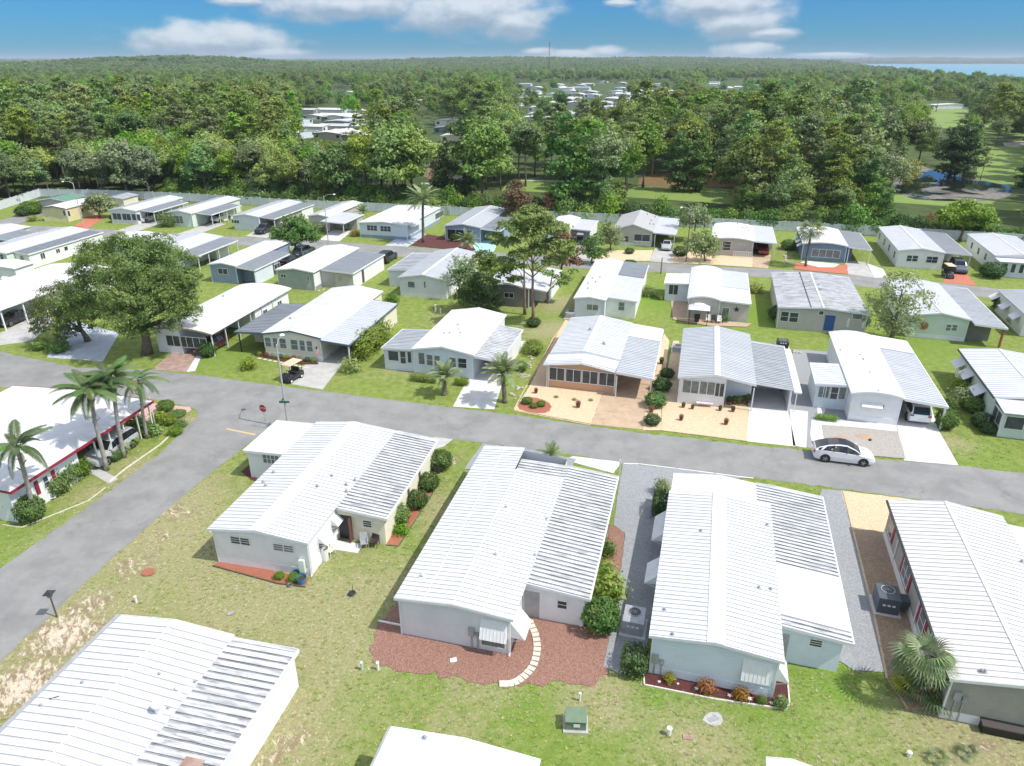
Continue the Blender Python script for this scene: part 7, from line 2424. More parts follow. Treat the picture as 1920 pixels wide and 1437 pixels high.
def make_car(loc, heading, shape, pt, label, cat='car', name='parked_car', rims=None, dark_roof=False, rack=False):
    S = SHAPES[shape]
    st = S['st']
    o = empty(name, loc, heading, label, cat)
    mb = MB()
    rings = []
    for x, hw, zs, zb, zr, hr in st:
        zsh = zb
        ring = [(x, -hw * .96, zs), (x, -hw, zs + (zb - zs) * .45), (x, -hw * .97, zsh), (x, -hr, zr - .03), (x, -hr * .8, zr), (x, hr * .8, zr), (x, hr, zr - .03), (x, hw * .97, zsh), (x, hw, zs + (zb - zs) * .45), (x, hw * .96, zs)]
        rings.append(len(mb.v)); mb.v += ring
    for a, b in zip(rings, rings[1:]):
        for k in range(10):
            k2 = (k + 1) % 10
            mb.f.append((a + k, b + k, b + k2, a + k2)); mb.m.append(0)
    mb.f.append(tuple(rings[0] + k for k in range(10))); mb.m.append(0)
    mb.f.append(tuple(rings[-1] + k for k in range(9, -1, -1))); mb.m.append(0)
    body = mb.obj('body', [pt], o)
    mw = [st[0]]

    def at(x):
        for s0, s1 in zip(st, st[1:]):
            if s0[0] <= x <= s1[0]:
                q = (x - s0[0]) / (s1[0] - s0[0])
                return [u + (v - u) * q for u, v in zip(s0, s1)]
        return list(st[-1])
    for sg, nm in ((-1, 'side_window'), (1, 'side_window')):
        xs = [S['g'][0] + (S['g'][1] - S['g'][0]) * k / 10 for k in range(11)]
        xs = sorted(set(xs + [q[0] for q in st if S['g'][0] < q[0] < S['g'][1]]))
        g = MB(); pr = None
        for x in xs:
            _, hw, zs, zb, zr, hr = at(x)
            def pt_(f): 
                return (x, sg * (hw * .97 + (hr - hw * .97) * f + .012), zb + (zr - .03 - zb) * f + .004)
            lo_, hi_ = pt_(.10), pt_(.90)
            if pr:
                fc = [pr[0], lo_, hi_, pr[1]]
                g.poly(fc if sg < 0 else fc[::-1])
            pr = (lo_, hi_)
        g.obj(nm, CARGLASS, o)
        g = MB()
        for px_ in (S['g'][0] + (S['g'][1] - S['g'][0]) * .36, S['g'][0] + (S['g'][1] - S['g'][0]) * .66):
            _, hw, zs, zb, zr, hr = at(px_)
            a = Vector((px_, sg * (hw * .97 + .016), zb)); b_ = Vector((px_ - .05, sg * (hr + .016), zr - .03))
            g.bar(a, b_, .05, .03, up=(1, 0, 0))
        g.obj('window_pillars', BLACK, o)
    for (xa, xb), nm in ((S['rear'], 'rear_window'), (S['front'], 'windscreen')):
        g = MB(); pr = None
        xs = sorted(set([xa + (xb - xa) * k / 5 for k in range(6)] + [q[0] for q in st if xa < q[0] < xb]))
        for x in xs:
            _, hw, zs, zb, zr, hr = at(x)
            L_, R_ = (x, -hr * .9, zr + .008), (x, hr * .9, zr + .008)
            if pr: g.poly([pr[0], L_, R_, pr[1]][::-1] if False else [pr[0], L_, R_, pr[1]])
            pr = (L_, R_)
        g.obj(nm, CARGLASS, o)
    if dark_roof:
        g = MB(); pr = None
        xa, xb = S['rear'][1] - .02, S['front'][0] + .02
        for x in sorted(set([xa + (xb - xa) * k / 5 for k in range(6)] + [q[0] for q in st if xa < q[0] < xb])):
            _, hw, zs, zb, zr, hr = at(x)
            L_, R_ = (x, -hr * .9, zr + .007), (x, hr * .9, zr + .007)
            if pr: g.poly([pr[0], L_, R_, pr[1]])
            pr = (L_, R_)
        g.obj('glass_roof', CARGLASS, o)
    wr = .34 if shape != 'suv' else .36
    tm = MB(); tm.tube([(0, -.12, 0), (0, -.115, 0), (0, .115, 0), (0, .12, 0)], [wr * .9, wr, wr, wr * .9], 20)
    rm = MB(); rm.tube([(0, -.128, 0), (0, .128, 0)], wr * .64, 14)
    rs = MB()
    for k in range(5):
        a = k * 2 * math.pi / 5
        rs.bar((0, -.133, 0), (wr * .6 * math.cos(a), -.133, wr * .6 * math.sin(a)), .05, .012, up=(0, 1, 0))
    tme, rme = tm.mesh('tyre', [TYRE]), rm.mesh('rim', [rims or RIM])
    sme = rs.mesh('spokes', [BLACK if not rims else METAL])
    for x in (st[-1][0] - .93, st[0][0] + .93):
        for sg in (-1, 1):
            w_ = empty('wheel', (x, sg * (S['W'] / 2 - .12), wr)); w_.parent = o
            if sg > 0: w_.rotation_euler = (0, 0, math.pi)
            link('tyre', tme, w_); link('rim', rme, w_); link('spokes', sme, w_)
            ar = MB()
            ar.tube([(x, sg * (S['W'] / 2 - .05), wr + .02), (x, sg * (S['W'] / 2 + .004), wr + .02)], wr * 1.16, 18)
            ar.obj('wheel_arch', BLACK, o)
    for sg in (-1, 1):
        g = MB(); x = st[-2][0] - .02
        _, hw, zs, zb, zr, hr = at(x - .12)
        g.hexa([(x - .32, sg * hw - .03, zb - .16), (x - .32, sg * hw + .03, zb - .16), (x + .05, sg * hw * .84 + .03, zb - .2), (x + .05, sg * hw * .84 - .03, zb - .2), (x - .32, sg * hw - .03, zb - .05), (x - .32, sg * hw + .03, zb - .05), (x + .05, sg * hw * .84 + .03, zb - .1), (x + .05, sg * hw * .84 - .03, zb - .1)])
        g.obj('headlight', LAMP, o)
        g = MB(); x = st[1][0]
        _, hw, zs, zb, zr, hr = at(x)
        g.box(x - .12, x + .06, sg * hw * .80 - .14, sg * hw * .80 + .14, zb - .2, zb - .04); g.obj('taillight', TAIL, o)
        g = MB(); xm = S['front'][1] - .12
        _, hw, zs, zb, zr, hr = at(xm)
        g.box(xm - .1, xm + .08, sg * hw + (-.18 if sg < 0 else .02), sg * hw + (-.02 if sg < 0 else .18), zb - .02, zb + .12); g.obj('wing_mirror', pt, o)
    g = MB(); g.box(st[0][0] - .02, st[0][0] + .02, -.26, .26, .55, .68); g.obj('number_plate', TRIM, o)
    if rack:
        for sg in (-1, 1):
            g = MB(); g.bar((-1.8, sg * .62, 1.79), (.2, sg * .62, 1.79), .04, .05); g.obj('roof_rail', METAL, o)
    return o


def head(az):      # heading so that +x points to compass azimuth az (0 = away, 90 = right)
    return R(90 - az)


c = (G(1534, 862) + G(1634, 874)) * .5
make_car((c.x, c.y + .6, .012), math.atan2(G(1634, 874).y - G(1534, 862).y, G(1634, 874).x - G(1534, 862).x) , 'crossover', P_WHITE, 'white electric crossover with dark glass roof standing on the street', rims=RIMD, dark_roof=True)
make_car(HW.toW(HW.W + 1.75, .9 + 2.2, .02), head(15.5), 'suv', P_WHITE, 'white SUV backed out of view under the smooth white home carport')
pv_ = H8.toW(H8.W - .75, H8.L - 5.0, .02)
make_car(pv_, head(192.5), 'suv', P_SILVER, 'silver van parked under the red trimmed roof beside the palms', cat='van', rack=True)
make_car(HF.toW(HF.W - 1.9, 2.2, .02), head(192.5), 'sedan', P_MAROON, 'dark car under the broad flat roof beyond the brown driveway')
make_car(HL.toW(HL.W - 1.9, 3.2, .02), head(192.5), 'sedan', P_BLACK, 'black car in the carport at the left edge')
for px, py, az_, sh, pt, lab in [(497, 436, 195, 'suv', P_BLACK, 'dark SUV on the drive of the white home in the far row'), (278, 415, 195, 'suv', P_SILVER, 'silver car beside the screened porch home of the far row'), (727, 489, 14, 'suv', P_BLACK, 'black SUV at the end of the sage home drive'),
                                 (572, 478, 14, 'suv', P_GREY, 'grey car parked beneath the bright green round tree'), (545, 495, 14, 'sedan', P_BLACK, 'black car under the blue grey home carport'), (1250, 466, 195, 'sedan', P_SILVER, 'silver car in the carport of the greige gabled home'),
                                 (1429, 474, 195, 'suv', P_RED, 'dark red car in the carport of the railed porch home'), (1795, 508, 197, 'suv', P_GREY, 'grey blue vehicle on the red brick drive of the far row'), (405, 462, 14, 'suv', P_BLACK, 'black car under the long open carport right of the oak'),
                                 (415, 414, 195, 'suv', P_WHITE, 'white car tucked under the pale teal home carport')]:
    p = G(px, py)
    make_car((p.x, p.y, .02), head(az_), sh, pt, lab)


def golf_cart(loc, heading, pt, roof, label):
    o = empty('golf_cart', loc, heading, label, 'golf cart')
    mb = MB()
    mb.hexa([(-1.15, -.58, .25), (1.2, -.5, .25), (1.2, .5, .25), (-1.15, .58, .25), (-1.15, -.56, .72), (1.1, -.42, .6), (1.1, .42, .6), (-1.15, .56, .72)])
    mb.hexa([(.55, -.52, .6), (1.12, -.42, .55), (1.12, .42, .55), (.55, .52, .6), (.6, -.5, .95), (.95, -.4, .82), (.95, .4, .82), (.6, .5, .95)])
    mb.obj('body', pt, o)
    mb = MB(); mb.box(-.55, .0, -.5, .5, .72, .86); mb.box(-.62, -.5, -.5, .5, .8, 1.25); mb.obj('seat', BLACK, o)
    mb = MB()
    mb.hexa([(-1.1, -.6, 1.88), (.85, -.6, 1.88), (.85, .6, 1.88), (-1.1, .6, 1.88), (-1.0, -.52, 1.97), (.75, -.52, 1.97), (.75, .52, 1.97), (-1.0, .52, 1.97)])
    mb.obj('canopy_roof', roof, o)
    for x, y in ((.8, -.5), (.8, .5), (-.95, -.5), (-.95, .5)):
        mb = MB(); mb.bar((x + (.08 if x > 0 else 0), y, .7), (x - .05, y, 1.88), .04, .04); mb.obj('post', BLACK, o)
    mb = MB(); mb.bar((.62, -.2, .9), (.4, -.2, 1.12), .03, .03); mb.tube([(.40, -.2, 1.1), (.38, -.2, 1.13)], .16, 12); mb.obj('steering_wheel', BLACK, o)
    tm = MB(); tm.tube([(0, -.09, 0), (0, .09, 0)], .23, 14); tme = tm.mesh('tyre', [TYRE])
    rm = MB(); rm.tube([(0, -.1, 0), (0, .1, 0)], .12, 10); rme = rm.mesh('rim', [TRIM])
    for x in (-.75, .8):
        for y in (-.5, .5):
            w_ = empty('wheel', (x, y, .23)); w_.parent = o
            link('tyre', tme, w_); link('rim', rme, w_)
    return o


TAN = material('tan_canopy', (.62, .48, .33), None, rough=.5)
golf_cart(tuple(G(549, 712)), head(205), paint('black_cart_body', (.02, .02, .025)), TAN, 'black golf cart with tan canopy parked on the lawn edge by the driveway')
golf_cart(tuple(G(1776, 520)), head(190), paint('black_cart_body', (.02, .02, .025)), TAN, 'golf cart with cream canopy beside the red brick drive')
golf_cart(tuple(G(1087, 458)), head(185), paint('black_cart_body', (.02, .02, .025)), METAL, 'dark golf cart in the porch right of the rust tree')

# ------------------------------------------------------------------ street furniture
def pole_thing(name, px, py, h, r, label, mat=None, cat='pole'):
    p = G(px, py)
    o = empty(name, p, 0, label, cat)
    mb = MB(); mb.tube([(0, 0, 0), (0, 0, h)], [r, r * .65], 10)
    mb.obj('pole', mat or METAL, o)
    return o


CONPOLE = material('concrete_pole', (.42, .41, .39), (.35, .34, .33), 3, .7, .8)
def street_light(px, py, h, arm, label, mat=CONPOLE):
    o = pole_thing('street_light', px, py, h, .10, label, mat, 'street light')
    mb = MB(); e = Vector((arm[0], arm[1], h + .25))
    mb.tube([(0, 0, h - .25), e * .4 + Vector((0, 0, h * .6 + .12)), e], .035, 6); mb.obj('arm', METAL, o)
    d = Vector((arm[0], arm[1], 0)).normalized()
    mb = MB(); mb.ball((e.x + d.x * .15, e.y + d.y * .15, e.z - .02), (.24, .24, .12), 10, 6); mb.obj('lamp_head', TRIM, o)
    return o


o = street_light(541, 803, 8.0, (0, 1.6), 'tall street light with green street name blade at the junction')
SIGNG = material('green_sign', (.02, .13, .07), None, rough=.5)
mb = MB(); mb.box(-.45, .45, -.12, -.10, 2.55, 2.75); mb.obj('street_name_sign', SIGNG, o)
mb = MB(); mb.box(-.12, -.10, -.45, .45, 2.8, 3.0); mb.obj('street_name_sign', SIGNG, o)
street_light(616, 457, 8.4, (1.7, .2), 'street light on the back street with arm to the right')
street_light(1286, 493, 8.6, (-1.4, .3), 'wooden street light pole at the back street, arm to the left', BARK)
street_light(157, 426, 8.6, (-1.4, -.5), 'street light pole beside the pale yellow home')
o = pole_thing('wooden_post', 1239, 514, 2.6, .1, 'short dark post at the back street edge', BARK)
o = pole_thing('utility_pole', 68, 366, 9.5, .17, 'utility pole with crossarm at the left wood edge', CONPOLE)
mb = MB(); mb.box(-1.2, 1.2, -.06, .06, 9.0, 9.15); mb.obj('crossarm', TRIM, o)
mb = MB(); mb.tube([(.35, 0, 7.6), (.35, 0, 8.4)], .25, 10); mb.obj('transformer', METAL, o)
for px, py, h, lab in [(341, 262, 24, 'slim white mast rising from the left woods'), (12, 300, 24, 'slim mast at the far left edge of the woods')]:
    p = at_y(px, 420)
    o = empty('mast', p, 0, lab, 'mast'); mb = MB(); mb.tube([(0, 0, 0), (0, 0, h_from_top(420, 145 if px > 100 else 152))], [.3, .16], 8); mb.obj('pole', CONPOLE, o)
p = at_y(1262, 300); hh_ = h_from_top(300, 200)
o = empty('light_mast', p, 0, 'pale forked mast standing up from the right hand woods', 'mast')
mb = MB(); mb.tube([(0, 0, 0), (0, 0, hh_ * .72)], [.22, .15], 8); mb.obj('pole', CONPOLE, o)
mb = MB(); mb.tube([(0, 0, hh_ * .70), (1.2, 0, hh_ * .84), (3.4, 0, hh_)], .12, 6); mb.obj('arm', CONPOLE, o)
# radio mast
p = at_y(1029, 1700); H_ = h_from_top(1700, 78)
o = empty('radio_mast', p, 0, 'thin lattice radio mast rising above the horizon', 'mast')
mb = MB()
for a in range(3):
    x, y = 1.1 * math.cos(a * 2.094), 1.1 * math.sin(a * 2.094)
    mb.tube([(x, y, 0), (x, y, H_)], .22, 4)
mb.obj('legs', DARKMETAL, o)
mb = MB()
k = 0
while k * 3 < H_ - 3:
    for a in range(3):
        x0, y0 = 1.1 * math.cos(a * 2.094), 1.1 * math.sin(a * 2.094)
        x1, y1 = 1.1 * math.cos((a + 1) * 2.094), 1.1 * math.sin((a + 1) * 2.094)
        mb.bar((x0, y0, k * 3), (x1, y1, k * 3 + 3), .14, .14)
    k += 1
mb.obj('bracing', DARKMETAL, o)

# stop sign
p = G(499, 803)
o = empty('stop_sign', p, 0, 'red stop sign at the mouth of the side street', 'road sign')
mb = MB(); mb.tube([(0, 0, 0), (0, 0, 2.35)], .03, 6); mb.obj('post', METAL, o)
SR = material('sign_red', (.42, .015, .03), None, rough=.45)
rz = R(18)
sg_ = empty('sign_plate', (0, -.05, 2.0), 0); sg_.parent = o; sg_.rotation_euler = (0, 0, -rz)
def octa(r, y0, y1):
    q = MB(); a = [(r * math.cos(R(22.5 + 45 * k)), r * math.sin(R(22.5 + 45 * k))) for k in range(8)]
    q.poly([(x, y0, z) for x, z in a]); q.poly([(x, y1, z) for x, z in a][::-1])
    for k in range(8):
        (xa, za), (xb, zb) = a[k], a[(k + 1) % 8]
        q.poly([(xb, y0, zb), (xa, y0, za), (xa, y1, za), (xb, y1, zb)])
    return q
octa(.40, -.004, .004).obj('border', TRIM, sg_)
octa(.37, -.010, .0).obj('face', SR, sg_)
tx = bpy.data.curves.new('lettering', 'FONT'); tx.body = 'STOP'; tx.size = .27; tx.align_x = 'CENTER'; tx.align_y = 'CENTER'; tx.extrude = .002
tmp = bpy.data.objects.new('lettering_source', tx); col.objects.link(tmp)
bpy.context.view_layer.update()
lme = bpy.data.meshes.new_from_object(tmp.evaluated_get(bpy.context.evaluated_depsgraph_get()))
bpy.data.objects.remove(tmp)
lme.materials.clear(); lme.materials.append(TRIM)
link('lettering', lme, sg_, (0, -.014, 0), (math.pi / 2, 0, 0))


# post lamp at the roadside
p = G(107, 1157)
o = empty('post_lamp', p, 0, 'dark lantern on a post in the sandy verge', 'lamp')
mb = MB(); mb.tube([(0, 0, 0), (0, 0, 1.5)], .045, 8); mb.obj('post', BROWNTRIM, o)
mb = MB(); mb.hexa([(-.09, -.09, 1.5), (.09, -.09, 1.5), (.09, .09, 1.5), (-.09, .09, 1.5), (-.15, -.15, 1.78), (.15, -.15, 1.78), (.15, .15, 1.78), (-.15, .15, 1.78)]); mb.obj('lantern_glass', GLASSL, o)
mb = MB(); mb.hexa([(-.27, -.27, 1.78), (.27, -.27, 1.78), (.27, .27, 1.78), (-.27, .27, 1.78), (-.05, -.05, 1.93), (.05, -.05, 1.93), (.05, .05, 1.93), (-.05, .05, 1.93)]); mb.obj('lantern_cap', DARKMETAL, o)
# flag pole at the palm home
p = G(292, 800)
o = empty('flagpole', p, 0, 'slim white flagpole beside the pink pavers', 'flagpole'); mb = MB(); mb.tube([(0, 0, 0), (0, 0, 4.6)], .03, 6); mb.obj('pole', TRIM, o); mb = MB(); mb.ball((0, 0, 4.63), .06); mb.obj('finial', TRIM, o)

# ------------------------------------------------------------------ yard things
def tube_thing(name, px, py, h, r, label, mat, cat, cap=None, n=12):
    p = G(px, py)
    o = empty(name, p, 0, label, cat)
    mb = MB(); mb.tube([(0, 0, 0), (0, 0, h)], r, n); mb.obj('pipe', mat, o)
    mb = MB(); mb.tube([(0, 0, h), (0, 0, h + .05)], r * 1.25, n); mb.obj('cap', cap or mat, o)
    return o


MINTP = material('mint_pipe', (.45, .58, .48), None, rough=.5)
tube_thing('standpipe', 679, 1256, .48, .075, 'mint green standpipe, left one of two behind the middle home', MINTP, 'pipe')
tube_thing('standpipe', 709, 1256, .48, .075, 'white standpipe, right one of two behind the middle home', TRIM, 'pipe')
tube_thing('standpipe', 1087, 1314, .48, .06, 'white standpipe just behind the green cabinet', TRIM, 'pipe')
tube_thing('standpipe', 1254, 1378, .42, .11, 'thick white standpipe in the lawn near two ground lids', TRIM, 'pipe')
tube_thing('standpipe', 1704, 1418, .22, .09, 'short white pipe stub in the dry lawn', TRIM, 'pipe')
tube_thing('standpipe', 256, 1130, .42, .07, 'white marker pipe leaning in the sandy lawn', TRIM, 'pipe')
tube_thing('standpipe', 826, 588, .6, .08, 'left one of two short pipes on the lawn between homes', TRIM, 'pipe')
tube_thing('standpipe', 817, 585, .9, .12, 'taller white pedestal beside a short pipe between homes', TRIM, 'pipe')

p = G(1079, 1362)
o = empty('utility_cabinet', (p.x, p.y, 0), R(-3), 'green electrical cabinet on a pad in the back lawn', 'cabinet')
GC = material('green_cabinet', (.15, .22, .14), (.12, .18, .11), 3, .6, .5)
mb = MB(); mb.box(-.62, .62, -.45, .62, 0, .08); mb.obj('pad', CONC, o)
mb = MB(); mb.hexa([(-.5, -.3, .08), (.5, -.3, .08), (.5, .5, .08), (-.5, .5, .08), (-.5, -.28, .62), (.5, -.28, .62), (.5, .5, .78), (-.5, .5, .78)]); mb.obj('body', GC, o)
mb = MB(); mb.hexa([(-.53, -.34, .62), (.53, -.34, .62), (.53, .1, .71), (-.53, .1, .71), (-.53, -.34, .66), (.53, -.34, .66), (.53, .1, .75), (-.53, .1, .75)]); mb.obj('lid', GC, o)
mb = MB(); mb.box(-.12, .2, -.325, -.31, .3, .5); mb.obj('label_plate', TRIM, o)

p = G(1338, 1349); o = empty('ground_lid', p, R(20), 'grey utility lid set in a concrete patch in the lawn', 'lid')
mb = MB(); mb.poly([(.5 * math.cos(k * .7) * (1 + .2 * math.sin(k * 2)), .42 * math.sin(k * .7), .018) for k in range(9)]); mb.obj('patch', CONC, o)
mb = MB(); mb.box(-.3, .22, -.12, .14, 0, .035); mb.obj('lid', METAL, o)
p = G(1290, 1383); o = setp(link('ground_lid', MB().box(-.25, .25, -.14, .14, 0, .04).mesh('lid', [BROWNP]), None, p, (0, 0, -.1)), 'small brown utility lid beside the thick white standpipe', 'lid')
p = G(432, 1152); setp(link('ground_lid', MB().box(-.16, .16, -.13, .13, 0, .08).mesh('lid', [METAL]), None, p, (0, 0, .2)), 'small grey box in the sandy lawn behind the left home', 'lid')
p = G(850, 1239); setp(link('litter_sheet', MB().hexa([(-.2, -.12, .03), (.18, -.15, .03), (.2, .14, .03), (-.15, .15, .03), (-.2, -.12, .06), (.18, -.15, .05), (.2, .14, .08), (-.15, .15, .05)]).mesh('litter', [W_PBLUE]), None, p, (0, 0, .3)), 'pale blue piece of plastic lying on the red mulch', 'litter')

# stepping path
st_px = [(994, 1168), (997, 1176), (1001, 1184), (1004, 1192), (1006, 1201), (1007, 1210), (1007, 1219), (1006, 1228), (1004, 1237), (1001, 1246), (996, 1255), (990, 1262), (983, 1269), (975, 1275), (967, 1280), (958, 1283), (949, 1284), (941, 1284)]
o = empty('paver_path', G(1000, 1220), 0, 'curved path of pale square pavers through the red mulch', 'path')
o0 = G(1000, 1220)
PV = material('cream_paver', (.66, .62, .50), (.56, .52, .43), 4, .8, .85, bump=.2)
pm_ = MB(); pm_.hexa([(-.21, -.14, 0), (.21, -.14, 0), (.21, .14, 0), (-.21, .14, 0), (-.20, -.13, .05), (.20, -.13, .05), (.20, .13, .05), (-.20, .13, .05)]); pme = pm_.mesh('paver', [PV])
for k, q in enumerate(st_px):
    a, b = G(*st_px[max(0, k - 1)]), G(*st_px[min(len(st_px) - 1, k + 1)])
    d = b - a
    link('paver', pme, o, G(*q) - o0 + Vector((0, 0, .04)), (0, 0, math.atan2(d.y, d.x) + math.pi / 2 + random.uniform(-.05, .05)))


def ac_unit(loc, rz, label, mat, big=1.0):
    o = empty('air_conditioner', loc, rz, label, 'air conditioner')
    mb = MB(); mb.box(-.75, .75, -.95, .75, 0, .08); mb.obj('pad', CONCW, o)
    mb = MB(); mb.box(-.6, .6, -.8, .6, .08, 1.0 * big); mb.obj('cabinet', mat, o)
    mb = MB(); mb.tube([(0, .1, 1.0 * big), (0, .1, 1.03 * big)], .40, 18); mb.obj('fan_ring', METAL, o)
    mb = MB(); mb.tube([(0, .1, 1.03 * big), (0, .1, 1.035 * big)], .34, 16)
    mb.obj('fan_opening', BLACK, o)
    mb = MB()
    for k in range(6):
        a = k * math.pi / 6
        mb.bar((-.36 * math.cos(a), .1 - .36 * math.sin(a), 1.045 * big), (.36 * math.cos(a), .1 + .36 * math.sin(a), 1.045 * big), .015, .012)
    mb.obj('fan_grille', METAL, o)
    for k in range(3):
        mb = MB(); mb.box(-.35 + k * .26, -.18 + k * .26, -.812, -.802, .62, .74); mb.obj('louvre_panel', TRIM, o)
    return o


p = H3.toW(-1.0, 3.4, .02); ac_unit(p, R(-15.6), 'light grey air conditioner on grey gravel beside the awning home', METAL)
p = H4.l(1672, 1125, 0.5); ac_unit(H4.toW(-1.0, p.y - .1, .03), R(-16), 'dark blue grey air conditioner beside the taupe home', material('charcoal_cabinet', (.075, .095, .115), None, rough=.5), 1.15)
mb = MB(); mb.box(0, 1, -.3, .3, .3, .8); q = H4.toW(-.45, p.y - .1, .03)
setp(link('air_duct', MB().box(-.05, .65, -.35, .35, .25, .85).mesh('duct', [material('charcoal_cabinet', (0, 0, 0))]), None, q, (0, 0, R(-16))), 'boxy duct from the dark air conditioner into the taupe wall', 'duct')
ac_unit(tuple(G(1070, 595)), R(-14), 'air conditioner in the shade beside the narrow white home', METAL, .8)
ac_unit(tuple(G(1271, 657)), R(-14), 'small grey unit on the white slab by the pale grey home', METAL, .6)
ac_unit(tuple(G(1466, 650)), R(-14), 'dark boxed unit behind the pale grey home', DARKMETAL, .8)

# black bench box by the taupe wall
p = G(1876, 1372)
o = empty('storage_box', p, R(-16), 'black storage box against the rear of the taupe home', 'storage box')
mb = MB(); mb.box(-.95, .95, -.35, .35, 0, .5); mb.obj('body', BLACK, o)
mb = MB(); mb.hexa([(-1, -.4, .5), (1, -.4, .5), (1, .4, .5), (-1, .4, .5), (-1, -.38, .54), (1, -.38, .54), (1, .38, .62), (-1, .38, .62)]); mb.obj('lid', material('brown_black_lid', (.06, .05, .045)), o)

# home 1 yard
TUB = material('blue_tub', (.02, .20, .32), (.03, .26, .38), 4, .6, .4)
def tub(px, py, r, h, label, mat=TUB, name='plant_tub', cat='tub'):
    p = G(px, py)
    o = empty(name, p, 0, label, cat)
    mb = MB(); mb.tube([(0, 0, 0), (0, 0, h)], [r * .8, r], 14, cap=False)
    mb.poly([(r * .79 * math.cos(k * .6283), r * .79 * math.sin(k * .6283), .02) for k in range(10)])
    mb.obj('side', mat, o)
    mb = MB(); mb.tube([(0, 0, h - .02), (0, 0, h + .02)], r * 1.06, 14, cap=False)
    mb.obj('rim', mat, o)
    mb = MB(); mb.poly([(r * .88 * math.cos(k * .45), r * .88 * math.sin(k * .45), h * .72) for k in range(14)]); mb.obj('soil', material('dark_soil', (.05, .04, .03)), o)
    return o
tub(566, 1093, .32, .42, 'bright blue tub in front at the white home corner'); tub(557, 1083, .30, .40, 'bright blue tub behind the front one')
shrub('bright', 524, 1084, .33, .4, 'small lime plant at the right end of the red mulch strip'); shrub('bright', 551, 1089, .36, .5, 'small green plant beside the blue tubs')
tub(545, 1100, .16, .18, 'low grey dish on the ground by the blue tubs', METAL, 'dish', 'dish')
tub(820, 886, .33, .75, 'dark lidded bin beside the farthest round shrub', DARKMETAL, 'water_barrel', 'bin')
tub(610, 1050, .28, .95, 'tall white round bin against the white home side', TRIM, 'waste_bin', 'bin')
o = H1.awning('S', *Y7(720, 1140, 760, 1150), drop=.1, out=.12, z=1.2) if False else None
p = H1.toW(H1.wx1 - .45, H1.wy0 - .14, 0)
setp(link('meter_cabinet', MB().box(-.18, .18, -.1, .1, .35, 1.3).mesh('cabinet', [W_MINT]), None, p, (0, 0, R(-12.5))), 'pale green meter box fixed on the white gable above the blue tubs', 'meter box')


def chair(loc, rz, mat, label, name='patio_chair', s=1.0):
    o = empty(name, loc, rz, label, 'chair')
    mb = MB(); mb.box(-.26, .26, -.25, .25, .38, .42); mb.obj('seat', mat, o)
    mb = MB(); mb.hexa([(-.26, .22, .42), (.26, .22, .42), (.26, .26, .42), (-.26, .26, .42), (-.26, .38, .95), (.26, .38, .95), (.26, .42, .95), (-.26, .42, .95)]); mb.obj('backrest', mat, o)
    for x in (-.24, .24):
        for y in (-.23, .23):
            mb = MB(); mb.bar((x, y, 0), (x, y, .38), .035, .035); mb.obj('leg', mat, o)
        mb = MB(); mb.box(x - .03, x + .03, -.25, .25, .6, .63); mb.obj('armrest', mat, o)
    return o


DK = material('dark_brown_frame', (.045, .035, .03), None, rough=.6)
chair(tuple(G(684, 1026)), R(15), METAL, 'grey metal patio chair, left one of a pair by the cream wall')
chair(tuple(G(703, 1024)), R(-10), DK, 'dark patio chair, right one of a pair by the cream wall')
o = H1.toW(0, 0)
p = G(620, 1040); chair(tuple(p), R(60), W_CREAM, 'small cream plastic chair beside the back steps', s=.8)
setp(link('doorstep', MB().box(-1.0, 1.0, -.5, .5, 0, .06).mesh('doorstep', [CONCW]), None, G(650, 1026, 0), (0, 0, R(-12.5))), 'pale concrete doorstep slab behind the breezeway of the left home', 'slab')
# fire ring
p = G(660, 1115)
o = empty('fire_ring', p, 0, 'small dark fire bowl on the lawn between the homes', 'fire bowl')
mb = MB()
mb.tube([(.22 * math.cos(k * .6283), .22 * math.sin(k * .6283), .12) for k in range(11)], .035, 6); mb.obj('ring', DARKMETAL, o)
mb = MB(); mb.tube([(0, 0, 0), (0, 0, .1)], [.1, .2], 10); mb.obj('bowl', DARKMETAL, o)
mb = MB(); mb.bar((0, .2, .1), (0, .28, .5), .03, .03); mb.obj('handle', DARKMETAL, o)

# star ornaments and border of the flower bed
BORD = material('white_edging', (.7, .66, .58), (.6, .55, .48), 4, .7, .8)
def border(pxs, label, w_=.08, h=.07, mat=None, seg=.55):
    pts = [G(*q) for q in pxs]
    o = empty('bed_edging', pts[0], 0, label, 'edging')
    for a, b in zip(pts, pts[1:]):
        n = max(1, round((b - a).length / seg))
        for k in range(n):
            s, e = a.lerp(b, k / n), a.lerp(b, (k + .97) / n)
            MB().bar(s - pts[0] + Vector((0, 0, h / 2)), e - pts[0] + Vector((0, 0, h / 2)), w_, h).obj('edging_piece', mat or BORD, o)
    return o
border([(1207, 1266), (1208, 1285), (1340, 1312), (1475, 1331), (1480, 1318), (1476, 1270)], 'white stone edging round the star flower bed')
border([(1581, 922), (1610, 1040), (1640, 1160), (1663, 1276)], 'tan timber edging between grey gravel and stone strip', .1, .09, STONE_Y, 2.4)
border([(399, 1062), (520, 1095), (574, 1102)], 'dark timber edging of the red mulch strip', .07, .08, BROWNTRIM, 2.0)
border([(724, 1023), (747, 1025), (812, 925), (806, 905)], 'dark edging along the mulch beside the cream wall', .05, .05, BROWNTRIM, 2.0)
border([(1170, 870), (1200, 871), (1415, 898)], 'thin white kerb strip between gravel yard and street', .1, .05, TRIM, 3)
border([(964, 771), (1108, 798)], 'pale kerb strip before the peach home stone yard', .12, .06, STONE_Y, 3)
border([(198, 915), (165, 940), (120, 958), (40, 990), (5, 985)], 'curved pale garden edging beside the red trimmed home', .05, .06, BORD, .6)
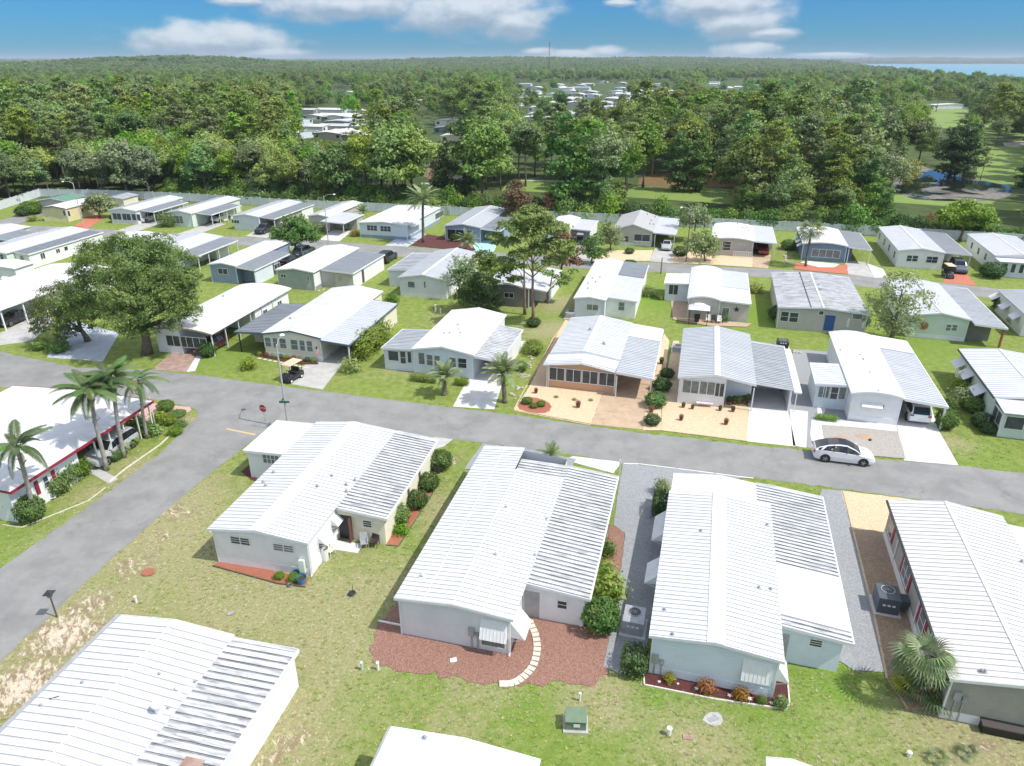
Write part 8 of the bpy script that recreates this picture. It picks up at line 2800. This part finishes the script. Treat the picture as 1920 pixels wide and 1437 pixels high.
border([(205, 905), (235, 880), (300, 835), (318, 818)], 'pale curb along the palm bed', .08, .08, BORD, .9)
border([(964, 768), (984, 730), (1012, 685), (1037, 635), (1055, 612)], 'tan edging strip along the left side of the peach yard', .08, .08, STONE_Y, 2)
STAR = material('white_star', (.75, .72, .70), None, rough=.6)
for i, (px, py, s) in enumerate([(1236, 1279, .10), (1271, 1283, .08), (1306, 1292, .13), (1368, 1305, .14), (1405, 1311, .16), (1446, 1319, .14), (1462, 1275, .18), (1464, 1307, .14)]):
    mb = MB(); pts = []
    for k in range(10):
        r_ = s if k % 2 == 0 else s * .5
        pts.append((r_ * math.sin(k * math.pi / 5), r_ * math.cos(k * math.pi / 5), .05))
    mb.poly(pts[::-1]); mb.poly([(x, y, .01) for x, y, z in pts])
    for k in range(10):
        a, b = pts[k], pts[(k + 1) % 10]
        mb.poly([(a[0], a[1], .01), a, b, (b[0], b[1], .01)])
    setp(link('star_stone', mb.mesh('star', [STAR]), None, G(px, py, .03), (0, 0, i)), 'small white star ornament lying on the dark red flower bed', 'ornament', 'star ornaments in the flower bed')
# gazebo
p = HS.l(1305, 612, 0)
o = empty('gazebo', G(1308, 606), R(-15), 'small white topped gazebo behind the arched roof home', 'gazebo')
for x in (-1.1, 1.1):
    for y in (-.8, .8):
        MB().box(x - .04, x + .04, y - .04, y + .04, 0, 2.05).obj('post', DK, o)
MB().hexa([(-1.3, -1, 2.0), (1.3, -1, 2.0), (1.3, 1, 2.0), (-1.3, 1, 2.0), (-.6, -.4, 2.4), (.6, -.4, 2.4), (.6, .4, 2.4), (-.6, .4, 2.4)]).obj('canopy', TRIM, o)
MB().hexa([(-.62, -.42, 2.45), (.62, -.42, 2.45), (.62, .42, 2.45), (-.62, .42, 2.45), (-.1, -.1, 2.62), (.1, -.1, 2.62), (.1, .1, 2.62), (-.1, .1, 2.62)]).obj('canopy_top', TRIM, o)
o = empty('grill', G(1306, 604), R(-15), 'black barbecue grill under the small gazebo', 'grill')
MB().box(-.35, .35, -.22, .22, .55, .8).obj('firebox', BLACK, o); MB().tube([(-.35, 0, .82), (.35, 0, .82)], .24, 10).obj('lid', BLACK, o); MB().box(-.28, .28, -.18, .18, .03, .5).obj('cart', DARKMETAL, o)
for i, (px, py, lab, mt) in enumerate([(1327, 605, 'white garden chair, left one beside the gazebo', TRIM), (1337, 606, 'dark garden chair, middle one on the back terrace', DK), (1348, 607, 'white garden chair, right one on the back terrace', TRIM)]):
    chair(tuple(G(px, py)), R(-10), mt, lab)

# yellow yards: pots and pink ornaments
POT = material('brown_clay_pot', (.16, .07, .045), (.22, .1, .07), 4, .6, .7)
def pot(px, py, r, h, label, plant=None, mat=POT):
    p = G(px, py)
    o = empty('plant_pot', p, 0, label, 'plant pot')
    MB().tube([(0, 0, 0), (0, 0, h * .8), (0, 0, h)], [r * .7, r, r * 1.1], 10).obj('pot', mat, o)
    if plant:
        link('plant', SH[plant], o, (0, 0, h * .8), (0, 0, 0), (r * 1.1, r * 1.1, r * 1.4))
    return o
PINKF = leaf_material('pink_flowers', (.5, .10, .16), (.6, .3, .35), (.7, .5, .5), scale=3)
for px, py, r_, pl, lab in [(1277, 789, .17, 'rust', 'pot with dry plant at the lower left of the yellow stone yard'), (1361, 797, .18, 'rust', 'pot with dry plant at the lower right of the yellow stone yard'), (1281, 765, .16, 'dark', 'first dark pot in the row before the glazed porch'), (1298, 768, .14, 'dark', 'second dark pot in the row before the glazed porch'),
                          (1350, 771, .16, 'dark', 'pot of pink plants right of the flower table'), (1374, 773, .17, 'dark', 'pot at the right end of the row before the porch'), (1221, 774, .2, 'rust', 'pot between two clipped balls'), (1005, 738, .16, 'rust', 'dark pot in the left part of the peach stone yard'), (1084, 765, .2, 'rust', 'low brown plant pot in the middle of the peach stone yard'),
                          (1240, 683, .22, 'dark', 'pot beside the peach carport in shade')]:
    pot(px, py, r_, r_ * 1.7, lab, pl)
for i, (px, py) in enumerate([(1366, 759), (1376, 758), (1385, 758), (1394, 757), (1402, 755)]):
    pot(px, py, .24, .4, ['green potted plant first from the left on the shady porch', 'second potted plant on the shady porch', 'third potted plant on the shady porch', 'fourth potted plant on the shady porch', 'last potted plant on the shady porch beside the post'][i], ['dark', 'mid', 'loose', 'dark', 'mid'][i])
p = G(1320, 762)
o = empty('garden_table', p, R(-10), 'small table draped in pink and white striped cloth before the glazed porch', 'table')
MB().box(-.75, .75, -.3, .3, .35, .42).obj('top', material('pink_cloth', (.72, .38, .40), (.80, .76, .74), 9, 1, .8), o)
for x in (-.68, .68):
    for y in (-.25, .25):
        MB().box(x - .02, x + .02, y - .02, y + .02, 0, .35).obj('leg', TRIM, o)
for px, py, lab, r_ in [(1312, 757, 'pink flower bunch left on the striped table', .3), (1330, 757, 'pink flower bunch right on the striped table', .3)]:
    q = G(px, py); v_, f_ = leaf_quads(np.array([0, 0, .3]) + unit(160) * .24, unit(160), .06)
    setp(link('flower_bunch', mesh_np('flowers', v_, f_, PINKF), None, (q.x, q.y, .35)), lab, 'flowers')
for i, (px, py) in enumerate([(1043, 746), (1077, 751), (1108, 752)]):
    shrub('olive', px, py, .22, .22, ['small pale succulent left in the stone yard', 'small pale succulent middle in the stone yard', 'small pale succulent right in the stone yard'][i], name='succulent', cat='plant')
# gravel oval plants
for px, py, lab in [(1577, 823, 'orange stone mound left in the beige gravel'), (1621, 820, 'orange stone mound right in the beige gravel')]:
    q = G(px, py); setp(link('stone_mound', MB().ball((0, 0, 0), (.75, .45, .10), 12, 6).mesh('mound', [material('rust_stones', (.42, .24, .13), (.55, .40, .28), 8, .9, .9, bump=.8)]), None, (q.x, q.y, .03)), lab, 'stone mound')
pot(1631, 827, .13, .15, 'dark low ornament beside the right stone mound', None, BLACK)
# flower bed of the cream home
for i in range(9):
    px = 488 + i * 12.6
    shrub(['yellow', 'rust', 'olive', 'mid'][i % 4], px, 667 + i * 1.6, .3, .5, 'small bedding plant under the cream home windows', group='bedding plants at the cream home', name='bedding_plant', cat='plant')
o = empty('stepping_stones', G(490, 672), 0, 'row of pale stepping stones before the cream home bed', 'path')
for i in range(10):
    q = G(487 + i * 9.6, 673 + i * 1.9)
    link('stone', pme, o, q - G(490, 672) + Vector((0, 0, .02)), (0, 0, -.2))
# national flag hanging at the cream home
p = G(585, 655)
o = empty('wall_flag', HC.toW(HC.wx1 - .35, HC.wy0 - .35, 0), R(-12.5), 'small striped flag on a short pole at the cream home corner', 'flag')
MB().bar((0, .3, 1.5), (0, -.25, 2.1), .03, .03).obj('staff', TRIM, o)
MB().hexa([(-.02, -.2, 1.0), (.30, -.16, .9), (.30, -.15, .9), (-.02, -.19, 1.0), (-.02, -.2, 1.95), (.25, -.16, 1.75), (.25, -.15, 1.75), (-.02, -.19, 1.95)]).obj('cloth', material('striped_cloth', (.6, .1, .12), (.75, .75, .75), 12, 1, .8, stretch=(0, (.2, .2, 2))), o)
MB().box(-.03, .15, -.215, -.2, 1.6, 1.93).obj('canton', material('navy_cloth', (.02, .03, .12)), o)
for px, py, lab in [(48, 975, 'white garden ring by the clipped shrub'), (97, 935, 'white curled garden ornament by the lime shrubs')]:
    q = G(px, py); mb = MB(); mb.tube([(.3 * math.cos(k * .6283), .2 * math.sin(k * .6283), .12) for k in range(11)], .06, 6); setp(link('garden_ring', mb.mesh('ring', [TRIM]), None, q), lab, 'ornament')
# small rocks in the sandy strip right of the powder blue home, and along other borders
rk = [MB().ball((0, 0, .3), (1, .8, .55), 7, 4).mesh('rock', [material('pale_rock', (.5, .46, .4), (.38, .34, .3), 4, .8, .9)]) for _ in range(1)]
random.seed(9)
for (a, b, n, lab, grp) in [((1006, 642), (962, 752), 34, 'pale rock in the strip beside the taller stout palm', 'rocks beside the palm strip'), ((1468, 655), (1500, 662), 10, 'pale rock behind the pale grey home', 'rocks behind the pale grey home'), ((650, 562), (600, 545), 9, 'stone at the foot of the sage green home', 'stones by the sage home'), ((1462, 462), (1480, 495), 22, 'pale rock beside the red car drive', 'rocks beside the red car drive')]:
    for k in range(n):
        t_ = random.random()
        q = G(a[0] + (b[0] - a[0]) * t_, a[1] + (b[1] - a[1]) * t_)
        s_ = random.uniform(.12, .28)
        o = link('rock', rk[0], None, (q.x + random.uniform(-.5, .5), q.y + random.uniform(-.4, .4), 0), (0, 0, random.random() * 6), s_)
        setp(o, lab, 'rock', grp)

# ------------------------------------------------------------------ grass tufts on the near lawns
tb = MB()
for k in range(14):
    a = k * 2.4; r0 = .05 * random.random(); ln = random.uniform(.05, .11); sp_ = random.uniform(.04, .12)
    x, y = r0 * math.cos(a), r0 * math.sin(a); dx, dy = math.cos(a) * sp_, math.sin(a) * sp_; wx, wy = -math.sin(a) * .012, math.cos(a) * .012
    tb.poly([(x - wx, y - wy, 0), (x + wx, y + wy, 0), (x + dx, y + dy, ln)])
GR1 = leaf_material('lawn_tuft_green', (.22, .33, .05), (.28, .40, .08), (.36, .44, .14), rnd=.25, scale=.6)
GR2 = leaf_material('lawn_tuft_dry', (.38, .34, .17), (.50, .44, .26), (.58, .52, .34), rnd=.3, scale=.6)
base_px = (640, 1330)
t1 = link('grass_tuft', tb.mesh('grass_tuft', [GR1]), None, G(640, 1330)); setp(t1, 'single green tuft in the lawn at the bottom centre left', 'grass', kind='stuff')
t2 = link('grass_tuft', tb.mesh('grass_tuft', [GR2]), None, G(560, 1230)); setp(t2, 'single dry tuft in the lawn near the bottom left roof', 'grass', kind='stuff')
gr = np.random.default_rng(4)
N_ = 26000
gy_ = 15 + gr.random(N_) * 47; gx_ = (gr.random(N_) * 2 - 1) * (gy_ * .62 + 11)
ok = np.ones(N_, bool)


def inside(poly, x, y):
    r = np.zeros(len(x), bool)
    for i in range(len(poly)):
        x0, y0 = poly[i]; x1, y1 = poly[(i + 1) % len(poly)]
        if y0 == y1: continue
        c = ((y0 > y) != (y1 > y)) & (x < (x1 - x0) * (y - y0) / (y1 - y0) + x0)
        r ^= c
    return r


for pl_ in SHEETS:
    if pl_[:, 1].min() < 64:
        ok &= ~inside(pl_, gx_, gy_)
for hh in FRONT:
    q = [hh.toW(a, b) for a, b in ((.2, .2), (hh.W - .2, .2), (hh.W - .2, hh.L), (.2, hh.L))]
    ok &= ~inside(np.array([(p.x, p.y) for p in q]), gx_, gy_)
sx = blend_spots(SAND, gx_, gy_); dx_ = blend_spots(DRY, gx_, gy_)
ok &= gr.random(N_) > sx * 1.1
dry = gr.random(N_) < .12 + .4 * dx_
for nm, msk, src_, lab in (('grass', ok & ~dry, t1, 'green grass of the near lawns'), ('dry_grass', ok & dry, t2, 'dry tan grass mixed into the near lawns')):
    pts = [(a, b, 0.0, 1.0) for a, b in zip(gx_[msk], gy_[msk])]
    points_object(nm, pts, [src_], lab, 'grass', 6, .45, 1.15)

# ------------------------------------------------------------------ haze
hb = MB()
hb.box(-12000, 12000, -150, 14500, -1.0, 92)
hm = bpy.data.materials.new('haze')
hm.use_nodes = True
t = NT(hm.node_tree)
pv = t.n('ShaderNodeVolumePrincipled')
pv.inputs['Color'].default_value = (0.80, 0.90, 1.0, 1)
pv.inputs['Density'].default_value = 0.0001
pv.inputs['Anisotropy'].default_value = 0.2
ho = t.n('ShaderNodeOutputMaterial')
t.link(pv.outputs[0], ho.inputs['Volume'])
hz = hb.obj('haze', hm)
hz['kind'] = 'stuff'
